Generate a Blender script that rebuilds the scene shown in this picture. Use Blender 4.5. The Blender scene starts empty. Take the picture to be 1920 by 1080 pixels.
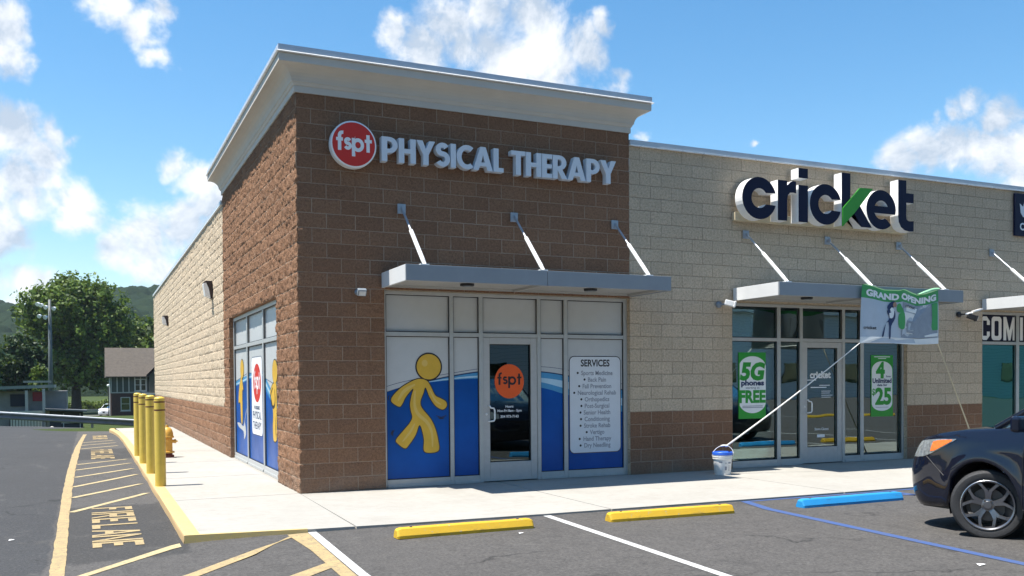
import bpy, math, random
import numpy as np
from mathutils import Vector, Matrix
R = math.radians
sc = bpy.context.scene
col = sc.collection
random.seed(7)
rng = np.random.default_rng(11)

# ------------------------------------------------------------------ camera
cam_d = bpy.data.cameras.new("camera")
cam = bpy.data.objects.new("camera", cam_d)
col.objects.link(cam)
sc.camera = cam
cam_d.sensor_width = 36.0
cam_d.lens = 32.855
cam_d.shift_x = -0.01715
cam_d.shift_y = 0.10954
cam_d.clip_start = 0.1
cam_d.clip_end = 6000
_yaw, _pit, _rol = 0.44032, -0.02112, -0.00702
_f = Vector((math.sin(_yaw) * math.cos(_pit), math.cos(_yaw) * math.cos(_pit), math.sin(_pit)))
_r = Vector((math.cos(_yaw), -math.sin(_yaw), 0))
_u = _r.cross(_f)
_r2 = _r * math.cos(_rol) + _u * math.sin(_rol)
_u2 = _u * math.cos(_rol) - _r * math.sin(_rol)
cam.matrix_world = Matrix(((_r2.x, _u2.x, -_f.x, -2.5998), (_r2.y, _u2.y, -_f.y, -12.931),
                           (_r2.z, _u2.z, -_f.z, 1.5363), (0, 0, 0, 1)))

# ------------------------------------------------------------------ exposure
sc.view_settings.view_transform = 'Standard'
sc.view_settings.look = 'None'
sc.view_settings.exposure = 0.95
sc.view_settings.gamma = 1.0
sc.cycles.use_denoising = True
sc.cycles.max_bounces = 8
sc.cycles.transparent_max_bounces = 12

# ------------------------------------------------------------------ sun and sky
SUN_EL, SUN_OFF = 68.0, 5.0
_e, _a = R(SUN_EL), R(SUN_OFF)
SUN_DIR = Vector((-math.cos(_e) * math.cos(_a), math.cos(_e) * math.sin(_a), math.sin(_e)))
sd = bpy.data.lights.new("sun", 'SUN')
sd.energy = 5.0
sd.angle = R(0.53)
sd.color = (1.0, 0.95, 0.87)
sun = bpy.data.objects.new("sun", sd)
col.objects.link(sun)
sun.rotation_euler = SUN_DIR.to_track_quat('Z', 'Y').to_euler()
sun.location = (-10, 5, 40)

CLOUDS=[ (-0.0619,0.9471,0.3149,0.0226),(-0.0553,0.9546,0.2926,0.0143),(0.0264,0.9406,0.3384,0.0244),(0.0490,0.9433,0.3282,0.0247),(0.0652,0.9492,0.3078,0.0181),(0.0110,0.9386,0.3448,0.0145),(0.0649,0.9362,0.3454,0.0158),(-0.0216,0.9421,0.3346,0.0076),(-0.0630,0.9718,0.2273,0.0300),(-0.0442,0.9765,0.2109,0.0294),(-0.0285,0.9731,0.2288,0.0177),(-0.0132,0.9746,0.2234,0.0099),(-0.0536,0.9819,0.1818,0.0393),(-0.0187,0.9856,0.1679,0.0276),(-0.0676,0.9875,0.1426,0.0295),(-0.0663,0.9921,0.1064,0.0198),(-0.0404,0.9949,0.0928,0.0241),(0.0245,0.9904,0.1359,0.0206),(0.0532,0.9887,0.1399,0.0287),(0.0824,0.9854,0.1490,0.0237),(0.1071,0.9799,0.1682,0.0212),(0.0602,0.9916,0.1146,0.0236),(-0.0606,0.9955,0.0723,0.0199),(0.0799,0.9729,0.2169,0.0114),(0.1020,0.9743,0.2009,0.0200),(0.1170,0.9759,0.1841,0.0159),(0.1491,0.9406,0.3050,0.0083),(0.1470,0.9443,0.2945,0.0062),(0.2761,0.8990,0.3399,0.0169),(0.3046,0.8938,0.3293,0.0319),(0.3319,0.8756,0.3509,0.0396),(0.3642,0.8568,0.3651,0.0421),(0.3993,0.8449,0.3560,0.0397),(0.3742,0.8674,0.3281,0.0481),(0.4124,0.8481,0.3327,0.0374),(0.4248,0.8493,0.3135,0.0323),(0.3441,0.8781,0.3325,0.0320),(0.4590,0.8279,0.3223,0.0257),(0.4673,0.8099,0.3545,0.0137),(0.4756,0.8032,0.3587,0.0074),(0.4582,0.8208,0.3411,0.0159),(0.4831,0.8217,0.3024,0.0161),(0.7139,0.6678,0.2106,0.0206),(0.7282,0.6489,0.2205,0.0255),(0.7457,0.6273,0.2248,0.0276),(0.7641,0.6074,0.2171,0.0298),(0.7781,0.5904,0.2146,0.0295),(0.7451,0.6123,0.2645,0.0128),(0.7430,0.6180,0.2569,0.0099),(0.7636,0.5986,0.2419,0.0207),(0.7710,0.5879,0.2449,0.0122),(0.7934,0.5800,0.1845,0.0343),(0.7193,0.6535,0.2359,0.0112),(0.7294,0.6375,0.2481,0.0081),(0.5108,0.8212,0.2544,0.0087),(0.5353,0.8094,0.2417,0.0065),(0.6069,0.7589,0.2362,0.0043) ]
world = bpy.data.worlds.new("World")
sc.world = world
world.use_nodes = True
wt = world.node_tree
wt.nodes.clear()
def wn(t, **k):
    n = wt.nodes.new(t)
    for a, b in k.items():
        setattr(n, a, b)
    return n
def wmath(op, a, b=None, clamp=False):
    n = wn('ShaderNodeMath', operation=op, use_clamp=clamp)
    for i, v in enumerate((a, b)):
        if v is None:
            continue
        if isinstance(v, (int, float)):
            n.inputs[i].default_value = v
        else:
            wt.links.new(v, n.inputs[i])
    return n.outputs[0]
sky = wn('ShaderNodeTexSky', sky_type='NISHITA', sun_disc=False)
sky.sun_elevation = _e
sky.sun_rotation = math.atan2(SUN_DIR.x, SUN_DIR.y)
sky.altitude = 300
sky.air_density = 1.15
sky.dust_density = 0.25
sky.ozone_density = 2.2
tc = wn('ShaderNodeTexCoord')
nrm = wn('ShaderNodeVectorMath', operation='NORMALIZE')
wt.links.new(tc.outputs['Generated'], nrm.inputs[0])
D = nrm.outputs[0]
def wnoise(scale, detail, rough, off=(0, 0, 0), dist=0.0):
    ad = wn('ShaderNodeVectorMath', operation='ADD')
    wt.links.new(D, ad.inputs[0])
    ad.inputs[1].default_value = off
    n = wn('ShaderNodeTexNoise')
    n.inputs['Scale'].default_value = scale
    n.inputs['Detail'].default_value = detail
    n.inputs['Roughness'].default_value = rough
    n.inputs['Distortion'].default_value = dist
    wt.links.new(ad.outputs[0], n.inputs['Vector'])
    return n.outputs['Fac']
def wvec(scale, amp, off):
    ad = wn('ShaderNodeVectorMath', operation='ADD'); wt.links.new(D, ad.inputs[0]); ad.inputs[1].default_value = off
    n = wn('ShaderNodeTexNoise'); n.inputs['Scale'].default_value = scale; n.inputs['Detail'].default_value = 4; n.inputs['Roughness'].default_value = 0.6
    wt.links.new(ad.outputs[0], n.inputs['Vector'])
    s_ = wn('ShaderNodeVectorMath', operation='SUBTRACT'); wt.links.new(n.outputs['Color'], s_.inputs[0]); s_.inputs[1].default_value = (0.5, 0.5, 0.5)
    m_ = wn('ShaderNodeVectorMath', operation='SCALE'); wt.links.new(s_.outputs[0], m_.inputs[0]); m_.inputs['Scale'].default_value = amp
    return m_.outputs[0]
w1 = wvec(9.0, 0.06, (4.2, 1.1, 0.7)); w2 = wvec(34.0, 0.03, (1.2, 7.1, 2.7))
wa = wn('ShaderNodeVectorMath', operation='ADD'); wt.links.new(D, wa.inputs[0]); wt.links.new(w1, wa.inputs[1])
wb = wn('ShaderNodeVectorMath', operation='ADD'); wt.links.new(wa.outputs[0], wb.inputs[0]); wt.links.new(w2, wb.inputs[1])
DW = wb.outputs[0]
blob = None
for (cx, cy, cz, cr) in CLOUDS:
    di = wn('ShaderNodeVectorMath', operation='DISTANCE')
    wt.links.new(DW, di.inputs[0])
    di.inputs[1].default_value = (cx, cy, cz)
    wgt = min(1.0, 0.42 + cr * 22)
    v = wmath('MULTIPLY_ADD', di.outputs['Value'], -wgt / (cr * 1.18))
    v.node.inputs[2].default_value = wgt
    blob = v if blob is None else wmath('SMOOTH_MAX', blob, v)
    if blob.node.operation == 'SMOOTH_MAX':
        blob.node.inputs[2].default_value = 0.12
# other fair-weather clouds around the rest of the sky (seen in glass and paint)
far = wnoise(3.1, 4, 0.55, (3.1, 0.4, 1.7))
farm = wmath('MULTIPLY_ADD', far, 5.0)
farm.node.inputs[2].default_value = -2.95
sepd = wn('ShaderNodeSeparateXYZ')
wt.links.new(D, sepd.inputs[0])
behind = wmath('MULTIPLY', sepd.outputs['Y'], -4.0, True)
farm = wmath('SUBTRACT', wmath('ADD', farm, behind), 1.0)
shape = wmath('MAXIMUM', blob, farm)
nz = wnoise(13.0, 9, 0.62, (0, 0, 0), 0.3)
nz2 = wnoise(13.0, 9, 0.62, (-0.012, 0.0, 0.02), 0.3)
big = wnoise(7.0, 3, 0.5, (1.3, 2.1, 0.3))
edge = wmath('MULTIPLY_ADD', nz, 2.0)
edge.node.inputs[2].default_value = -0.98
dens = wmath('ADD', shape, edge)
ss = wn('ShaderNodeMapRange', interpolation_type='SMOOTHSTEP')
ss.inputs['From Min'].default_value = 0.0
ss.inputs['From Max'].default_value = 0.66
wt.links.new(dens, ss.inputs['Value'])
relief = wmath('SUBTRACT', nz, nz2)
lit = wmath('MULTIPLY_ADD', relief, 3.4)  # sunlit and shaded cloud sides are put into the cloud colour
lit.node.inputs[2].default_value = 0.62
thick = wmath('MULTIPLY', wmath('SUBTRACT', big, 0.45), -2.5)
lit = wmath('ADD', lit, thick, True)
cr_ = wn('ShaderNodeValToRGB')
cr_.color_ramp.elements[0].position = 0.0
cr_.color_ramp.elements[0].color = (0.50, 0.585, 0.70, 1)
cr_.color_ramp.elements[1].position = 0.85
cr_.color_ramp.elements[1].color = (0.98, 0.99, 1.0, 1)
wt.links.new(lit, cr_.inputs[0])
bgs = wn('ShaderNodeBackground')
bgs.inputs['Strength'].default_value = 0.098
hsv = wn('ShaderNodeHueSaturation')
hsv.inputs['Saturation'].default_value = 1.30
hsv.inputs['Hue'].default_value = 0.494
hsv.inputs['Value'].default_value = 1.0
wt.links.new(sky.outputs[0], hsv.inputs['Color'])
wt.links.new(hsv.outputs[0], bgs.inputs['Color'])
bgc = wn('ShaderNodeBackground')
bgc.inputs['Strength'].default_value = 0.61
wt.links.new(cr_.outputs[0], bgc.inputs['Color'])
mixw = wn('ShaderNodeMixShader')
wt.links.new(wmath('MULTIPLY', ss.outputs[0], 0.96), mixw.inputs[0])
wt.links.new(bgs.outputs[0], mixw.inputs[1])
wt.links.new(bgc.outputs[0], mixw.inputs[2])
wo = wn('ShaderNodeOutputWorld')
wt.links.new(mixw.outputs[0], wo.inputs[0])

# ------------------------------------------------------------------ scene helpers
ORIG = {}
def setp(o, label=None, cat=None, group=None, kind=None):
    if label: o['label'] = label
    if cat: o['category'] = cat
    if group: o['group'] = group
    if kind: o['kind'] = kind
    return o
def thing(name, label, cat, loc=(0, 0, 0), group=None, rz=0.0):
    o = bpy.data.objects.new(name, None)
    o.empty_display_size = 0.2
    col.objects.link(o)
    o.location = loc
    o.rotation_euler = (0, 0, rz)
    ORIG[o.name] = Vector(loc)
    return setp(o, label, cat, group)
def copy_tree(o, loc, rz=None, parent=None):
    c = o.copy()
    col.objects.link(c)
    if parent is None:
        c.location = loc
        if rz is not None: c.rotation_euler = (0, 0, rz)
    else:
        c.parent = parent
        c.matrix_parent_inverse = o.matrix_parent_inverse.copy()
    for ch in list(o.children):
        copy_tree(ch, None, None, c)
    return c

class MB:
    """collects shapes for ONE mesh object"""
    def __init__(s): s.v = []; s.f = []; s.m = []; s.uv = {}
    def poly(s, pts, m=0):
        i = len(s.v); s.v += [tuple(p) for p in pts]; s.f.append(list(range(i, i + len(pts)))); s.m.append(m); return s
    def raw(s, vs, fs, m=0):
        i = len(s.v); s.v += [tuple(p) for p in vs]
        for f in fs: s.f.append([a + i for a in f]); s.m.append(m)
        return s
    def box(s, x0, x1, y0, y1, z0, z1, m=0):
        vs = [(x0, y0, z0), (x1, y0, z0), (x1, y1, z0), (x0, y1, z0), (x0, y0, z1), (x1, y0, z1), (x1, y1, z1), (x0, y1, z1)]
        return s.raw(vs, [(0, 3, 2, 1), (4, 5, 6, 7), (0, 1, 5, 4), (1, 2, 6, 5), (2, 3, 7, 6), (3, 0, 4, 7)], m)
    def obox(s, c, ax, ay, az, hx, hy, hz, m=0):
        c, ax, ay, az = map(Vector, (c, ax, ay, az))
        vs = [c + ax * (hx * a) + ay * (hy * b) + az * (hz * d) for d in (-1, 1) for a, b in ((-1, -1), (1, -1), (1, 1), (-1, 1))]
        return s.raw(vs, [(0, 3, 2, 1), (4, 5, 6, 7), (0, 1, 5, 4), (1, 2, 6, 5), (2, 3, 7, 6), (3, 0, 4, 7)], m)
    def cyl(s, p0, p1, r0, r1=None, n=16, m=0, cap=True):
        r1 = r0 if r1 is None else r1
        p0, p1 = Vector(p0), Vector(p1)
        d = (p1 - p0).normalized()
        a = d.orthogonal().normalized(); b = d.cross(a)
        vs = [];
        for p, r in ((p0, r0), (p1, r1)):
            for k in range(n):
                t = 2 * math.pi * k / n
                vs.append(p + (a * math.cos(t) + b * math.sin(t)) * r)
        fs = [(k, (k + 1) % n, n + (k + 1) % n, n + k) for k in range(n)]
        if cap: fs += [tuple(range(n - 1, -1, -1)), tuple(range(n, 2 * n))]
        return s.raw(vs, fs, m)
    def tube(s, pts, r, n=8, m=0):
        pts = [Vector(p) for p in pts]; rs = r if isinstance(r, (list, tuple)) else [r] * len(pts)
        vs = []; a = None
        for i, p in enumerate(pts):
            d = (pts[min(i + 1, len(pts) - 1)] - pts[max(i - 1, 0)]).normalized()
            a = d.orthogonal().normalized() if a is None else (a - d * a.dot(d)).normalized()
            b = d.cross(a)
            for k in range(n):
                t = 2 * math.pi * k / n
                vs.append(p + (a * math.cos(t) + b * math.sin(t)) * rs[i])
        fs = []
        for i in range(len(pts) - 1):
            fs += [(i * n + k, i * n + (k + 1) % n, (i + 1) * n + (k + 1) % n, (i + 1) * n + k) for k in range(n)]
        fs += [tuple(range(n - 1, -1, -1)), tuple(range((len(pts) - 1) * n, len(pts) * n))]
        return s.raw(vs, fs, m)
    def lathe(s, prof, c=(0, 0, 0), n=24, m=0, axis='Z', capb=True, capt=True):
        vs = []
        for r, z in prof:
            for k in range(n):
                t = 2 * math.pi * k / n
                q = (r * math.cos(t), r * math.sin(t), z)
                if axis == 'X': q = (z, r * math.cos(t), r * math.sin(t))
                if axis == 'Y': q = (r * math.sin(t), z, r * math.cos(t))
                vs.append((q[0] + c[0], q[1] + c[1], q[2] + c[2]))
        fs = []
        for i in range(len(prof) - 1):
            fs += [(i * n + k, i * n + (k + 1) % n, (i + 1) * n + (k + 1) % n, (i + 1) * n + k) for k in range(n)]
        if capb and prof[0][0] > 1e-4: fs.append(tuple(range(n - 1, -1, -1)))
        if capt and prof[-1][0] > 1e-4: fs.append(tuple(range((len(prof) - 1) * n, len(prof) * n)))
        return s.raw(vs, fs, m)
    def grid(s, P, m=0, closed_u=False):
        """P: array [i][j] of points"""
        ni, nj = len(P), len(P[0])
        vs = [tuple(P[i][j]) for i in range(ni) for j in range(nj)]
        fs = []
        for i in range(ni - (0 if closed_u else 1)):
            for j in range(nj - 1):
                a = (i + 1) % ni
                fs.append((i * nj + j, a * nj + j, a * nj + j + 1, i * nj + j + 1))
        return s.raw(vs, fs, m)

def build(name, mb, mats, parent=None, smooth=False, bevel=0.0, root=None, auto=None, local=False, uv=None):
    """ONE mesh object. world coordinates in; stored relative to its thing's base"""
    me = bpy.data.meshes.new(name)
    top = parent
    while top is not None and top.parent is not None: top = top.parent
    org = ORIG.get(top.name, Vector((0, 0, 0))) if (top is not None and not local) else Vector((0, 0, 0))
    vs = mb.v
    if org.length > 0: vs = [(v[0] - org.x, v[1] - org.y, v[2] - org.z) for v in vs]
    me.from_pydata(vs, [], mb.f)
    if not isinstance(mats, (list, tuple)): mats = [mats]
    for m in mats: me.materials.append(m)
    if len(mats) > 1: me.polygons.foreach_set('material_index', mb.m)
    if smooth: me.polygons.foreach_set('use_smooth', [True] * len(me.polygons))
    me.update()
    o = bpy.data.objects.new(name, me)
    col.objects.link(o)
    if parent is not None: o.parent = parent
    if auto is not None:
        me.polygons.foreach_set('use_smooth', [True] * len(me.polygons))
        me.set_sharp_from_angle(angle=R(auto))
    if bevel > 0:
        b = o.modifiers.new('bevel', 'BEVEL'); b.width = bevel; b.segments = 2; b.limit_method = 'ANGLE'; b.angle_limit = R(40)
        b.harden_normals = False
    return o

# ------------------------------------------------------------------ materials
class NT:
    def __init__(s, name):
        s.mat = bpy.data.materials.new(name); s.mat.use_nodes = True
        s.t = s.mat.node_tree; s.t.nodes.clear()
        s.out = s.n('ShaderNodeOutputMaterial')
        s.p = s.n('ShaderNodeBsdfPrincipled'); s.l(s.p.outputs[0], s.out.inputs[0])
        s._co = None
    def n(s, t, **k):
        x = s.t.nodes.new(t)
        for a, b in k.items(): setattr(x, a, b)
        return x
    def l(s, a, b): s.t.links.new(a, b)
    def co(s, which='Object'):
        if s._co is None: s._co = s.n('ShaderNodeTexCoord')
        return s._co.outputs[which]
    def pos(s):
        return s.n('ShaderNodeNewGeometry').outputs['Position']
    def noise(s, scale, detail=4, rough=0.55, vec=None, stretch=None, dist=0):
        v = vec if vec is not None else s.pos()
        if stretch:
            mp = s.n('ShaderNodeMapping'); s.l(v, mp.inputs['Vector']); mp.inputs['Scale'].default_value = stretch; v = mp.outputs[0]
        x = s.n('ShaderNodeTexNoise'); s.l(v, x.inputs['Vector'])
        x.inputs['Scale'].default_value = scale; x.inputs['Detail'].default_value = detail; x.inputs['Roughness'].default_value = rough
        x.inputs['Distortion'].default_value = dist
        return x.outputs['Fac']
    def ramp(s, fac, stops):
        x = s.n('ShaderNodeValToRGB'); s.l(fac, x.inputs[0]); e = x.color_ramp.elements
        while len(e) < len(stops): e.new(0.5)
        for i, (p, c) in enumerate(stops):
            e[i].position = p
            e[i].color = (c, c, c, 1) if isinstance(c, (int, float)) else (*c, 1)
        return x.outputs[0]
    def mix(s, fac, a, b, mode='MIX'):
        x = s.n('ShaderNodeMix', data_type='RGBA', blend_type=mode)
        for i, v in ((0, fac), (6, a), (7, b)):
            if isinstance(v, (int, float)): x.inputs[i].default_value = v
            elif isinstance(v, tuple): x.inputs[i].default_value = (*v, 1)
            else: s.l(v, x.inputs[i])
        return x.outputs[2]
    def math(s, op, a, b=None, c=None, clamp=False):
        x = s.n('ShaderNodeMath', operation=op, use_clamp=clamp)
        for i, v in enumerate((a, b, c)):
            if v is None: continue
            if isinstance(v, (int, float)): x.inputs[i].default_value = v
            else: s.l(v, x.inputs[i])
        return x.outputs[0]
    def bump(s, h, strength=0.3, dist=0.01, prev=None):
        b = s.n('ShaderNodeBump'); b.inputs['Strength'].default_value = strength; b.inputs['Distance'].default_value = dist
        s.l(h, b.inputs['Height'])
        if prev is not None: s.l(prev, b.inputs['Normal'])
        return b.outputs[0]
    def set(s, base=None, rough=None, metal=None, normal=None, spec=None):
        for k, v in (('Base Color', base), ('Roughness', rough), ('Metallic', metal), ('Normal', normal), ('Specular IOR Level', spec)):
            if v is None: continue
            if isinstance(v, (int, float)): s.p.inputs[k].default_value = v
            elif isinstance(v, tuple): s.p.inputs[k].default_value = (*v, 1)
            else: s.l(v, s.p.inputs[k])
        return s.mat

def simple(name, c, rough=0.5, metal=0.0, var=0.12, scale=6.0, bump=0.0, bscale=60.0, spec=None):
    k = NT(name)
    f = k.noise(scale, 5, 0.6)
    lo = tuple(x * (1 - var) for x in c); hi = tuple(min(1, x * (1 + var)) for x in c)
    base = k.ramp(f, [(0.3, lo), (0.7, hi)])
    rr = k.ramp(k.noise(scale * 2.3, 4, 0.6), [(0.3, max(0.02, rough * 0.85)), (0.7, min(1, rough * 1.15))])
    nm = k.bump(k.noise(bscale, 4, 0.6), bump, 0.01) if bump > 0 else None
    return k.set(base, rr, metal, nm, spec)

def block_mat(name, base, dark, mortar, mort_amt, bumpk=0.9):
    """split-face block: colour per block, joints, rough stone face. UV in metres"""
    k = NT(name)
    uv = k.co('UV')
    wn_ = k.n('ShaderNodeTexNoise'); wn_.inputs['Scale'].default_value = 16; wn_.inputs['Detail'].default_value = 4; wn_.inputs['Roughness'].default_value = 0.7
    k.l(k.pos(), wn_.inputs['Vector'])
    vs_ = k.n('ShaderNodeVectorMath', operation='MULTIPLY_ADD'); k.l(wn_.outputs['Color'], vs_.inputs[0]); vs_.inputs[1].default_value = (0.016, 0.016, 0); k.l(uv, vs_.inputs[2])
    vo_ = k.n('ShaderNodeVectorMath', operation='SUBTRACT'); k.l(vs_.outputs[0], vo_.inputs[0]); vo_.inputs[1].default_value = (0.008, 0.008, 0)
    b = k.n('ShaderNodeTexBrick'); k.l(vo_.outputs[0], b.inputs['Vector'])
    b.offset = 0.5; b.offset_frequency = 2
    b.inputs['Scale'].default_value = 1.0
    b.inputs['Brick Width'].default_value = 0.4064; b.inputs['Row Height'].default_value = 0.2032
    b.inputs['Mortar Size'].default_value = 0.0065; b.inputs['Mortar Smooth'].default_value = 0.25
    b.inputs['Bias'].default_value = 0.0
    b.inputs['Color1'].default_value = (1, 1, 1, 1); b.inputs['Color2'].default_value = (0, 0, 0, 1); b.inputs['Mortar'].default_value = (0.5, 0.5, 0.5, 1)
    perblock = b.outputs['Color']
    ps = k.pos()
    n1 = k.noise(3.0, 4, 0.6, ps); n2 = k.noise(30, 6, 0.74, ps); n3 = k.noise(150, 3, 0.6, ps)
    c = k.mix(k.ramp(perblock, [(0.1, 0.15), (0.9, 0.85)]), dark, base)
    c = k.mix(k.ramp(n2, [(0.36, 0.72), (0.58, 0.0)]), c, tuple(x * 0.5 for x in dark))
    c = k.mix(k.ramp(n3, [(0.50, 0.0), (0.70, 0.55)]), c, tuple(min(1, x * 1.9) for x in base))
    c = k.mix(k.ramp(n1, [(0.3, 0.22), (0.7, 0.0)]), c, tuple(x * 0.72 for x in base))
    jm = k.math('MULTIPLY', b.outputs['Fac'], k.ramp(k.noise(2.2, 3, 0.6, ps), [(0.3, mort_amt * 0.35), (0.62, mort_amt)]))
    c = k.mix(jm, c, mortar)
    spz = k.n('ShaderNodeSeparateXYZ'); k.l(ps, spz.inputs[0])
    dz = k.n('ShaderNodeMapRange'); dz.inputs['From Min'].default_value = 0.45; dz.inputs['From Max'].default_value = -0.02; k.l(spz.outputs['Z'], dz.inputs['Value'])
    c = k.mix(k.math('MULTIPLY', dz.outputs[0], k.ramp(n1, [(0.35, 0.10), (0.65, 0.55)])), c, (0.30, 0.25, 0.20))
    blm = k.math('MULTIPLY', k.ramp(k.noise(1.3, 6, 0.75, ps), [(0.60, 0.0), (0.70, 0.45)]), k.ramp(n2, [(0.4, 1.0), (0.6, 0.3)]))
    c = k.mix(blm, c, tuple(min(1, 0.55 * x + 0.45 * y) for x, y in zip(base, mortar)))
    stn = k.ramp(k.noise(1.0, 5, 0.65, ps, (3.2, 3.2, 0.30)), [(0.58, 0.0), (0.74, 0.28)])
    c = k.mix(stn, c, tuple(x * 0.55 for x in base))
    hgt = k.math('ADD', k.math('MULTIPLY', n2, 1.0), k.math('MULTIPLY', n3, 0.25))
    hgt = k.math('SUBTRACT', hgt, k.math('MULTIPLY', b.outputs['Fac'], 0.35))
    return k.set(c, 0.92, 0, k.bump(hgt, bumpk, 0.045), 0.15)

M = {}
M['brown'] = block_mat('brown_split_block', (0.355, 0.200, 0.120), (0.240, 0.132, 0.080), (0.46, 0.35, 0.26), 1.0)
M['beige'] = block_mat('beige_split_block', (0.72, 0.565, 0.405), (0.60, 0.468, 0.332), (0.32, 0.245, 0.175), 0.85, 0.8)

def concrete():
    k = NT('walkway_concrete'); ps = k.pos()
    n = k.noise(0.9, 6, 0.62, ps); n2 = k.noise(9, 5, 0.6, ps); n3 = k.noise(230, 2, 0.5, ps)
    br = k.noise(5, 4, 0.6, ps, (14, 1.2, 1))
    c = k.mix(n, (0.301, 0.286, 0.255), (0.409, 0.394, 0.361))
    c = k.mix(k.ramp(n2, [(0.35, 0.3), (0.6, 0.0)]), c, (0.283, 0.265, 0.231))
    c = k.mix(k.ramp(k.noise(2.1, 6, 0.7, ps), [(0.60, 0.0), (0.72, 0.4)]), c, (0.241, 0.223, 0.193))
    c = k.mix(k.ramp(n3, [(0.6, 0.0), (0.75, 0.22)]), c, (0.217, 0.199, 0.175))
    gum = k.n('ShaderNodeTexVoronoi'); gum.inputs['Scale'].default_value = 1.7; k.l(ps, gum.inputs['Vector'])
    c = k.mix(k.ramp(gum.outputs['Distance'], [(0.02, 0.55), (0.045, 0.0)]), c, (0.16, 0.145, 0.125))
    c = k.mix(k.ramp(k.noise(0.7, 7, 0.75, ps), [(0.52, 0.0), (0.68, 0.42)]), c, (0.27, 0.25, 0.215))
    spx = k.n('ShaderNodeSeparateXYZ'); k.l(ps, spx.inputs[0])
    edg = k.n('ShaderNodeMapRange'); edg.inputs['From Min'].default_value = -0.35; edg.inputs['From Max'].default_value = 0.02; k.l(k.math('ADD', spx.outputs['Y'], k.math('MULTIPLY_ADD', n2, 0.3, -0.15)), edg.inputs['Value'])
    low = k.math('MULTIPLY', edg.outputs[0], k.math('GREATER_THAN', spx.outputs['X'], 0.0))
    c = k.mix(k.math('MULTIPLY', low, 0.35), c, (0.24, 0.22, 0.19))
    return k.set(c, 0.9, 0, k.bump(k.math('ADD', br, n3), 0.12, 0.004), 0.2)
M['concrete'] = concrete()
M['concrete_joint'] = simple('dark_joint', (0.07, 0.065, 0.06), 0.95)  # dark tone of the slab joints

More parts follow.
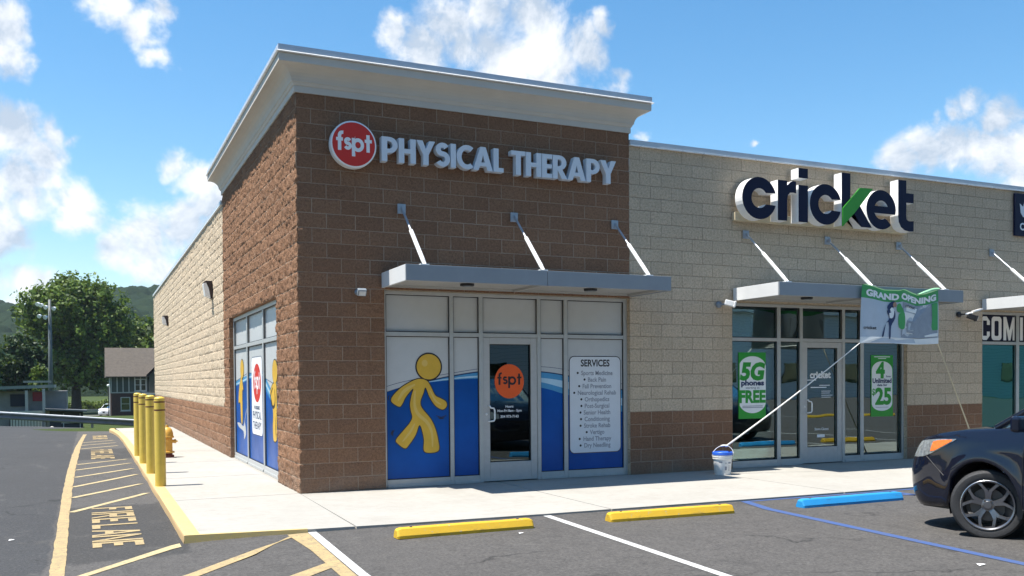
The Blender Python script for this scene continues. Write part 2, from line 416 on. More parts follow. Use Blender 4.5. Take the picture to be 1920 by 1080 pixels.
def asphalt():
    k = NT('asphalt'); ps = k.pos()
    sp = k.n('ShaderNodeSeparateXYZ'); k.l(ps, sp.inputs[0])
    grain = k.noise(140, 3, 0.65, ps); med = k.noise(6, 6, 0.65, ps); big = k.noise(0.45, 5, 0.6, ps)
    vor = k.n('ShaderNodeTexVoronoi'); k.l(ps, vor.inputs['Vector']); vor.inputs['Scale'].default_value = 95
    stones = k.ramp(vor.outputs['Distance'], [(0.05, 0.55), (0.22, 0.0)])
    new = k.mix(big, (0.093, 0.087, 0.082), (0.127, 0.120, 0.113))
    old = k.mix(big, (0.045, 0.046, 0.049), (0.073, 0.075, 0.077))
    wob = k.math('MULTIPLY_ADD', k.noise(1.6, 5, 0.6, ps), 0.16, -0.08)
    side = k.n('ShaderNodeMapRange'); side.inputs['From Min'].default_value = -2.99; side.inputs['From Max'].default_value = -2.965
    k.l(k.math('ADD', sp.outputs['X'], wob), side.inputs['Value'])
    c = k.mix(side.outputs[0], old, new)
    # fresh sealed strip between the fire lane lines
    def band(v, lo, hi, w):
        a = k.n('ShaderNodeMapRange'); a.inputs['From Min'].default_value = lo; a.inputs['From Max'].default_value = lo + w; k.l(v, a.inputs['Value'])
        b = k.n('ShaderNodeMapRange'); b.inputs['From Min'].default_value = hi; b.inputs['From Max'].default_value = hi - w; k.l(v, b.inputs['Value'])
        return k.math('MULTIPLY', a.outputs[0], b.outputs[0])
    yw = k.math('ADD', sp.outputs['Y'], k.math('MULTIPLY_ADD', k.noise(2.5, 4, 0.6, ps), 0.6, -0.3))
    xw = k.math('ADD', sp.outputs['X'], wob)
    sealed = k.math('ADD', k.math('MULTIPLY', band(xw, -2.97, -1.7, 0.04), band(yw, -3.6, 0.75, 0.12)), k.math('MULTIPLY', band(xw, -2.97, -1.7, 0.04), band(yw, 8.9, 12.6, 0.3)), clamp=True)
    c = k.mix(k.math('MULTIPLY', sealed, 0.62), c, (0.031, 0.032, 0.032))
    c = k.mix(k.ramp(med, [(0.3, 0.30), (0.6, 0.0)]), c, (0.037, 0.036, 0.035))
    c = k.mix(k.ramp(grain, [(0.35, 0.5), (0.62, 0.0)]), c, (0.025, 0.024, 0.024))
    c = k.mix(k.math('MULTIPLY', stones, k.ramp(grain, [(0.45, 0.1), (0.7, 1.0)])), c, (0.186, 0.174, 0.155))
    g2 = k.noise(34, 4, 0.75, ps)
    c = k.mix(k.ramp(g2, [(0.34, 0.55), (0.52, 0.0)]), c, (0.022, 0.0215, 0.021))
    c = k.mix(k.ramp(g2, [(0.54, 0.0), (0.70, 0.40)]), c, (0.17, 0.162, 0.15))
    crk = k.n('ShaderNodeTexVoronoi', feature='DISTANCE_TO_EDGE'); crk.inputs['Scale'].default_value = 0.42
    cwn = k.n('ShaderNodeTexNoise'); cwn.inputs['Scale'].default_value = 1.3; cwn.inputs['Detail'].default_value = 6; k.l(ps, cwn.inputs['Vector'])
    cva = k.n('ShaderNodeVectorMath', operation='ADD'); k.l(ps, cva.inputs[0]); k.l(cwn.outputs['Color'], cva.inputs[1]); k.l(cva.outputs[0], crk.inputs['Vector'])
    cm = k.math('MULTIPLY', k.ramp(crk.outputs['Distance'], [(0.0, 0.75), (0.012, 0.0)]), k.ramp(k.noise(0.35, 3, 0.6, ps), [(0.50, 0.0), (0.60, 1.0)]))
    c = k.mix(cm, c, (0.018, 0.018, 0.018))
    # small dark drips and pale scraps
    dr = k.math('MULTIPLY', k.ramp(k.noise(9.0, 2, 0.5, ps), [(0.70, 0.0), (0.74, 0.8)]), k.ramp(k.noise(0.8, 3, 0.5, ps), [(0.52, 0.0), (0.6, 1.0)]))
    c = k.mix(dr, c, (0.016, 0.016, 0.016))
    # oil drips and dark patches in the stalls
    oil = k.ramp(k.noise(1.1, 5, 0.7, ps), [(0.62, 0.0), (0.75, 0.55)])
    c = k.mix(oil, c, (0.022, 0.021, 0.020))
    ty = k.ramp(k.noise(1.3, 6, 0.7, ps, (1.6, 0.28, 1), 0.4), [(0.56, 0.0), (0.70, 0.50)])
    c = k.mix(k.math('MULTIPLY', ty, side.outputs[0]), c, (0.040, 0.039, 0.038))
    pl = k.ramp(k.noise(2.2, 7, 0.75, ps), [(0.58, 0.0), (0.72, 0.35)])
    c = k.mix(pl, c, (0.17, 0.16, 0.145))
    # pale streaks worn into the old lane
    st = k.ramp(k.noise(1.0, 6, 0.7, ps, (1.4, 0.22, 1), 0.6), [(0.60, 0.0), (0.72, 0.45)])
    c = k.mix(k.math('MULTIPLY', st, k.math('SUBTRACT', 1.0, side.outputs[0])), c, (0.124, 0.121, 0.115))
    return k.set(c, 0.88, 0, k.bump(k.math('ADD', grain, k.math('MULTIPLY', stones, 0.6)), 0.5, 0.006), 0.25)
M['asphalt'] = asphalt()

def paint(name, c, wear=0.5, under=(0.10, 0.095, 0.09), scale=9):
    k = NT(name); ps = k.pos()
    w = k.ramp(k.noise(scale, 8, 0.72, ps), [(0.52 - wear * 0.12, 0.0), (0.72 - wear * 0.08, 0.8)])
    g = k.ramp(k.noise(120, 3, 0.6, ps), [(0.42, 0.30), (0.6, 0.0)])
    d = k.mix(k.noise(1.5, 4, 0.6, ps), tuple(x * 0.82 for x in c), c)
    d = k.mix(w, d, tuple(0.5 * a + 0.5 * b for a, b in zip(c, under)))
    rag = k.ramp(k.noise(26, 6, 0.75, ps), [(0.57 - wear * 0.03, 0.0), (0.66, 0.75)])
    d = k.mix(g, d, under); d = k.mix(rag, d, under)
    return k.set(d, 0.75, 0, k.bump(k.noise(140, 3, 0.6, ps), 0.3, 0.004), 0.25)
M['yellow_line'] = paint('yellow_road_paint', (0.52, 0.385, 0.18), 1.15)
M['pale_yellow_line'] = paint('pale_yellow_road_paint', (0.60, 0.48, 0.25), 0.9)
M['white_line'] = paint('white_road_paint', (0.640, 0.640, 0.624), 0.3)
M['blue_line'] = paint('blue_road_paint', (0.045, 0.105, 0.30), 0.6)
M['curb_yellow'] = paint('curb_yellow_paint', (0.592, 0.440, 0.152), 0.35, (0.360, 0.304, 0.240), 14)
M['curb_face'] = paint('worn_curb_paint', (0.50, 0.33, 0.13), 1.9, (0.26, 0.19, 0.13), 24)
M['stop_yellow'] = simple('yellow_stop_paint', (0.640, 0.400, 0.028), 0.6, 0, 0.14, 9, 0.25, 90)
M['stop_blue'] = simple('blue_stop_paint', (0.024, 0.288, 0.624), 0.55, 0, 0.1, 9, 0.25, 90)
def worn_paint(name, c, under):
    k = NT(name); ps = k.pos()
    d = k.mix(k.noise(5, 5, 0.65, ps), tuple(x * 0.80 for x in c), c)
    d = k.mix(k.ramp(k.noise(16, 7, 0.75, ps), [(0.60, 0.0), (0.67, 0.85)]), d, under)
    d = k.mix(k.ramp(k.noise(3.5, 5, 0.7, ps, (1, 6, 6)), [(0.58, 0.0), (0.72, 0.55)]), d, (0.07, 0.06, 0.05))
    return k.set(d, 0.65, 0, k.bump(k.noise(60, 5, 0.7, ps), 0.4, 0.006), 0.3)
M['stop_yellow'] = worn_paint('yellow_stop_paint', (0.68, 0.42, 0.03), (0.36, 0.33, 0.28))
M['stop_blue'] = worn_paint('blue_stop_paint', (0.022, 0.28, 0.62), (0.06, 0.20, 0.40))
M['bollard'] = simple('yellow_bollard_sleeve', (0.62, 0.45, 0.075), 0.42, 0, 0.07, 8)
M['band'] = simple('maroon_band', (0.10, 0.018, 0.015), 0.4)
M['hydrant'] = simple('hydrant_paint', (0.60, 0.33, 0.05), 0.5, 0, 0.12)
M['hydrant_base'] = simple('hydrant_base_paint', (0.12, 0.02, 0.015), 0.6)
M['stucco'] = simple('white_cornice_stucco', (0.54, 0.515, 0.462), 0.85, 0, 0.035, 3, 0.25, 160)
M['coping'] = simple('grey_metal_coping', (0.55, 0.57, 0.60), 0.38, 0.35, 0.06, 4)
M['coping_edge'] = simple('bright_drip_edge', (0.88, 0.88, 0.87), 0.3, 0.2, 0.04, 4)
M['alu'] = simple('clear_aluminium', (0.45, 0.46, 0.45), 0.42, 0.25, 0.05, 10)
M['alu_door'] = simple('satin_aluminium_door', (0.46, 0.46, 0.45), 0.45, 0.25, 0.05, 10)
M['gasket'] = simple('black_gasket', (0.012, 0.012, 0.014), 0.6)
M['canopy'] = simple('grey_canopy_metal', (0.275, 0.298, 0.322), 0.42, 0.15, 0.05, 3)
M['canopy_sunlit'] = simple('sunlit_canopy_end', (0.62, 0.63, 0.63), 0.5, 0.0, 0.04, 3)  # left canopy ends: sunlight put into a paler colour than the fascia
M['soffit'] = simple('canopy_soffit', (0.37, 0.365, 0.35), 0.6, 0.0, 0.05, 3)
M['rod_white'] = simple('white_rod_sleeve', (0.80, 0.80, 0.78), 0.4)
M['rod_grey'] = simple('galvanised_rod', (0.42, 0.45, 0.49), 0.4, 0.5)
M['letter_grey'] = simple('letter_pale_grey', (0.66, 0.70, 0.74), 0.45, 0, 0.03)
M['letter_white'] = simple('letter_white', (0.84, 0.84, 0.83), 0.4, 0, 0.03)
M['navy'] = simple('navy_sign_face', (0.008, 0.010, 0.034), 0.45, 0, 0.05, spec=0.2)
M['sign_green'] = simple('green_sign_face', (0.05, 0.33, 0.03), 0.35, 0, 0.05)
M['sign_red'] = simple('red_sign_face', (0.62, 0.028, 0.018), 0.35, 0, 0.05)
M['raceway'] = simple('beige_raceway', (0.56, 0.47, 0.31), 0.6)
M['black'] = simple('black_plastic', (0.012, 0.012, 0.013), 0.5)
M['dark_bronze'] = simple('dark_bronze_housing', (0.035, 0.020, 0.020), 0.5)
M['lens'] = simple('white_lamp_lens', (0.85, 0.85, 0.84), 0.3)
M['grey_lamp'] = simple('grey_lamp_body', (0.17, 0.20, 0.23), 0.5)
M['film_white'] = simple('white_window_film', (0.50, 0.515, 0.515), 0.35, 0, 0.03)
M['film_blue'] = simple('deep_blue_window_film', (0.002, 0.072, 0.31), 0.35, 0, 0.25, 0.9, spec=0.2)
M['film_sky'] = simple('sky_blue_window_film', (0.06, 0.28, 0.52), 0.3, 0, 0.06)
M['film_pale'] = simple('pale_blue_window_film', (0.42, 0.62, 0.76), 0.3, 0, 0.06)
M['film_line'] = simple('navy_print', (0.012, 0.03, 0.10), 0.4)
M['print_black'] = simple('black_print', (0.012, 0.012, 0.016), 0.4)
M['print_grey'] = simple('grey_print', (0.25, 0.27, 0.31), 0.4)
M['figure'] = simple('golden_figure_print', (0.66, 0.40, 0.04), 0.35, 0, 0.10, 4)
M['figure_hi'] = simple('golden_highlight_print', (0.70, 0.48, 0.12), 0.35, 0, 0.05, 4)
M['panel'] = simple('services_panel_print', (0.66, 0.69, 0.72), 0.35, 0, 0.03)
M['decal_orange'] = simple('orange_door_decal', (0.80, 0.10, 0.008), 0.4, 0, 0.04)
M['decal_white'] = simple('white_vinyl_print', (0.80, 0.81, 0.82), 0.4, 0, 0.03)
M['poster_green'] = simple('poster_green', (0.022, 0.30, 0.03), 0.35, 0, 0.05)
M['poster_white'] = simple('poster_white', (0.78, 0.80, 0.79), 0.35, 0, 0.03)
M['banner_green'] = simple('banner_green', (0.055, 0.33, 0.10), 0.5, 0, 0.06)
M['banner_back'] = simple('banner_pale_green_back', (0.42, 0.80, 0.45), 0.5, 0, 0.05)
M['banner_grey'] = simple('banner_pale_grey', (0.48, 0.54, 0.60), 0.5, 0, 0.04)
M['banner_mid'] = simple('banner_mid_grey', (0.27, 0.31, 0.36), 0.5, 0, 0.08, 12)
M['banner_skin'] = simple('banner_skin_print', (0.40, 0.24, 0.16), 0.5)
M['bucket'] = simple('white_bucket_plastic', (0.76, 0.75, 0.72), 0.4, 0, 0.06, 14)
M['bucket_blue'] = simple('blue_bucket_lid', (0.03, 0.13, 0.62), 0.35)
M['rope'] = simple('white_rope', (0.78, 0.76, 0.72), 0.8, 0, 0.08, 60)
M['wall_dark'] = simple('dark_interior_wall', (0.26, 0.40, 0.38), 0.8)
M['floor_dark'] = simple('interior_floor', (0.16, 0.15, 0.14), 0.5)
M['ceil'] = simple('interior_ceiling', (0.30, 0.31, 0.31), 0.9)
M['roof'] = simple('flat_roof_membrane', (0.55, 0.55, 0.53), 0.9)
M['wall_teal'] = simple('teal_interior_wall', (0.03, 0.13, 0.13), 0.8, 0, 0.3, 0.8)
M['neon'] = simple('unlit_neon_tube', (0.42, 0.56, 0.52), 0.3)

def glass(name, tint=(0.50, 0.62, 0.60), base=0.15, refl=(0.80, 0.97, 0.95)):
    k = NT(name)
    tr = k.n('ShaderNodeBsdfTransparent'); tr.inputs[0].default_value = (*tint, 1)
    gl = k.n('ShaderNodeBsdfGlossy'); gl.inputs['Roughness'].default_value = 0.006; gl.inputs['Color'].default_value = (*refl, 1)
    fr = k.n('ShaderNodeFresnel'); fr.inputs['IOR'].default_value = 1.55
    f = k.math('MULTIPLY_ADD', fr.outputs[0], 1.6, base, True)
    # panes are never perfectly flat
    wav = k.bump(k.noise(1.1, 2, 0.4), 0.05, 0.05)
    k.l(wav, gl.inputs['Normal'])
    mx = k.n('ShaderNodeMixShader'); k.l(f, mx.inputs[0]); k.l(tr.outputs[0], mx.inputs[1]); k.l(gl.outputs[0], mx.inputs[2])
    k.l(mx.outputs[0], k.out.inputs[0])
    return k.mat
M['glass'] = glass('storefront_glass')
M['glass_dark'] = glass('tinted_door_glass', (0.10, 0.12, 0.12), 0.05)
M['glass_teal'] = glass('teal_tinted_glass', (0.36, 0.60, 0.58), 0.34, (0.24, 0.62, 0.60))

def carpaint(name, c, flake=0.0):
    k = NT(name)
    f = k.noise(400, 2, 0.5)
    base = k.mix(k.math('MULTIPLY', k.ramp(f, [(0.4, 0.0), (0.7, 1.0)]), 0.4), c, tuple(min(1, x * 2.2 + 0.004) for x in c))
    k.set(base, 0.5, 0.0, None, 0.05)
    k.p.inputs['Coat Weight'].default_value = 1.0; k.p.inputs['Coat Roughness'].default_value = 0.03
    return k.mat
M['car_navy'] = carpaint('dark_blue_metallic_paint', (0.003, 0.005, 0.013))
M['car_white'] = carpaint('white_car_paint', (0.72, 0.73, 0.74))
M['tyre'] = simple('tyre_rubber', (0.028, 0.028, 0.029), 0.75, 0, 0.2, 30, 0.3, 90)
M['rim'] = simple('gunmetal_alloy', (0.20, 0.20, 0.21), 0.32, 0.85, 0.05)
M['rim_bright'] = simple('machined_alloy', (0.62, 0.62, 0.63), 0.25, 0.9, 0.05)
M['brake'] = simple('brake_disc_steel', (0.12, 0.11, 0.10), 0.45, 0.7)
M['carglass'] = glass('car_glass', (0.10, 0.12, 0.12), 0.06)
M['headlamp'] = simple('headlamp_clear', (0.30, 0.32, 0.32), 0.10, 0.4, 0.45, 30)
M['amber'] = simple('amber_indicator', (0.85, 0.17, 0.02), 0.15, 0, 0.2, 30)
M['red_lamp'] = simple('red_tail_lamp', (0.35, 0.01, 0.01), 0.15)


# ================================================================== rough block walls
BL, CO = 0.4064, 0.2032
def _hash2(ix, iy, seed):
    n = (ix.astype(np.int64) * 374761393 + iy.astype(np.int64) * 668265263 + seed * 2147483647) & 0x7fffffff
    n = ((n ^ (n >> 13)) * 1274126177) & 0x7fffffff
    n = n ^ (n >> 16)
    return (n & 0xffff) / 65535.0
def vnoise(x, y, seed=0):
    ix, iy = np.floor(x), np.floor(y)
    fx, fy = x - ix, y - iy
    fx = fx * fx * (3 - 2 * fx); fy = fy * fy * (3 - 2 * fy)
    a = _hash2(ix, iy, seed); b = _hash2(ix + 1, iy, seed); c = _hash2(ix, iy + 1, seed); d = _hash2(ix + 1, iy + 1, seed)
    return (a * (1 - fx) + b * fx) * (1 - fy) + (c * (1 - fx) + d * fx) * fy
def fbm(x, y, seed=0, oct=4, gain=0.55):
    s = 0; a = 1; t = 0
    for o in range(oct):
        s = s + a * vnoise(x * 2 ** o, y * 2 ** o, seed + o * 17); t += a; a *= gain
    return s / t

def lines(n_half, per):
    """grid lines along half blocks with a tight pair at each joint"""
    h = BL / 2; out = []
    inner = np.linspace(0.016, h - 0.016, per)
    for i in range(n_half):
        out += [i * h, i * h + 0.005] + list(i * h + inner) + [i * h + h - 0.005]
    out.append(n_half * h)
    return np.array(out)
def zlines(n, per):
    out = []
    inner = np.linspace(0.014, CO - 0.014, per)
    for i in range(n):
        out += [i * CO, i * CO + 0.004] + list(i * CO + inner) + [i * CO + CO - 0.004]
    out.append(n * CO)
    return np.array(out)

def block_wall(name, parent, u, z, place, mats, amp, holes=(), mat_of=None, uoff=0.0, seed=1, corner_u=None):
    """u: grid lines along the wall, z: grid lines up; place(u, z, d) -> xyz arrays; d = relief outwards"""
    U, Z = np.meshgrid(u, z, indexing='ij')
    row = np.floor(Z / CO + 1e-6)
    ub = U - uoff
    sh = np.where((row.astype(int) % 2) == 0, 0.0, BL / 2)
    fu = np.mod(ub - sh + 1e-6, BL); du = np.minimum(fu, BL - fu)
    fz = np.mod(Z + 1e-6, CO); dz = np.minimum(fz, CO - fz)
    bid = np.floor((ub - sh) / BL + 1e-6)
    face = (0.05 * _hash2(bid, row, seed + 5) + 1.9 * (fbm(U * 14, Z * 16, seed, 4, 0.85) - 0.5) + 0.5 * (fbm(U * 3.1, Z * 5, seed + 40, 3) - 0.5))
    d = amp * face
    e = np.minimum(du, dz)
    d = np.where(e < 0.0055, 0.45 * d - 0.10 * amp, d)
    soft = np.clip((e - 0.0055) / 0.02, 0, 1)
    d = np.where(e >= 0.0055, d * (0.65 + 0.35 * soft), d)
    P = place(U, Z, d)
    nu, nz = len(u), len(z)
    idx = np.arange(nu * nz).reshape(nu, nz)
    q = np.stack([idx[:-1, :-1], idx[1:, :-1], idx[1:, 1:], idx[:-1, 1:]], -1).reshape(-1, 4)
    uc = ((u[:-1] + u[1:]) / 2)[:, None] + 0 * z[None, :-1]; zc = 0 * u[:-1, None] + ((z[:-1] + z[1:]) / 2)[None, :]
    keep = np.ones_like(uc, bool)
    for (a, b, c_, d_) in holes: keep &= ~((uc > a) & (uc < b) & (zc > c_) & (zc < d_))
    keep = keep.reshape(-1); q = q[keep]
    me = bpy.data.meshes.new(name)
    V = np.stack(P, -1).reshape(-1, 3)
    used = np.unique(q); rem = -np.ones(len(V), np.int64); rem[used] = np.arange(len(used))
    V = V[used]; q = rem[q]
    me.vertices.add(len(V)); me.vertices.foreach_set('co', V.astype(np.float32).ravel())
    me.loops.add(len(q) * 4); me.loops.foreach_set('vertex_index', q.astype(np.int32).ravel())
    me.polygons.add(len(q)); me.polygons.foreach_set('loop_start', np.arange(0, len(q) * 4, 4, dtype=np.int32))
    for m in mats: me.materials.append(m)
    if mat_of is not None:
        mi = mat_of(uc, zc).reshape(-1)[keep]
        me.polygons.foreach_set('material_index', mi.astype(np.int32))
    uvl = me.uv_layers.new(name='UVMap')
    UV = np.stack([U - uoff, Z + CO], -1).reshape(-1, 2)[used][q.ravel()]
    uvl.data.foreach_set('uv', UV.astype(np.float32).ravel())
    me.update(calc_edges=True); me.validate()
    o = bpy.data.objects.new(name, me); col.objects.link(o); o.parent = parent
    return o

def uvquad(mb_list, pts, uvs): mb_list.append((pts, uvs))
def uv_mesh(name, quads, mat, parent):
    me = bpy.data.meshes.new(name); vs = []; fs = []
    for pts, _ in quads:
        fs.append(range(len(vs), len(vs) + 4)); vs += pts
    me.from_pydata(vs, [], [list(f) for f in fs]); me.materials.append(mat)
    l = me.uv_layers.new(name='UVMap'); k = 0
    for _, uvs in quads:
        for t in uvs: l.data[k].uv = t; k += 1
    o = bpy.data.objects.new(name, me); col.objects.link(o); o.parent = parent
    return o

# ================================================================== the building
TW, TD, TH = 13 * BL, 19 * BL, 27 * CO          # tower front, tower side, tower height
WH = 26 * CO                                    # low wall height
bld = thing('shop_building', 'long single storey shop building of brown and beige split face block with a taller corner', 'building', (0, 0, 0))

# front: three openings, each ten blocks wide
OPN = [(3 * BL, 13 * BL), (18 * BL, 28 * BL), (33 * BL, 43 * BL)]
OZ = 14 * CO
XR = 60 * BL
# corner tower, one continuous rough skin round the corner: u<0 runs back along the side, u>0 along the front
uu = np.concatenate([-lines(38, 8)[::-1][:-1], lines(26, 5)])
def place_tower(U, Z, d):
    cor = np.clip(1 - np.abs(U) / 0.07, 0, 1) ** 1.5
    dside = np.where(U < 0, 1.25, np.where(U > 0, 0.45, 1.0))
    d = d * dside
    chip = 0.045 * (fbm(Z * 9, Z * 0 + 3.3, 77, 4, 0.7) - 0.5) * cor + 0.09 * np.clip(fbm(Z * 4.3, Z * 0 + 9.1, 78, 3) - 0.60, 0, 1) * cor
    X = np.where(U <= 0, 0 - d - chip, U); Y = np.where(U >= 0, 0 - d - chip, -U)
    X = np.where(U == 0, -d - chip, X); Y = np.where(U == 0, -d - chip, Y)
    return X, Y, Z
SWIN = (-7.05, -1.56)                            # side window, along u = -Y
SWIN = (-17 * BL, -4 * BL + 0.0001)
tower_wall = block_wall('wall', bld, uu, zlines(27, 7), place_tower, [M['brown']], 0.034,
                        holes=[(OPN[0][0], OPN[0][1] + 1, -1, OZ), (SWIN[0], SWIN[1], -1, 13.5 * CO + 0.1)], seed=3)
def place_front(U, Z, d): return U, -d * 0.5 + 0 * U, Z
uf = lines(2 * 47, 3) + TW
block_wall('wall', bld, uf, zlines(26, 4), place_front, [M['beige'], M['brown']], 0.012,
           holes=[(a, b, -1, OZ) for a, b in OPN[1:]], mat_of=lambda u, z: (z < 5 * CO).astype(int), uoff=0, seed=9)
us = lines(2 * 57, 5) + TD
def place_side(U, Z, d): return -d * 1.25 + 0 * U, U, Z
side = block_wall('wall', bld, -us[::-1], zlines(26, 5), lambda U, Z, d: (-d * 1.15 + 0 * U, -U, Z), [M['beige'], M['brown']], 0.034,
                  mat_of=lambda u, z: (z < 5 * CO).astype(int), seed=21)
YB = TD + 57 * BL                                # back of the building
# foundation, back and far walls, tower upper back
mb = MB(); mb.box(0.0, XR - 3, YB - 0.2, YB, -0.9, WH); mb.box(XR - 3.2, XR - 3, 0.05, YB - 0.2, -0.3, WH)
mb.box(0.01, 0.2, TD, YB, -0.9, -0.002)
build('rear_wall', mb, M['beige'], bld)
mb = MB(); mb.box(TW - 0.25, TW, 0.012, TD, WH, TH + 0.3); mb.box(0.02, TW - 0.25, TD - 0.25, TD - 0.003, WH, TH + 0.3)
build('parapet_wall', mb, M['brown'], bld)
mb = MB(); mb.box(0.25, XR - 3.2, 0.3, YB - 0.2, WH - 0.5, WH - 0.4); mb.box(0.25, TW - 0.25, 0.3, TD - 0.25, TH + 0.1, TH + 0.2)
build('roof', mb, M['roof'], bld)

# openings: jambs and heads in block
def opening(a, b, depth, zt, left_m, right_m):
    ql = [([(a, 0, 0), (a, depth, 0), (a, depth, zt), (a, 0, zt)], [(0, CO), (depth, CO), (depth, zt + CO), (0, zt + CO)])]
    qr = [([(b, depth, 0), (b, 0, 0), (b, 0, zt), (b, depth, zt)], [(0, CO), (depth, CO), (depth, zt + CO), (0, zt + CO)])]
    qt = [([(a, depth, zt), (b, depth, zt), (b, 0, zt), (a, 0, zt)], [(a, 0.0), (b, 0.0), (b, depth), (a, depth)])]
    uv_mesh('jamb', ql, left_m, bld); uv_mesh('jamb', qr, right_m, bld); uv_mesh('lintel', qt, right_m, bld)
opening(OPN[0][0], OPN[0][1], 0.22, OZ, M['brown'], M['beige'])
opening(OPN[1][0], OPN[1][1], 0.22, OZ, M['beige'], M['beige'])
opening(OPN[2][0], OPN[2][1], 0.22, OZ, M['beige'], M['beige'])
SY0, SY1, SZ = -SWIN[1], -SWIN[0], 13.5 * CO + 0.1
uv_mesh('jamb', [([(0, SY1, 0), (0.22, SY1, 0), (0.22, SY1, SZ), (0, SY1, SZ)], [(0, CO), (.22, CO), (.22, SZ + CO), (0, SZ + CO)])], M['brown'], bld)
uv_mesh('jamb', [([(0.22, SY0, 0), (0, SY0, 0), (0, SY0, SZ), (0.22, SY0, SZ)], [(0, CO), (.22, CO), (.22, SZ + CO), (0, SZ + CO)])], M['brown'], bld)
uv_mesh('lintel', [([(0, SY0, SZ), (0, SY1, SZ), (0.22, SY1, SZ), (0.22, SY0, SZ)], [(0, 0), (5, 0), (5, .2), (0, .2)])], M['brown'], bld)

# coping on the low walls
def coping(x0, x1, y0, y1, z, axis):
    pass
mb = MB()
mb.box(TW + 0.004, XR - 2.95, -0.035, 0.35, WH + 0.022, WH + 0.095)
mb2 = MB(); mb2.box(TW + 0.004, XR - 2.95, -0.045, 0.34, WH + 0.0, WH + 0.020)
mb.box(-0.035, 0.34, TD + 0.01, YB + 0.03, WH + 0.022, WH + 0.095)
mb2.box(-0.045, 0.33, TD + 0.01, YB + 0.035, WH + 0.0, WH + 0.020)
cop = build('coping', mb, M['coping'], bld)
build('drip_edge', mb2, M['coping_edge'], cop)

# cornice swept round the tower: (outward offset, height)
prof = [(0.022, TH - 0.005), (0.022, TH + 0.085), (0.034, TH + 0.088), (0.050, TH + 0.125), (0.060, TH + 0.128), (0.064, TH + 0.16), (0.078, TH + 0.20), (0.104, TH + 0.24),
        (0.145, TH + 0.275), (0.20, TH + 0.302), (0.255, TH + 0.315), (0.262, TH + 0.318), (0.262, TH + 0.425)]
def sweep(pr, x0, x1, y0, y1, closed_top=None):
    m = MB(); P = []
    for o, z in pr:
        P.append([(x0 - o, y1 + o, z), (x0 - o, y0 - o, z), (x1 + o, y0 - o, z), (x1 + o, y1 + o, z), (x0 - o, y1 + o, z)])
    m.grid(P)
    if closed_top is not None:
        m.poly(P[-1][:4])
    return m
m = sweep(prof, 0, TW, 0, TD)
m.poly([(-0.022, TD + .022, TH - 0.005), (-0.022, -0.022, TH - 0.005), (0.0, 0.0, TH - 0.005), (0.0, TD, TH - 0.005)])
m.poly([(-0.022, -0.022, TH - 0.005), (TW + .022, -0.022, TH - 0.005), (TW, 0.0, TH - 0.005), (0.0, 0.0, TH - 0.005)])
corn = build('cornice', m, M['stucco'], bld)
m = sweep([(0.266, TH + 0.427), (0.296, TH + 0.430), (0.297, TH + 0.436), (0.271, TH + 0.4535)], 0, TW, 0, TD)
build('drip_edge', m, M['coping_edge'], corn)
m = sweep([(0.272, TH + 0.4545), (0.270, TH + 0.530)], 0, TW, 0, TD, True)
build('coping', m, M['coping'], corn)

# ================================================================== shop fronts
YF, YB_F, YG = 0.075, 0.185, 0.125                # frame face, frame back, glass plane
def frame_bars(xs, zs_list):
    m = MB()
    for (a, b, c_, d_) in zs_list: m.box(a, b, YF, YB_F, c_, d_)
    return m
def pane(name, parent, x0, x1, z0, z1, mat, y=YG, t=0.008):
    m = MB(); m.box(x0, x1, y, y + t, z0, z1)
    return build(name, m, mat, parent)
def gasket_ring(x0, x1, z0, z1, y=YF + 0.022, w=0.012, right=True):
    m = MB()
    for a, b, c_, d_ in ((x0, x0 + w, z0, z1), (x1 - w, x1, z0, z1), (x0 + w, x1 - w, z0, z0 + w), (x0 + w, x1 - w, z1 - w, z1)):
        m.box(a, b, y, y + 0.012, c_, d_)
    return m

def clip_poly(poly, x0, x1, z0, z1):
    def clip(P, inside, inter):
        out = []
        for i in range(len(P)):
            a, b = P[i - 1], P[i]
            ia, ib = inside(a), inside(b)
            if ia != ib: out.append(inter(a, b))
            if ib: out.append(b)
        return out
    def lerp(a, b, t): return (a[0] + (b[0] - a[0]) * t, a[1] + (b[1] - a[1]) * t)
    P = poly
    for ax, lim, sg in ((0, x0, 1), (0, x1, -1), (1, z0, 1), (1, z1, -1)):
        if not P: return []
        P = clip(P, lambda p: sg * p[ax] >= sg * lim, lambda a, b: lerp(a, b, (lim - a[ax]) / (b[ax] - a[ax]) if abs(b[ax] - a[ax]) > 1e-9 else 0))
    return P
def smooth_loop(pts, n=6, closed=True):
    out = []; N = len(pts)
    rng_ = range(N) if closed else range(N - 1)
    for i in rng_:
        p0, p1, p2, p3 = (pts[(i - 1) % N], pts[i], pts[(i + 1) % N], pts[(i + 2) % N]) if closed else (pts[max(i - 1, 0)], pts[i], pts[i + 1], pts[min(i + 2, N - 1)])
        for k in range(n):
            t = k / n
            out.append(tuple(0.5 * (2 * b + (c_ - a) * t + (2 * a - 5 * b + 4 * c_ - d_) * t * t + (3 * b - a - 3 * c_ + d_) * t ** 3) for a, b, c_, d_ in zip(p0, p1, p2, p3)))
    if not closed: out.append(pts[-1])
    return out
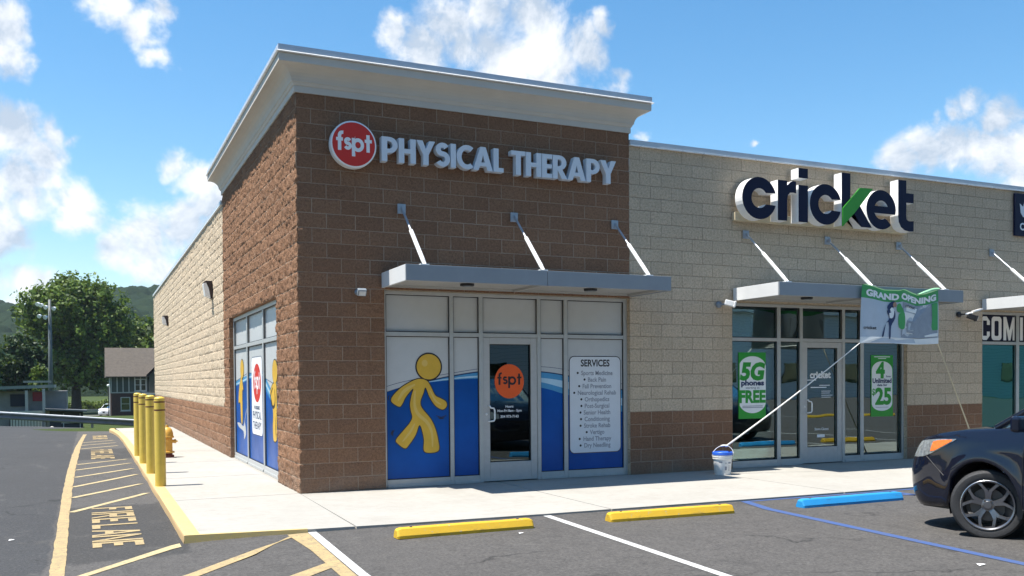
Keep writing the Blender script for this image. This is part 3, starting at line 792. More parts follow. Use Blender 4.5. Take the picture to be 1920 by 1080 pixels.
def curve_mesh(loops, extrude=0.0, offset=0.0, bevel=0.0):
    """filled 2D outline (outer loops and holes) -> temporary mesh data"""
    cu = bpy.data.curves.new('tmp', 'CURVE'); cu.dimensions = '2D'; cu.fill_mode = 'BOTH'
    cu.extrude = extrude; cu.offset = offset; cu.bevel_depth = bevel; cu.bevel_resolution = 1
    for lp in loops:
        s = cu.splines.new('POLY'); s.points.add(len(lp) - 1)
        for i, (x, y) in enumerate(lp): s.points[i].co = (x, y, 0, 1)
        s.use_cyclic_u = True
    ob = bpy.data.objects.new('tmp', cu)
    me = bpy.data.meshes.new_from_object(ob)
    bpy.data.objects.remove(ob); bpy.data.curves.remove(cu)
    return me
def text_mesh(txt, size, extrude=0.0, offset=0.0, align='LEFT', sx=1.0, spacing=1.0):
    cu = bpy.data.curves.new('tmp', 'FONT'); cu.body = txt; cu.size = size; cu.extrude = extrude; cu.offset = offset
    cu.align_x = align; cu.space_character = spacing; cu.resolution_u = 3
    ob = bpy.data.objects.new('tmp', cu)
    me = bpy.data.meshes.new_from_object(ob)
    bpy.data.objects.remove(ob); bpy.data.curves.remove(cu)
    if sx != 1.0:
        for v in me.vertices: v.co.x *= sx
    return me
def add_mesh(mb, me, fn, mat=0, side=None):
    """append temp mesh with a point map; side = material slot for faces that do not look out"""
    vs = [fn(*v.co) for v in me.vertices]
    i = len(mb.v); mb.v += vs
    for p in me.polygons:
        mb.f.append([a + i for a in p.vertices])
        mb.m.append(mat if side is None or p.normal.z > 0.7 else side)
    bpy.data.meshes.remove(me)
def on_front(x0, z0, y): return lambda x, y_, z: (x0 + x, y - z, z0 + y_)
def on_side(y0, z0, x): return lambda a, b, z: (x - z, y0 - a, z0 + b)
def disc(cx, cz, rx, rz, n=40): return [(cx + rx * math.cos(2 * math.pi * k / n), cz + rz * math.sin(2 * math.pi * k / n)) for k in range(n)]
def rrect(x0, x1, z0, z1, r, n=6):
    out = []
    for cx, cz, a0 in ((x1 - r, z1 - r, 0), (x0 + r, z1 - r, 90), (x0 + r, z0 + r, 180), (x1 - r, z0 + r, 270)):
        for k in range(n + 1):
            t = R(a0 + 90 * k / n); out.append((cx + r * math.cos(t), cz + r * math.sin(t)))
    return out
def flat_front(mb, poly, y, m=0): 
    if len(poly) >= 3: add_mesh(mb, curve_mesh([poly]), lambda a, b, c_: (a, y, b), m)
def flat_side(mb, poly, x, m=0):
    if len(poly) >= 3: add_mesh(mb, curve_mesh([[(-a, b) for a, b in poly]]), lambda a, b, c_: (x, -a, b), m)

def interp(tab, x): return float(np.interp(x, [a for a, b in tab], [b for a, b in tab]))
def spl(tab): return smooth_loop(tab, 8, False)

TR0, TR1, HD, SL = 2.192, 2.25, 2.79, 0.115
# ---- front 1: filmed windows either side of a glazed door
xs1 = [(OPN[0][0], 1.262), (2.232, 2.292), (2.70, 2.765), (3.668, 3.728), (4.13, 4.198), (5.215, OPN[0][1])]
def storefront(xs, door, name_label=None):
    """mullions xs; door = index of the bay holding the door"""
    m = MB()
    X0, X1 = xs[0][0], xs[-1][1]
    m.box(X0, X1, YF, YB_F, HD, OZ - 0.003)
    for i, (a, b) in enumerate(xs): m.box(a, b, YF + 0.002, YB_F, 0.002, HD - 0.001)
    for i in range(len(xs) - 1):
        a, b = xs[i][1] + 0.001, xs[i + 1][0] - 0.001
        m.box(a, b, YF + 0.004, YB_F, TR0, TR1)
        if i != door: m.box(a, b, YF + 0.004, YB_F, 0.002, SL)
    # sloped sill nose
    for i in range(len(xs) - 1):
        if i == door: continue
        a, b = xs[i][1], xs[i + 1][0]
        m.box(a + 0.004, b - 0.004, YF - 0.012, YF + 0.003, 0.002, 0.045)
    return build('storefront_frame', m, M['alu'], bld, bevel=0.004)
def make_door(a, b, gl_mat, zb=0.30, zt=2.09):
    st = 0.105
    m = MB(); y0, y1 = YF + 0.012, YB_F - 0.03
    m.box(a, a + st, y0, y1, 0.015, TR0 - 0.006); m.box(b - st, b, y0, y1, 0.015, TR0 - 0.006)
    m.box(a + st + .0005, b - st - .0005, y0, y1, 0.015, zb); m.box(a + st + .0005, b - st - .0005, y0, y1, zt, TR0 - 0.006)
    d = build('door', m, M['alu_door'], bld, bevel=0.004)
    pane('glass', d, a + st, b - st, zb, zt, gl_mat, YG + 0.01)
    build('gasket', gasket_ring(a + st, b - st, zb, zt, y0 + 0.02, 0.012), M['gasket'], d)
    h = MB(); hx = a + 0.085
    h.tube([(hx, y0, 1.155), (hx, y0 - 0.055, 1.15), (hx + 0.0, y0 - 0.065, 1.13), (hx + 0.055, y0 - 0.065, 1.12), (hx + 0.07, y0 - 0.065, 1.09), (hx + 0.07, y0 - 0.065, 0.96), (hx + 0.055, y0 - 0.065, 0.93), (hx, y0 - 0.062, 0.925), (hx, y0, 0.92)], 0.012, 10)
    h.cyl((a + 0.045, y0 - 0.008, 1.03), (a + 0.045, y0 + .002, 1.03), 0.018)
    build('handle', h, M['rod_white'], d, smooth=True)
    hg = MB()
    for z in (0.28, 1.1, 1.95):
        hg = MB(); hg.cyl((b + 0.004, y0 - 0.010, z), (b + 0.004, y0 - 0.010, z + 0.10), 0.011); build('hinge', hg, M['alu'], d)
    return d

fr1 = storefront(xs1, 2)
blue_top = [(1.229, 1.366), (1.398, 1.418), (1.727, 1.493), (2.233, 1.547), (2.709, 1.567), (3.20, 1.52), (3.724, 1.427), (3.923, 1.384), (4.133, 1.324), (4.7, 1.19), (5.25, 1.0)]
line_top = [(1.23, 1.454), (1.563, 1.542), (2.234, 1.650), (2.71, 1.72), (3.2, 1.76), (3.727, 1.753), (4.135, 1.712), (4.7, 1.6), (5.25, 1.46)]
dark_top = [(1.23, 1.375), (1.563, 1.47), (2.063, 1.58), (2.234, 1.612), (2.71, 1.68), (3.2, 1.70), (3.727, 1.679), (4.135, 1.627), (4.7, 1.51), (5.25, 1.37)]
pale_top = [(1.23, 1.37), (1.73, 1.497), (2.234, 1.575), (2.71, 1.615), (3.2, 1.62), (3.727, 1.578), (4.135, 1.525), (4.7, 1.40), (5.25, 1.22)]
sky2_top = [(1.23, 1.368), (1.73, 1.494), (2.234, 1.556), (2.71, 1.585), (3.2, 1.565), (3.727, 1.511), (4.133, 1.416), (4.7, 1.29), (5.25, 1.1)]
def under(tab, z0=0.0): t = spl(tab); return [(t[0][0], z0)] + t + [(t[-1][0], z0)]
def ribbon(ta, w): t = spl(ta); return t + [(x, z - w) for x, z in reversed(t)]
def wave_film(x0, x1, y):
    m = MB()
    m.poly([(x0, y, SL), (x1, y, SL), (x1, y, TR0), (x0, y, TR0)], 0)
    def lay(poly, k, mat):
        c_ = clip_poly(poly, x0, x1, SL, TR0)
        if len(c_) >= 3: flat_front(m, c_, y - 0.0006 * k, mat)
    lay(ribbon(line_top, 0.007), 1, 3)
    lay(under(dark_top), 1, 4); 
    lay(under([(a, b - 0.018) for a, b in dark_top]), 2, 2)
    lay(under([(a, b) for a, b in pale_top]), 3, 5)
    lay(under(sky2_top), 4, 2)
    lay(under(blue_top), 5, 1)
    return m
FM = [M['film_white'], M['film_blue'], M['film_sky'], M['film_line'], M['film_line'], M['film_pale']]
bays1 = [(xs1[i][1], xs1[i + 1][0]) for i in range(5)]
YFILM = YG - 0.012
for i, (a, b) in enumerate(bays1):
    # transom: plain white film
    pane('window_pane', fr1, a, b, TR1, HD, M['film_white'], YG)
    build('gasket', gasket_ring(a, b, TR1, HD), M['gasket'], fr1)
    if i == 2: continue
    m = MB(); m.box(a, b, YG, YG + 0.008, SL, TR0); build('window_pane', m, M['film_white'], fr1)
    f = build('window_film', wave_film(a + 0.012, b - 0.012, YFILM), FM, fr1)
    build('gasket', gasket_ring(a, b, SL, TR0), M['gasket'], fr1)
# golden walking figure printed on the first pane
man = [(1.744,1.573),(1.562,1.495),(1.430,1.402),(1.338,1.293),(1.354,1.224),(1.460,1.165),(1.510,1.212),(1.560,1.305),(1.667,1.424),(1.643,1.336),(1.618,1.210),(1.630,1.099),(1.649,1.013),(1.606,0.925),(1.522,0.833),(1.403,0.695),(1.429,0.631),(1.536,0.558),(1.602,0.609),(1.703,0.748),(1.761,0.890),(1.803,0.793),(1.825,0.665),(1.824,0.512),(1.934,0.479),(2.059,0.512),(2.054,0.657),(2.005,0.851),(1.929,0.997),(1.807,1.143),(1.784,1.239),(1.832,1.365),(1.860,1.438),(1.919,1.300),(2.008,1.171),(2.120,1.111),(2.188,1.161),(2.179,1.232),(2.101,1.282),(2.010,1.331),(1.944,1.460),(1.877,1.549)]
mans = smooth_loop(man, 4)
m = MB()
add_mesh(m, curve_mesh([mans], 0, 0.009), on_front(0, 0, YFILM - 0.0045), 1)
add_mesh(m, curve_mesh([disc(1.913, 1.748, 0.193, 0.193)], 0, 0.014), on_front(0, 0, YFILM - 0.0048), 1)
add_mesh(m, curve_mesh([mans], 0, -0.004), on_front(0, 0, YFILM - 0.0056), 0)
add_mesh(m, curve_mesh([disc(1.913, 1.748, 0.186, 0.186)]), on_front(0, 0, YFILM - 0.0058), 0)
def stroke_poly(pts, w):
    pts = smooth_loop(pts, 6, False); L_, R_ = [], []
    for i, p in enumerate(pts):
        a = pts[max(i - 1, 0)]; b = pts[min(i + 1, len(pts) - 1)]
        dx, dz = b[0] - a[0], b[1] - a[1]; n = math.hypot(dx, dz) or 1
        k = w / 2 * math.sin(math.pi * (0.12 + 0.76 * i / (len(pts) - 1)))
        L_.append((p[0] - dz / n * k, p[1] + dx / n * k)); R_.append((p[0] + dz / n * k, p[1] - dx / n * k))
    return L_ + R_[::-1]
for s, w in (([(1.44, 1.26), (1.54, 1.40), (1.70, 1.49)], 0.05), ([(1.70, 1.40), (1.69, 1.2), (1.74, 1.06), (1.88, 0.93), (1.95, 0.78), (1.96, 0.57)], 0.05), ([(1.50, 0.66), (1.62, 0.80), (1.69, 0.92)], 0.035), ([(1.93, 1.40), (2.01, 1.25), (2.10, 1.19)], 0.03)):
    flat_front(m, stroke_poly(s, w), YFILM - 0.0066, 2)
flat_front(m, disc(1.85, 1.80, 0.045, 0.05, 20), YFILM - 0.0066, 2)
# little motion ticks by the hand and the foot
for s in ([(2.02, 1.03), (2.10, 1.0), (2.18, 1.03)], [(2.05, 0.995), (2.10, 0.98), (2.15, 0.995)], [(1.385, 0.84), (1.355, 0.79), (1.36, 0.74)], [(1.36, 0.83), (1.335, 0.79), (1.335, 0.76)], [(1.31, 1.34), (1.295, 1.30), (1.305, 1.26)]):
    flat_front(m, stroke_poly(s, 0.014), YFILM - 0.0066, 1)
build('printed_figure', m, [M['figure'], M['print_black'], M['figure_hi']], fr1)
# services panel on the last pane
m = MB()
PX0, PX1, PZ0, PZ1 = 4.245, 5.165, 0.385, 1.905
add_mesh(m, curve_mesh([rrect(PX0 - 0.012, PX1 + 0.012, PZ0 - 0.012, PZ1 + 0.012, 0.09)]), on_front(0, 0, YFILM - 0.0045), 1)
add_mesh(m, curve_mesh([rrect(PX0, PX1, PZ0, PZ1, 0.08)]), on_front(0, 0, YFILM - 0.0055), 0)
pcx = (PX0 + PX1) / 2
add_mesh(m, text_mesh("SERVICES", 0.15, 0, 0.0042, 'CENTER', 0.86), on_front(pcx, 1.755, YFILM - 0.0065), 1)
svc = ["Sports Medicine", "Back Pain", "Fall Prevention", "Neurological Rehab", "Orthopedics", "Post-Surgical", "Senior Health", "Conditioning", "Stroke Rehab", "Vertigo", "Hand Therapy", "Dry Needling"]
for i, s in enumerate(svc):
    me = text_mesh(s, 0.098, 0, 0.0022, 'CENTER', 0.90)
    w = max(v.co.x for v in me.vertices)
    z = 1.615 - i * 0.1045
    add_mesh(m, me, on_front(pcx + 0.03, z, YFILM - 0.0065), 2)
    flat_front(m, disc(pcx + 0.03 - w - 0.06, z + 0.034, 0.0185, 0.0185, 16), YFILM - 0.0065, 1)
build('services_list', m, [M['panel'], M['print_black'], M['print_grey']], fr1)

door1 = make_door(2.768, 3.665, M['glass_dark'])
# lower-case sign letters as outlines ------------------------------------------------
def arc(cx, cy, rx, ry, a0, a1, n=14): return [(cx + rx * math.cos(R(a0 + (a1 - a0) * k / n)), cy + ry * math.sin(R(a0 + (a1 - a0) * k / n))) for k in range(n + 1)]
def ring_seg(cx, cy, rx, ry, w, a0, a1, n=26): return arc(cx, cy, rx + w / 2, ry + w / 2, a0, a1, n) + arc(cx, cy, rx - w / 2, ry - w / 2, a1, a0, n)
def stroke(path, w):
    L_, R_ = [], []
    for i, p in enumerate(path):
        a = path[max(i - 1, 0)]; b = path[min(i + 1, len(path) - 1)]
        dx, dz = b[0] - a[0], b[1] - a[1]; n = math.hypot(dx, dz) or 1
        L_.append((p[0] - dz / n * w / 2, p[1] + dx / n * w / 2)); R_.append((p[0] + dz / n * w / 2, p[1] - dx / n * w / 2))
    return R_ + L_[::-1]
def glyph_f(w=0.17): return [[(0.13, 0), (0.13 + w, 0), (0.13 + w, 0.50), (0.40, 0.50), (0.40, 0.64), (0.13 + w, 0.64), (0.13 + w, 0.74)] + arc(0.40, 0.74, 0.10, 0.12, 180, 100, 6) + [(0.43, 0.86), (0.43, 1.0)] + arc(0.36, 0.76, 0.23, 0.24, 75, 180, 8) + [(0.13, 0.64), (0.03, 0.64), (0.03, 0.50), (0.13, 0.50)]], 0.45
def glyph_s(w=0.15):
    r1, r2 = 0.112, 0.13
    t1 = 0.68 - w / 2 - r1; t2 = t1 - r1 - r2
    return [stroke(arc(0.21, t1, r1 * 1.15, r1, 25, 270, 14) + arc(0.21, t2, r2 * 1.15, r2, 90, -155, 14)[1:], w)], 0.42
def glyph_p(w=0.17): return [[(0, -0.27), (w, -0.27), (w, 0.06)] + arc(0.36, 0.33, 0.35, 0.35, -122, 122, 28) + [(w, 0.60), (w, 0.67), (0, 0.67)], arc(0.36, 0.33, 0.185, 0.185, 0, 345, 22)], 0.74
def glyph_t(w=0.17): return [[(0.10, 0), (0.10 + w, 0), (0.10 + w, 0.51), (0.40, 0.51), (0.40, 0.65), (0.10 + w, 0.65), (0.10 + w, 0.90), (0.10, 0.90), (0.10, 0.65), (0.0, 0.65), (0.0, 0.51), (0.10, 0.51)]], 0.40
def word_fspt(): 
    out = []; x = 0
    for g in (glyph_f, glyph_s, glyph_p, glyph_t):
        lp, adv = g(); out += [[(a + x, b) for a, b in l] for l in lp]; x += adv + 0.05
    return out, x - 0.05
def put_word(mb, cx, cz, width, fn_plane, mat, zscale=1.0, extrude=0.0):
    lp, w = word_fspt(); s = width / w
    add_mesh(mb, curve_mesh([[((a - w / 2) * s + cx, (b - 0.33) * s * zscale + cz) for a, b in l] for l in lp], extrude), fn_plane, mat)
m = MB(); yd = YG + 0.006
add_mesh(m, curve_mesh([disc(3.215, 1.525, 0.245, 0.262)]), on_front(0, 0, yd), 0)
put_word(m, 3.215, 1.535, 0.41, on_front(0, 0, yd - 0.0012), 1)
for txt, z, s in (("Hours:", 1.125, 0.05), ("Mon-Fri 8am - 5pm", 1.06, 0.052), ("304 973-7143", 0.97, 0.055)):
    add_mesh(m, text_mesh(txt, s, 0, 0.0012, 'CENTER'), on_front(3.215, z, yd), 2)
build('door_decal', m, [M['decal_orange'], M['print_black'], M['decal_white']], door1)

# ---- side window, six filmed panes
XF, XB, XG = 0.075, 0.185, 0.125
ys = [(SY1, 6.845), (5.165, 5.085), (3.385, 3.305), (1.70, SY0)]
ys = [(6.845, SY1), (5.095, 5.19), (3.32, 3.415), (SY0, 1.69)]     # bars as (near, far)
STR0, STR1, SHD = 2.20, 2.265, 2.775
m = MB(); m.box(XF, XB, SY0, SY1, SHD, SZ - 0.003)
for a, b in ys: m.box(XF + 0.002, XB, a, b, 0.002, SHD - 0.001)
cells = [(5.19, 6.845), (3.415, 5.095), (1.69, 3.32)]
for a, b in cells:
    m.box(XF + 0.004, XB, a + 0.001, b - 0.001, STR0, STR1); m.box(XF + 0.004, XB, a + 0.001, b - 0.001, 0.002, SL)
    m.box(XF - 0.012, XF + 0.003, a + 0.003, b - 0.003, 0.002, 0.05)
fr2 = build('storefront_frame', m, M['alu'], bld, bevel=0.004)
sb = [(7.0, 1.452), (5.517, 1.561), (5.089, 1.60), (3.625, 1.63), (3.338, 1.42), (2.7, 1.18), (2.234, 1.02), (1.6, 0.9)]
sl_ = [(7.0, 1.551), (5.504, 1.70), (4.996, 1.715), (3.9, 1.68), (3.321, 1.603), (2.2, 1.477), (1.6, 1.40)]
def wave_side(y0, y1, x):
    mm = MB(); mm.poly([(x, y1, SL), (x, y0, SL), (x, y0, STR0), (x, y1, STR0)], 0)
    def lay(poly, k, mat):
        c_ = clip_poly(poly, y0, y1, SL, STR0)
        if len(c_) >= 3: flat_side(mm, c_, x - 0.0006 * k, mat)
    lay(ribbon(sl_, 0.012), 1, 3)
    lay(under([(a, b + 0.10 + 0.10 * (a < 3.5)) for a, b in sb]), 1, 2); lay(under([(a, b + 0.05 + 0.08 * (a < 3.5)) for a, b in sb]), 2, 5); lay(under([(a, b + 0.02 + 0.05 * (a < 3.5)) for a, b in sb]), 3, 2)
    lay(under(sb), 4, 1)
    return mm
XFILM = XG - 0.012
for a, b in cells:
    mm = MB(); mm.box(XG, XG + 0.008, a, b, STR1, SHD); build('window_pane', mm, M['film_white'], fr2)
    mm = MB(); mm.box(XG, XG + 0.008, a, b, SL, STR0); build('window_pane', mm, M['film_white'], fr2)
    build('window_film', wave_side(a + 0.012, b - 0.012, XFILM), FM, fr2)
    for z0, z1 in ((STR1, SHD), (SL, STR0)):
        mm = MB(); w = 0.014
        for p, q, r_, t in ((a, a + w, z0, z1), (b - w, b, z0, z1), (a + w, b - w, z0, z0 + w), (a + w, b - w, z1 - w, z1)): mm.box(XF + 0.02, XF + 0.03, p, q, r_, t)
        build('gasket', mm, M['gasket'], fr2)
mm = MB()
def side_shape(loop, k, mat, off=0.0):
    add_mesh(mm, curve_mesh([[(-a, b) for a, b in loop]], 0, off), lambda a, b, c_: (XFILM - 0.0005 * k, -a, b), mat)
for hc, hr, body in (((2.43, 1.705), (0.225, 0.195), [(2.592,1.515),(2.761,1.453),(2.898,1.361),(2.715,1.204),(2.627,1.025),(2.668,0.798),(2.631,0.608),(2.50,0.57),(2.384,0.592),(2.306,0.659),(2.285,1.124),(2.293,1.366),(2.320,1.519)]),
                     ((5.985, 1.80), (0.22, 0.185), [(6.157,1.63),(6.401,1.412),(6.503,1.134),(6.277,1.125),(6.20,0.80),(6.05,0.72),(5.979,0.9),(5.979,1.360),(5.850,1.388),(5.913,1.495),(6.010,1.63)])):
    sbdy = smooth_loop(body, 4)
    side_shape(sbdy, 9, 1, 0.014); side_shape(disc(*hc, *hr), 10, 1, 0.014)
    side_shape(sbdy, 12, 0, -0.004); side_shape(disc(*hc, *hr), 13, 0, -0.004)
    build('printed_figure', mm, [M['figure'], M['print_black'], M['film_white']], fr2); mm = MB()
side_shape(smooth_loop([(6.696,0.725),(6.417,0.639),(5.869,0.581),(5.793,0.437),(5.572,0.542),(5.595,0.674),(5.671,0.804),(5.389,1.050),(5.572,0.940),(5.859,0.689),(6.221,0.729)], 3), 14, 2)
build('printed_swoosh', mm, [M['figure'], M['print_black'], M['film_white']], fr2); mm = MB()
for s, w in (([(2.62, 1.45), (2.82, 1.32), (2.72, 1.16), (2.52, 1.14), (2.42, 1.25), (2.46, 1.42)], 0.05), ([(2.36, 1.0), (2.40, 0.8), (2.37, 0.62)], 0.03)):
    side_shape(stroke_poly(s, w), 16, 1)
    build('printed_line', mm, [M['figure'], M['print_black'], M['film_white']], fr2); mm = MB()
mm = MB()
side_shape(rrect(3.66, 4.80, 0.60, 1.985, 0.11), 9, 1, 0.012)
side_shape(rrect(3.66, 4.80, 0.60, 1.985, 0.11), 11, 0)
side_shape(disc(4.20, 1.525, 0.42, 0.345), 12, 2)
lp, w_ = word_fspt(); s_ = 0.62 / w_
add_mesh(mm, curve_mesh([[((a - w_ / 2) * s_ - 4.20, (b - 0.33) * s_ * 1.15 + 1.525) for a, b in l] for l in lp]), lambda a, b, c_: (XFILM - 0.0068, -a, b), 0)
for txt, z, s, wd in (("WE DESIGNED", 1.055, 0.085, 0.6), ("PHYSICAL", 0.885, 0.19, 0.92), ("THERAPY", 0.70, 0.19, 0.92)):
    me = text_mesh(txt, s, 0, 0.003, 'CENTER'); k = wd / (2 * max(v.co.x for v in me.vertices))
    for v in me.vertices: v.co.x *= k
    add_mesh(mm, me, lambda a, b, c_, z=z: (XFILM - 0.0068, 4.235 - a, z + b), 1)
build('logo_panel', mm, [M['decal_white'], M['film_line'], M['sign_red']], fr2)

# ---- front 2 (clear glass shop)
xs2 = [(OPN[1][0], 7.365), (8.352, 8.425), (8.862, 8.925), (9.852, 9.915), (10.292, 10.372), (11.335, OPN[1][1])]
fr3 = storefront(xs2, 2)
for i in range(5):
    a, b = xs2[i][1], xs2[i + 1][0]
    pane('window_pane', fr3, a, b, TR1, HD, M['glass'], YG); build('gasket', gasket_ring(a, b, TR1, HD), M['gasket'], fr3)
    if i != 2:
        pane('window_pane', fr3, a, b, SL, TR0, M['glass'], YG); build('gasket', gasket_ring(a, b, SL, TR0), M['gasket'], fr3)
door2 = make_door(8.928, 9.849, M['glass'])

# ---- front 3 (empty shop to let)
xs3 = [(OPN[2][0], 13.465), (14.505, 14.59), (14.99, 15.055), (15.985, 16.05), (16.42, 16.50), (17.43, OPN[2][1])]
fr4 = storefront(xs3, 2)
for i in range(5):
    a, b = xs3[i][1], xs3[i + 1][0]
    pane('window_pane', fr4, a, b, TR1, HD, M['glass_teal'], YG); build('gasket', gasket_ring(a, b, TR1, HD), M['gasket'], fr4)
    if i != 2:
        pane('window_pane', fr4, a, b, SL, TR0, M['glass_teal'], YG); build('gasket', gasket_ring(a, b, SL, TR0), M['gasket'], fr4)
make_door(15.058, 15.982, M['glass_teal'])

# ---- interiors
m = MB(); zc = 2.95
for a, b, d in ((0.3, TW - 0.05, 4.0), (TW + 0.05, 12.3, 7.5), (12.4, XR - 3.4, 5.0)):
    wm = 3 if a == 12.4 else 0
    m.poly([(a, d, 0), (b, d, 0), (b, d, zc), (a, d, zc)], wm)
    m.poly([(a, 0.2, 0), (a, d, 0), (a, d, zc), (a, 0.2, zc)], wm); m.poly([(b, d, 0), (b, 0.2, 0), (b, 0.2, zc), (b, d, zc)], wm)
    m.poly([(a, d, zc), (b, d, zc), (b, 0.2, zc), (a, 0.2, zc)], 2)
    m.poly([(a, 0.19, 0.012), (b, 0.19, 0.012), (b, d, 0.012), (a, d, 0.012)], 1)
build('interior', m, [M['wall_dark'], M['floor_dark'], M['ceil'], M['wall_teal']], bld)
cnt = thing('shop_counter', 'pale grey sales counter standing inside the clear glass shop', 'counter', (9.3, 5.2, 0))
m = MB(); m.box(8.0, 10.9, 5.0, 5.6, 0.02, 1.0); build('cabinet', m, M['banner_mid'], cnt)
m = MB(); m.box(7.95, 10.95, 4.92, 5.65, 1.003, 1.05); build('counter_top', m, M['film_white'], cnt)

# ================================================================== wall signs
def letter_P(): return [[(0, 0), (.21, 0), (.21, .35), (.30, .35)] + arc(.30, .675, .315, .325, -90, 90, 16) + [(0, 1)], [(.21, .52), (.28, .52)] + arc(.28, .675, .135, .155, -90, 90, 10) + [(.21, .83)]], .62
def letter_H(): return [[(0, 0), (.21, 0), (.21, .40), (.45, .40), (.45, 0), (.66, 0), (.66, 1), (.45, 1), (.45, .58), (.21, .58), (.21, 1), (0, 1)]], .66
def letter_Y(): return [[(.26, 0), (.47, 0), (.47, .42), (.73, 1), (.50, 1), (.365, .65), (.235, 1), (0, 1), (.26, .42)]], .73
def letter_S():
    p = arc(.27, .72, .175, .18, 28, 270, 16) + arc(.27, .32, .20, .22, 90, -150, 16)[1:]
    return [stroke(p, .20)], .56
def letter_I(): return [[(0, 0), (.21, 0), (.21, 1), (0, 1)]], .21
def letter_C(): return [ring_seg(.42, .5, .325, .41, .20, 52, 308, 26)], .64
def letter_A(): return [[(0, 0), (.22, 0), (.28, .18), (.54, .18), (.60, 0), (.82, 0), (.52, 1), (.30, 1)], [(.335, .34), (.485, .34), (.41, .66)]], .82
def letter_L(): return [[(0, 0), (.42, 0), (.42, .18), (.21, .18), (.21, 1), (0, 1)]], .42
def letter_T(): return [[(.20, 0), (.41, 0), (.41, .82), (.61, .82), (.61, 1), (0, 1), (0, .82), (.20, .82)]], .61
def letter_E(): return [[(0, 0), (.45, 0), (.45, .18), (.21, .18), (.21, .41), (.43, .41), (.43, .58), (.21, .58), (.21, .82), (.45, .82), (.45, 1), (0, 1)]], .45
def letter_R(): return [[(0, 0), (.21, 0), (.21, .38), (.40, 0), (.65, 0), (.42, .40)] + arc(.30, .69, .30, .31, -62, 90, 14) + [(0, 1)], [(.21, .54), (.27, .54)] + arc(.27, .69, .125, .145, -90, 90, 10) + [(.21, .835)]], .63
def solid_letter(name, loops, parent, s, x0, z0, ya, yb, fmat, smat, sx=1.0):
    me = curve_mesh([[(a * s * sx, b * s) for a, b in l] for l in loops], (yb - ya) / 2, 0)
    mb = MB(); add_mesh(mb, me, lambda a, b, c_: (x0 + a, (ya + yb) / 2 - c_, z0 + b), 0, 1)
    return build(name, mb, [fmat, smat], parent)
LY = -0.035
sgn = thing('wall_sign', 'pale grey raised capital letters on the brown wall beside the red disc', 'sign', (3.1, -0.02, 4.63))
def word(chars, x0, x1, z0, h, gap):
    gl = [globals()['letter_' + c]() for c in chars]
    tot = sum(w for _, w in gl) + gap * (len(gl) - 1); sx = (x1 - x0) / (tot * h); x = x0
    for c, (lp, w) in zip(chars, gl):
        solid_letter('letter', lp, sgn, h, x, z0, -0.135, -0.02, M['letter_grey'], M['letter_grey'], sx); x += (w + gap) * h * sx
word('PHYSICAL', 1.165, 3.03, 4.632, 0.345, 0.035)
word('THERAPY', 3.155, 4.965, 4.617, 0.358, 0.03)
rd = thing('round_sign', 'round red sign with white lower case letters on the brown wall', 'sign', (0.765, -0.02, 4.82))
CX, CZ, CR = 0.765, 4.82, 0.322
mb = MB(); mb.lathe([(CR, -0.0), (CR, 0.115), (CR - 0.012, 0.122), (0.001, 0.122)], (0, 0, 0), 64, axis='Y')
mb.v = [(x + CX, -0.02 - y, z + CZ) for x, y, z in mb.v]
mb.f = [f[::-1] for f in mb.f]
build('rim', mb, M['letter_white'], rd, auto=40)
mb = MB(); add_mesh(mb, curve_mesh([disc(CX, CZ, CR - 0.022, CR - 0.022, 64)]), on_front(0, 0, -0.1445)); build('sign_face', mb, M['sign_red'], rd)
lp, w_ = word_fspt(); s_ = 0.50 / w_
mb = MB(); add_mesh(mb, curve_mesh([[((a - w_ / 2) * s_ + CX, (b - 0.36) * s_ * 1.12 + CZ - 0.0) for a, b in l] for l in lp], 0.002, 0.004), on_front(0, 0, -0.148)); build('lettering', mb, M['letter_white'], rd)

# big navy letters on a beige raceway
bs = thing('illuminated_sign', 'large navy lower case letters with white sides and a green tick on a beige raceway', 'sign', (9.25, -0.02, 4.25))
mb = MB(); mb.box(7.30, 11.26, -0.105, -0.015, 4.215, 4.355); build('raceway', mb, M['raceway'], bs, bevel=0.004)
ZB, XH, CAP = 4.235, 0.685, 0.92
def big(loops, x0, name='letter', ya=-0.30, yb=-0.11, f='navy', s_='letter_white', z0=ZB):
    mb = MB(); add_mesh(mb, curve_mesh([[(a, b) for a, b in l] for l in loops], (yb - ya) / 2), lambda a, b, c_: (x0 + a, (ya + yb) / 2 - c_, z0 + b), 0, 1)
    o = build(name, mb, [M[f], M[s_]], bs); return o
def let_c(w=0.70):
    cx, cz, ro, ri = .36, XH / 2, .36, .165
    a = R(30)
    return [arc(cx, cz, ro, XH / 2 + .012, 17, 343, 34) + [(cx + ri * .95, cz - .095)] + arc(cx, cz, ri, .165, 325, 35, 22) + [(cx + ri * .95, cz + .095)]]
big(let_c(), 7.295)
big([[(0, 0), (.205, 0), (.205, .36)] + [(.22, .44), (.27, .485), (.34, .49), (.40, .48), (.40, .685), (.33, .69), (.26, .66), (.205, .60), (.205, XH), (0, XH)]], 8.045)
big([[(0, 0), (.21, 0), (.21, .635), (0, .635)]], 8.495)
big([[(0, .755), (.21, .755), (.21, .925), (0, .925)]], 8.495, 'letter_dot')
big(let_c(), 8.745)
big([[(0, 0.0), (.0, .93), (.205, .93), (.205, .30), (.225, .32), (.46, 0), (.715, 0), (.36, .47), (.30, .42), (.18, .20), (.10, 0.05)]], 9.47)
big([[(0.0, -.02), (0.0, .30), (.40, .69), (.715, .70), (.30, .26)]], 9.475, 'letter_tick', -0.325, -0.302, 'sign_green', 'sign_green')
cx, cz = .355, XH / 2
e_outer = arc(cx, cz, .36, XH / 2 + .012, -14, -48, 3)[::-1]
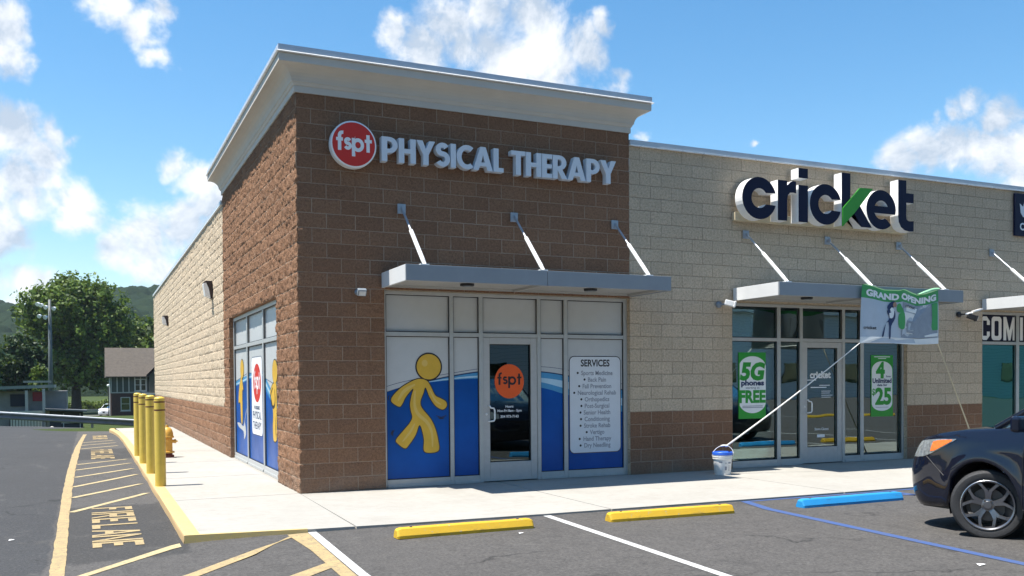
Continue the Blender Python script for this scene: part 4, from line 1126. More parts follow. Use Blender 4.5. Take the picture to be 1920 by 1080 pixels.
big([[(0.70, .275)] + [(0.715, .36)] + arc(cx, cz, .36, XH / 2 + .012, 4, 312, 34) + [(.50, .165)] + arc(cx, cz, .175, .175, 300, 200, 10) + [(.195, .275)],
     [(.20, .405), (.515, .405)] + arc(cx, cz, .165, .165, 25, 155, 12)], 10.055)
big([[(0, .26), (0, .92), (.205, .92), (.205, .69), (.39, .69), (.39, .515), (.205, .515), (.205, .27)] + [(.215, .21), (.25, .185), (.30, .18), (.39, .19), (.39, .0), (.27, -.01), (.16, .01), (.07, .06), (.015, .15)]], 10.825)

ds = thing('panel_sign', 'dark navy panel sign with pale emblem cut off by the right edge', 'sign', (15.0, -0.02, 4.38))
mb = MB(); mb.box(14.27, 16.3, -0.06, -0.015, 4.38, 5.23); build('sign_panel', mb, M['navy'], ds, bevel=0.006)
mb = MB()
add_mesh(mb, curve_mesh([[(14.40, 5.03), (14.50, 4.97), (14.545, 5.10), (14.60, 4.97), (14.70, 5.03), (14.66, 4.84), (14.56, 4.76), (14.50, 4.76), (14.43, 4.84)]]), on_front(0, 0, -0.063)); build('emblem', mb, M['letter_grey'], ds)
mb = MB()
add_mesh(mb, text_mesh("CA", 0.20, 0, 0.007), on_front(14.405, 4.50, -0.063)); build('lettering', mb, M['letter_grey'], ds)

# ================================================================== entrance canopies
def canopy(x0, x1, D_, label):
    t = thing('entrance_canopy', label, 'canopy', ((x0 + x1) / 2, -D_ / 2, 2.86), 'flat metal canopies over the shop doors')
    z0, z1 = 2.862, 3.075; th = 0.03; xm = (x0 + x1) / 2
    m = MB(); m.box(x0, xm - 0.004, -D_, -D_ + th, z0, z1); m.box(xm + 0.004, x1, -D_, -D_ + th, z0, z1)
    m.box(xm - 0.004, xm + 0.004, -D_ + 0.008, -D_ + th, z0, z1)
    build('fascia', m, M['canopy'], t, bevel=0.003)
    m = MB(); m.box(x0, x0 + th, -D_ + th + .001, -0.026, z0, z1); build('canopy_end', m, M['canopy_sunlit'], t, bevel=0.003)  # left end takes the paler copy with the sun painted in
    m = MB(); m.box(x1 - th, x1, -D_ + th + .001, -0.026, z0, z1); build('canopy_end', m, M['canopy'], t, bevel=0.003)
    m = MB(); m.box(x0 + th + .001, x1 - th - .001, -D_ + th + .001, -0.028, z0 + 0.045, z0 + 0.09)
    for xx in (x0 + 0.06, xm, x1 - 0.06): m.box(xx - 0.03, xx + 0.03, -D_ + th + .003, -0.03, z0 + 0.012, z0 + 0.044)
    m.box(x0 + 0.1, x1 - 0.1, -0.07, -0.032, z0 + 0.013, z0 + 0.044)
    build('soffit', m, M['soffit'], t)
    m = MB(); m.box(x0 + th + .001, x1 - th - .001, -D_ + th + .001, -0.028, z1 - 0.05, z1 - 0.03); build('canopy_deck', m, M['canopy'], t)
    for f in (0.26, 0.74):
        xx = x0 + (x1 - x0) * f
        m = MB(); m.lathe([(0.10, z0 + 0.045), (0.10, z0 + 0.016), (0.085, z0 + 0.010)], (xx, -D_ * 0.52, 0), 24); dl = build('downlight', m, M['black'], t)
        m = MB(); m.lathe([(0.05, z0 + 0.0095), (0.035, z0 + 0.005), (0.002, z0 + 0.003)], (xx, -D_ * 0.52, 0), 24); build('lamp_lens', m, M['grey_lamp'], dl)
    return t, D_
CT = [canopy(1.175, 5.31, 1.15, 'grey flat canopy over the filmed shop front under the raised capital letters'),
      canopy(7.315, 11.44, 1.20, 'grey flat canopy over the clear glass shop front behind the green banner'),
      canopy(13.37, 17.52, 1.20, 'grey flat canopy end above the empty shop at the right edge')]
for (t, D_), xs in zip(CT, ([1.48, 3.245, 5.0], [7.59, 9.40, 11.13], [13.64, 15.45, 17.25])):
    for x in xs:
        m = MB(); m.box(x - 0.06, x + 0.06, -0.034, -0.010, 3.93, 4.07)
        m.box(x - 0.012, x + 0.012, -0.10, -0.034, 3.965, 4.02)
        pl = build('anchor_plate', m, M['rod_grey'], t, bevel=0.003)
        a = Vector((x, -0.06, 3.99)); b = Vector((x, -D_ + 0.12, 3.085))
        m = MB(); m.cyl(a, a.lerp(b, 0.42), 0.017); build('tie_rod', m, M['rod_grey'], t, smooth=False, auto=40)
        m = MB(); m.cyl(a.lerp(b, 0.40), a.lerp(b, 0.93), 0.030); m.cyl(a.lerp(b, 0.9305), b, 0.026); m.box(x - 0.07, x + 0.05, -D_ + 0.085, -D_ + 0.17, 3.046, 3.10)
        build('rod_sleeve', m, M['rod_white'], t, auto=40)

# ================================================================== wall lamps
def flood(name, x, z, label, mats, tilt=0.6, double=False):
    t = thing(name, label, 'lamp', (x, -0.01, z))
    m = MB(); m.lathe([(0.055, 0.0), (0.055, 0.035), (0.03, 0.05)], (0, 0, 0), 20, axis='Y'); m.v = [(x + a, -0.012 - b, z + c_) for a, b, c_ in m.v]
    build('mounting_base', m, mats[0], t)
    dx = 1.0
    m = MB(); m.tube([(x, -0.05, z), (x + 0.04, -0.09, z), (x + 0.09, -0.11, z + 0.005)], 0.014, 8); build('arm', m, mats[0], t)
    hs = [(x + 0.13, -0.14, z + 0.02)]
    if double: hs = [(x + 0.19, -0.16, z - 0.05)]
    for h in hs:
        m = MB(); ax = Vector((0.8, -0.5, -0.25 if not double else -0.35)).normalized(); up = Vector((0.2, -0.1, 1)); up = (up - ax * up.dot(ax)).normalized(); sd_ = ax.cross(up)
        c_ = Vector(h); hd = MB()
        hd.obox(c_, ax, sd_, up, 0.075, 0.05, 0.045)
        hd.obox(c_ + ax * 0.09, ax, sd_, up, 0.016, 0.06, 0.055)
        hb = build('lamp_head', hd, mats[1], t, bevel=0.01)
        ln = MB(); ln.obox(c_ + ax * 0.108, ax, sd_, up, 0.003, 0.05, 0.045); build('lamp_lens', ln, M['lens'], hb)
    if double:
        m = MB(); m.tube([(x + 0.08, -0.11, z), (x + 0.20, -0.18, z + 0.03)], 0.02, 8); m.obox((x + 0.29, -0.2, z + 0.075), Vector((.9, -.3, .25)).normalized(), Vector((.32, .95, 0)).normalized(), Vector((-.2, 0, .97)).normalized(), 0.09, 0.06, 0.014)
        build('sensor_lamp', m, M['lens'], t)
    return t
# box flood on the brown wall
t = thing('floodlight', 'small grey floodlight on the brown wall left of the shop front', 'lamp', (0.85, -0.01, 2.78))
m = MB(); m.lathe([(0.045, 0.0), (0.045, 0.03), (0.025, 0.05)], (0, 0, 0), 16, axis='Y'); m.v = [(0.83 + a, -0.012 - b, 2.79 + c_) for a, b, c_ in m.v]; build('mounting_base', m, M['grey_lamp'], t)
fa, fu = Vector((0, .85, .52)), Vector((0, -.52, .85))
m = MB(); m.obox((0.865, -0.105, 2.785), Vector((1, 0, 0)), fa, fu, 0.060, 0.034, 0.048); m.tube([(0.83, -0.05, 2.79), (0.85, -0.085, 2.788)], 0.014, 8); hb = build('lamp_head', m, M['grey_lamp'], t, bevel=0.016)
m = MB(); m.obox((0.865, -0.137, 2.765), Vector((1, 0, 0)), fa, fu, 0.048, 0.003, 0.034); build('lamp_lens', m, M['rod_grey'], hb)
flood('floodlight', 7.015, 2.79, 'white headed floodlight on a round grey base left of the clear glass shop', [M['grey_lamp'], M['rod_white']])
flood('floodlight', 12.72, 2.76, 'black twin floodlight on the beige pier right of the green banner', [M['black'], M['black']], double=True)
for (y, z, h, lab) in ((9.62, 3.66, 0.40, 'larger nearer wedge lamp high on the beige side wall'), (22.85, 3.76, 0.36, 'smaller farther wedge lamp high on the beige side wall')):
    t = thing('wall_lamp', lab, 'lamp', (-0.02, y, z), 'wedge lamps on the side wall')
    w = 0.13; k = h / 2
    def prism(pr, ww):
        m_ = MB(); n_ = len(pr)
        m_.raw([(-o, yy, z + zz) for yy in (y - ww, y + ww) for o, zz in pr], [tuple(range(n_)), tuple(range(2 * n_ - 1, n_ - 1, -1))] + [((q + 1) % n_, q, n_ + q, n_ + (q + 1) % n_) for q in range(n_)])
        return m_
    hs = build('lamp_housing', prism([(0.015, k), (0.015, -k), (0.06, -k), (0.09, k * .1), (0.15, k * .80), (0.20, k * .74), (0.205, k * .84), (0.16, k)], w), M['dark_bronze'], t, bevel=0.005)
    build('lamp_lens', prism([(0.062, -k * .98), (0.175, -k * .74), (0.212, k * .58), (0.200, k * .72), (0.152, k * .775), (0.093, k * .08)], w * .97), M['lens'], hs)

# ================================================================== ground, walkway, markings
def sstep(t): t = max(0.0, min(1.0, t)); return t * t * (3 - 2 * t)
def hz(x, y):
    """height of the asphalt"""
    z = float(np.interp(x, [-1.9, -1.2, 0.5], [-0.088, -0.045, -0.022]))
    if y > 18: z -= 0.26 * sstep((y - 20) / 9.5) * sstep((x + 7) / 6)
    return z
def terrain(x, y):
    z = -0.16
    if y > 27: z = float(np.interp(y, [27, 29.6, 33, 60, 100, 130, 200, 330, 420, 520, 640, 760, 900], [-0.5, -0.62, -0.95, -1.55, -2.15, -2.95, -3.3, -3.0, 2, 18, 48, 58, 50]))
    if y > 27 and y < 60: z += (0.30 * sstep((-x - 1) / 6)) * sstep((60 - y) / 30)
    if y < -60: z = -0.3 - min(2, (-60 - y) * 0.01)
    if abs(x) > 70 and y < 27: z -= 0.3
    return z
xs_ = sorted(set([-1500, -1200, -700, -400, -250, -180, -120] + list(range(-90, 91, 6)) + [-45, -15, -9, -7, -5, -3, -1, 1, 3, 5, 110, 150, 220, 350, 600, 1200, 1500]))
ys_ = sorted(set([-1500, -1000, -500, -200, -100, -60, -40, -10, 0, 10, 20, 26.5, 28, 29, 29.6, 31, 32, 33, 36, 40, 45, 50, 60, 70, 80, 90, 100, 115, 130, 150, 170, 200, 240, 280, 330, 900, 1500]))
# the hill begins at 330 m; the open ground beyond it runs on flat
def ground_far(x, y): return terrain(x, y) if y <= 330 else -3.0
P = [[(x, y, ground_far(x, y)) for y in ys_] for x in xs_]
k = NT('grass_ground'); ps = k.pos()
c = k.mix(k.noise(0.25, 5, 0.6, ps), (0.035, 0.058, 0.014), (0.075, 0.095, 0.03)); c = k.mix(k.ramp(k.noise(18, 4, 0.7, ps), [(0.4, 0.5), (0.6, 0.0)]), c, (0.03, 0.05, 0.014))
M['grass_ground'] = k.set(c, 0.95, 0, k.bump(k.noise(30, 4, 0.7, ps), 0.8, 0.05), 0.1)
mb = MB(); mb.grid(P); mb.f = [f[::-1] for f in mb.f]
g = build('ground', mb, M['grass_ground'], smooth=True); g['kind'] = 'structure'
# asphalt lot and lane
ax = sorted(set(list(np.arange(-40, -8, 4)) + list(np.arange(-8, 3, 0.5)) + list(np.arange(3, 62, 4)) + [-1.9, 0.5]))
def edge_y(x): return 29.5 + 0.25 * math.sin(x * 1.3) + 0.15 * math.sin(x * 3.7) + (max(0, -x - 8)) * 0.15
P = []
for x in ax:
    cl = []
    for y in sorted(set(list(np.arange(-60, -8, 4)) + list(np.arange(-8, 18, 1.0)))): cl.append((x, y, hz(x, y)))
    ye = edge_y(x)
    for f in np.linspace(0, 1, 14): y = 18 + (ye - 18) * f; cl.append((x, y, hz(x, y)))
    cl.append((x, ye + 0.03, hz(x, ye) - 0.5))
    P.append(cl)
mb = MB(); mb.grid(P); mb.f = [f[::-1] for f in mb.f]
a = build('asphalt', mb, M['asphalt'], smooth=True, auto=40); a['kind'] = 'structure'

# walkway round the building: front edge and left edge as measured
front_edge = [(-1.76, -2.98), (-0.57, -3.15), (0.35, -3.22), (2.11, -3.30), (5.31, -3.34), (7.84, -3.36), (30, -3.40), (60, -3.4)]
left_edge = [(-1.76, -2.98), (-1.76, 0.5), (-1.76, 4.0), (-1.77, 9.0), (-1.79, 15.0), (-1.85, 18.5), (-2.0, 21.4), (-1.95, 22.0)]
CW = 0.155
def kerb_quads():
    m = MB()
    # slabs: split at the expansion joints
    def fy(x): return float(np.interp(x, [p[0] for p in front_edge], [p[1] for p in front_edge]))
    def lx(y): return float(np.interp(y, [p[1] for p in left_edge], [p[0] for p in left_edge]))
    return m, fy, lx
_, fy, lx = kerb_quads()
mb = MB(); mj = MB(); MJ = 0.010
def slab(poly, z=0.0, mat=0):
    """a slab with real thickness, top at z"""
    n = len(poly)
    mb.poly([(x, y, z) for x, y in poly], mat)
    for i in range(n):
        a, b = poly[i], poly[(i + 1) % n]
        mb.poly([(a[0], a[1], -0.4), (b[0], b[1], -0.4), (b[0], b[1], z), (a[0], a[1], z)], mat)
# front slabs
jx = [-0.06, 3.0, 6.6, 10.2, 13.8, 17.4, 21, 26, 32, 45, 56.9]
for a, b in zip(jx[:-1], jx[1:]):
    pts = [(a + MJ, fy(a) + 0.0)] + [p for p in front_edge if a + .02 < p[0] < b - .02] + [(b - MJ, fy(b)), (b - MJ, 0.25), (a + MJ, 0.25)]
    if a == -0.06: pts[-1] = (0.012, 0.25)
    slab(pts)
# side slabs (inside the yellow kerb strip)
jy = [-3.0, 0.05, 3.1, 6.2, 9.3, 12.4, 15.5, 18.6, 22.0]
for i, (a, b) in enumerate(zip(jy[:-1], jy[1:])):
    if i == 0:
        pts = [(-1.76 + CW, fy(-1.76 + CW)), (-0.57, fy(-0.57)), (-0.06 - MJ, fy(-0.06)), (0.012 - MJ, b - MJ), (lx(b) + CW, b - MJ)]
    else:
        pts = [(lx(a) + CW, a + MJ), (0.05, a + MJ), (0.05, b - MJ), (lx(b) + CW, b - MJ)]
        if a < 4: pts = [(lx(a) + CW, a + MJ), (0.24 if a > 1.5 else 0.05, a + MJ), (0.24, b - MJ), (lx(b) + CW, b - MJ)]
        elif a < 7: pts[1] = (0.24, a + MJ); pts[2] = (0.24, b - MJ)
    slab(pts)
w_ = build('walkway', mb, M['concrete']); w_['kind'] = 'structure'
mb = MB(); mb.poly([(-1.5, -2.95, -0.02), (40, -3.1, -0.02), (40, 0.2, -0.02), (-1.5, 0.2, -0.02)]); mb.poly([(-1.55, 0.2, -0.02), (0.2, 0.2, -0.02), (0.2, 21.9, -0.02), (-1.55, 21.9, -0.02)])
j_ = build('walkway_joint', mb, M['concrete_joint']); j_['kind'] = 'structure'
# kerb: rounded nose, painted yellow on top, worn on the face
mb = MB(); kp = []
path = [(x, y) for x, y in left_edge]
fine = smooth_loop(path[::-1], 8, False)
# continue a short tapering lip along the front edge
def kerb_section(x, y, nx, ny, zb):
    """points from the slab side out and down"""
    return [(x + nx * -CW, y + ny * -CW, -0.001), (x + nx * -0.03, y + ny * -0.03, 0.0), (x + nx * -0.008, y + ny * -0.008, -0.008), (x, y, -0.03), (x + nx * 0.012, y + ny * 0.012, zb - 0.05)]
P = []
for i, (x, y) in enumerate(fine):
    P.append(kerb_section(x, y, -1.0, 0.0, hz(x, y)))
rngk = np.random.default_rng(4)
for i in range(len(P)):
    P[i] = [(a + (rngk.normal(0, 0.004) if j in (3, 4) else 0), b, c_) for j, (a, b, c_) in enumerate(P[i])]
nP = len(P)
mb.grid(P)
mi = []
for i in range(nP - 1): mi += [0, 0, 1, 1]
mb.m = mi
mb.poly([(P[0][j][0], P[0][j][1], P[0][j][2]) for j in range(5)] + [(P[0][0][0], P[0][0][1], -0.3)], 1)
ke = build('kerb', mb, [M['curb_yellow'], M['curb_face']], auto=50); ke['kind'] = 'structure'
# front lip of the walkway by the fire lane: painted yellow
mb = MB()
for x0, x1 in zip(np.linspace(-1.76, -0.56, 9)[:-1], np.linspace(-1.76, -0.56, 9)[1:]):
    q = [(x0, fy(x0)), (x1, fy(x1))]
    mb.poly([(q[0][0], q[0][1] - 0.012, hz(x0, -3) - 0.05), (q[1][0], q[1][1] - 0.012, hz(x1, -3) - 0.05), (q[1][0], q[1][1] - 0.004, 0.0005), (q[0][0], q[0][1] - 0.004, 0.0005)], 0)
    mb.poly([(q[0][0], q[0][1] - 0.004, 0.003), (q[1][0], q[1][1] - 0.004, 0.003), (q[1][0], q[1][1] + 0.05, 0.003), (q[0][0], q[0][1] + 0.05, 0.003)], 0)
ke = build('kerb', mb, [M['curb_yellow']]); ke['kind'] = 'structure'

def marking(name, polys, mat, lift=0.004, sub=0.5):
    """painted sheets that follow the asphalt. each poly: strip as list of (left,right) pairs"""
    mb = MB()
    for strip in polys:
        out = []
        for i in range(len(strip) - 1):
            (a0, b0), (a1, b1) = strip[i], strip[i + 1]
            n = max(1, int(math.hypot(a1[0] - a0[0], a1[1] - a0[1]) / sub))
            for k_ in range(n):
                t = k_ / n
                out.append(((a0[0] + (a1[0] - a0[0]) * t, a0[1] + (a1[1] - a0[1]) * t), (b0[0] + (b1[0] - b0[0]) * t, b0[1] + (b1[1] - b0[1]) * t)))
        out.append(strip[-1])
        P = []
        for a_, b_ in out:
            row = []
            for t in np.linspace(0, 1, 5):
                x, y = a_[0] + (b_[0] - a_[0]) * t, a_[1] + (b_[1] - a_[1]) * t
                row.append((x, y, hz(x, y) + lift))
            P.append(row)
        base = len(mb.f)
        mb.grid(P)
        # face upward
        f0 = mb.f[base]; v = [Vector(mb.v[q]) for q in f0]
        if (v[1] - v[0]).cross(v[2] - v[0]).z < 0:
            for q in range(base, len(mb.f)): mb.f[q] = mb.f[q][::-1]
    o = build(name, mb, mat); o['kind'] = 'structure'; return o
def bar(p, q, w):
    d = Vector((q[0] - p[0], q[1] - p[1])); n = Vector((-d.y, d.x)).normalized() * (w / 2)
    return [((p[0] + n.x, p[1] + n.y), (p[0] - n.x, p[1] - n.y)), ((q[0] + n.x, q[1] + n.y), (q[0] - n.x, q[1] - n.y))]
# fire lane: wide outer line, hatch bars, words
outer = [((-2.93, -9.0), (-2.79, -9.0)), ((-2.93, -4.0), (-2.81, -4.04)), ((-2.94, -2.5), (-2.82, -2.5)), ((-2.96, 0.0), (-2.845, 0.0)), ((-2.985, 3.3), (-2.855, 3.3)), ((-2.99, 7.1), (-2.855, 7.1)), ((-2.97, 11), (-2.83, 11)), ((-2.93, 14.1), (-2.81, 14.1)), ((-2.85, 17.5), (-2.75, 17.5)), ((-2.79, 20.0), (-2.69, 20.0))]
ou = []
for (a, b), (c_, d) in zip(outer[:-1], outer[1:]):
    for t in np.linspace(0, 1, 12)[:-1]:
        j = rng.normal(0, 0.004, 2)
        ou.append(((a[0] + (c_[0] - a[0]) * t + j[0], a[1] + (c_[1] - a[1]) * t), (b[0] + (d[0] - b[0]) * t + j[1], b[1] + (d[1] - b[1]) * t)))
ou.append(outer[-1])
marking('fire_lane_line', [ou], M['yellow_line'])
hb = [((-2.83, 0.16), (-1.85, 1.91)), ((-2.84, 1.82), (-1.87, 3.33)), ((-2.85, 3.35), (-1.86, 5.05)), ((-2.85, 5.01), (-1.87, 6.33)), ((-2.85, 6.52), (-1.86, 7.67)), ((-2.84, 7.83), (-1.89, 8.78)), ((-2.81, 12.76), (-1.95, 13.66)), ((-2.81, 14.18), (-1.97, 15.00)), ((-2.79, 15.45), (-2.0, 16.18))]
marking('fire_lane_hatch', [bar(a, b, 0.10) for a, b in hb], M['pale_yellow_line'])
def lane_words(y0, y1, x0, x1, name):
    """FIRE LANE read from the lane: runs from far (y0) to near (y1); letters stand from x0 to x1"""
    H_, W = x1 - x0, (y1 - y0)
    # each letter as strokes in a unit box (u along the word, v up)
    st = 0.20
    G = {'F': [((0, 0), (0, 1)), ((0, 1), (1, 1)), ((0, .52), (.75, .52))], 'I': [((.5, 0), (.5, 1))], 'R': [((0, 0), (0, 1)), ((0, 1), (.85, 1)), ((.85, 1), (.85, .5)), ((0, .5), (.85, .5)), ((.35, .5), (1, 0))],
         'E': [((0, 0), (0, 1)), ((0, 1), (1, 1)), ((0, .5), (.8, .5)), ((0, 0), (1, 0))], 'L': [((0, 0), (0, 1)), ((0, 0), (1, 0))], 'A': [((0, 0), (.5, 1)), ((1, 0), (.5, 1)), ((.2, .32), (.8, .32))], 'N': [((0, 0), (0, 1)), ((0, 1), (1, 0)), ((1, 0), (1, 1))]}
    strips = []
    txt = [('F', 0.0, .085), ('I', .125, .04), ('R', .195, .10), ('E', .345, .09), ('L', .505, .085), ('A', .635, .11), ('N', .775, .10), ('E', .915, .085)]
    sw = 0.085
    for c_, o, w in txt:
        for (a, b), (p, q) in G[c_]:
            A = (x0 + .05 + b * (H_ - .1), y0 + (o + a * w) * W); B_ = (x0 + .05 + q * (H_ - .1), y0 + (o + p * w) * W)
            along_x = abs(A[0] - B_[0]) > abs(A[1] - B_[1]) * 0.8
            if along_x:   # strokes standing across the lane are drawn long and thin in the view
                h2 = sw / 2
                d = -0.045 if A[0] < B_[0] else 0.045
                strips.append([((A[0] + d, A[1] - h2), (A[0] + d, A[1] + h2)), ((B_[0] - d, B_[1] - h2), (B_[0] - d, B_[1] + h2))])
            else:
                h2 = 0.042
                strips.append([((A[0] - h2, A[1]), (A[0] + h2, A[1])), ((B_[0] - h2, B_[1]), (B_[0] + h2, B_[1]))])
    # separate heights so that crossing strokes never share a plane
    mb_all = []
    for i, s_ in enumerate(strips): mb_all.append((s_, 0.004 + 0.0006 * (i % 5)))
    mb = MB()
    for s_, lift in mb_all:
        P = []
        for a_, b_ in s_:
            P.append([(a_[0], a_[1], hz(*a_) + lift), (b_[0], b_[1], hz(*b_) + lift)])
        base = len(mb.f); mb.grid(P)
        v = [Vector(mb.v[q]) for q in mb.f[base]]
        if (v[1] - v[0]).cross(v[2] - v[0]).z < 0: mb.f[base] = mb.f[base][::-1]
    o = build(name, mb, M['yellow_line']); o['kind'] = 'structure'
lane_words(0.40, -2.80, -2.60, -2.11, 'fire_lane_words')
lane_words(12.25, 9.15, -2.59, -2.11, 'fire_lane_words')
lane_words(19.1, 16.9, -2.53, -2.12, 'fire_lane_words')
# corner line from the kerb end to the outer line, then the hatched no-parking corner
marking('corner_line', [[((-1.80, -2.955), (-1.80, -3.17)), ((-1.90, -3.02), (-1.88, -3.22)), ((-2.24, -3.52), (-2.22, -3.68)), ((-2.65, -4.12), (-2.58, -4.18)), ((-2.8, -4.34), (-2.74, -4.4))]], M['pale_yellow_line'], 0.005)
marking('corner_hatch', [[((-0.60, -3.20), (-0.78, -3.30)), ((-1.19, -3.85), (-1.25, -4.12)), ((-1.87, -4.58), (-1.76, -4.68)), ((-2.3, -5.05), (-2.2, -5.17))],
                         [((-0.76, -4.86), (-0.77, -5.10)), ((-1.5, -5.6), (-1.5, -5.85))]], M['yellow_line'], 0.005)
marking('corner_edge', [[((-0.78, -3.20), (-0.565, -3.18)), ((-0.75, -4.2), (-0.61, -4.2)), ((-0.78, -5.3), (-0.655, -5.3)), ((-0.83, -7.0), (-0.70, -7.0))]], M['yellow_line'], 0.0065)
marking('stall_line', [[((-0.562, -3.165), (-0.475, -3.17)), ((-0.65, -5.42), (-0.565, -5.42)), ((-0.72, -8.0), (-0.63, -8.0))]], M['white_line'], 0.0075)
marking('stall_line', [[((2.09, -3.32), (2.185, -3.325)), ((1.89, -6.91), (1.975, -6.94)), ((1.72, -9.5), (1.82, -9.5))]], M['white_line'])
marking('stall_line', [[((4.86, -3.36), (4.975, -3.37)), ((4.66, -4.05), (4.78, -4.08)), ((4.36, -7.70), (4.47, -7.66)), ((4.2, -9.5), (4.32, -9.5))]], M['blue_line'])
marking('edge_line', [[((4.975, -3.365), (4.975, -3.43)), ((7.84, -3.38), (7.84, -3.45)), ((12, -3.41), (12, -3.47))]], M['blue_line'], 0.003)
marking('access_hatch', [bar((6.9, -3.55), (8.3, -4.9), 0.1), bar((7.3, -3.5), (7.3, -8.5), 0.1)], M['blue_line'], 0.005)
for x in (10.2, 12.95, 15.7, 18.45): marking('stall_line', [bar((x, -3.45), (x - 0.2, -8.8), 0.1)], M['white_line'])
for x in np.arange(-1, 24, 2.75): marking('stall_line', [bar((x, -16.5), (x, -21.5), 0.1)], M['white_line'])

# ================================================================== wheel stops
def wheel_stop(x0, x1, y0, label, mat, rz=0.0):
    cx, cy = (x0 + x1) / 2, y0 + 0.085
    z = hz(cx, cy) + 0.001; L_ = (x1 - x0) / 2
    t = thing('wheel_stop', label, 'wheel stop', (cx, cy, z), 'concrete wheel stops in front of the walkway', rz)
    mb = MB(); sec = [(-0.082, 0), (-0.081, 0.030), (-0.048, 0.092), (-0.036, 0.100), (0.036, 0.100), (0.048, 0.092), (0.081, 0.030), (0.082, 0)]
    xs = [(-L_, 0.80, .78), (-L_ + 0.015, 0.93, .93), (-L_ + 0.05, 1, 1), (-L_ / 2, 1, 1), (0, 1, 1), (L_ / 2, 1, 1), (L_ - 0.05, 1, 1), (L_ - 0.015, 0.93, .93), (L_, 0.80, .78)]
    r_ = np.random.default_rng(int(abs(x0 * 100)))
    P = [[(x + r_.normal(0, 0.0015), yy * sy, zz * sz_ + (r_.normal(0, 0.0012) if zz > .05 else 0)) for yy, zz in sec] for x, sy, sz_ in xs]
    mb.grid(P); mb.f = [f[::-1] for f in mb.f]
    mb.poly(P[0]); mb.poly(P[-1][::-1])
    build('stop_body', mb, mat, t, auto=14, local=True)
    for xx in (-L_ + 0.16, L_ - 0.16):
        m2 = MB(); m2.cyl((xx, 0, 0.095), (xx, 0, 0.1045), 0.014, n=12); build('anchor_pin', m2, M['dark_bronze'], t, local=True)
    return t
wheel_stop(0.13, 1.62, -4.08, 'yellow concrete wheel stop nearest the fire lane', M['stop_yellow'])
wheel_stop(2.54, 4.16, -4.14, 'yellow concrete wheel stop between the white line and the blue line', M['stop_yellow'], -0.04)
wheel_stop(5.14, 6.78, -4.22, 'bright blue concrete wheel stop in front of the dark car', M['stop_blue'])
wheel_stop(10.9, 12.5, -4.25, 'blue concrete wheel stop right of the dark car outside the frame', M['stop_blue'])
wheel_stop(13.4, 15.0, -4.25, 'yellow concrete wheel stop in front of the empty shop', M['stop_yellow'])
wheel_stop(23.5, 25.3, -16.2, 'yellow concrete wheel stop in the far stalls across the lot', M['stop_yellow'])
wheel_stop(26.6, 28.4, -16.2, 'second yellow concrete wheel stop in the far stalls across the lot', M['stop_yellow'])

# ================================================================== bollards and hydrant
def bollard():
    t = thing('bollard', 'x', 'bollard', (0, 0, 0), 'yellow bollards along the fire lane kerb')
    mb = MB(); mb.lathe([(0.077, 0.0), (0.077, 1.292)], n=28, capt=False); build('post', mb, M['bollard'], t, auto=40, local=True)
    mb = MB(); mb.lathe([(0.077, 1.2925), (0.075, 1.308), (0.062, 1.324), (0.038, 1.332), (0.001, 1.335)], n=28); build('cap', mb, M['bollard'], t, smooth=True, local=True)
    for z in (1.245, 1.125):
        mb = MB(); mb.lathe([(0.0782, z), (0.0782, z + 0.02)], n=28, capt=False, capb=False); build('band', mb, M['band'], t, smooth=True, local=True)
    return t
b0 = bollard()
labs = ['yellow bollard nearest the camera with two maroon bands', 'second yellow bollard from the camera beside the fire hydrant', 'third yellow bollard from the camera in the kerb row', 'farthest yellow bollard of the row along the kerb']
for i, (y, l) in enumerate(zip((1.955, 4.14, 6.37, 8.42), labs)):
    b = b0 if i == 0 else copy_tree(b0, (0, 0, 0))
    b.location = (-1.655 - 0.008 * i, y + 0.05, 0.0); b.rotation_euler = (0, 0, i * 1.1); b['label'] = l
t = thing('fire_hydrant', 'orange yellow fire hydrant half hidden behind the bollards', 'hydrant', (-1.155, 7.7, 0))
HX, HY = -1.155, 7.7
mb = MB(); mb.lathe([(0.13, 0.0), (0.13, 0.05), (0.10, 0.055), (0.10, 0.09)], (HX, HY, 0)); build('base_flange', mb, M['hydrant_base'], t, auto=40)
mb = MB(); mb.lathe([(0.10, 0.091), (0.14, 0.095), (0.14, 0.125), (0.10, 0.13), (0.098, 0.40), (0.13, 0.405), (0.13, 0.44), (0.115, 0.445)], (HX, HY, 0)); build('barrel', mb, M['hydrant'], t, auto=40)
mb = MB(); mb.lathe([(0.118, 0.446), (0.115, 0.50), (0.095, 0.57), (0.06, 0.615), (0.03, 0.625), (0.028, 0.67), (0.001, 0.672)], (HX, HY, 0)); build('bonnet', mb, M['hydrant'], t, auto=40)
for d, L_, r in (((-1, 0), 0.18, 0.06), ((1, 0), 0.17, 0.045), ((0, -1), 0.17, 0.045)):
    mb = MB(); a = Vector((HX, HY, 0.33)); v = Vector((d[0], d[1], 0)); mb.cyl(a, a + v * L_ * 0.8, r * 0.8, n=14); mb.cyl(a + v * L_ * 0.8, a + v * L_, r, n=6); mb.cyl(a + v * L_, a + v * (L_ + 0.03), r * 0.4, n=5); build('hose_cap', mb, M['hydrant'], t, auto=40)

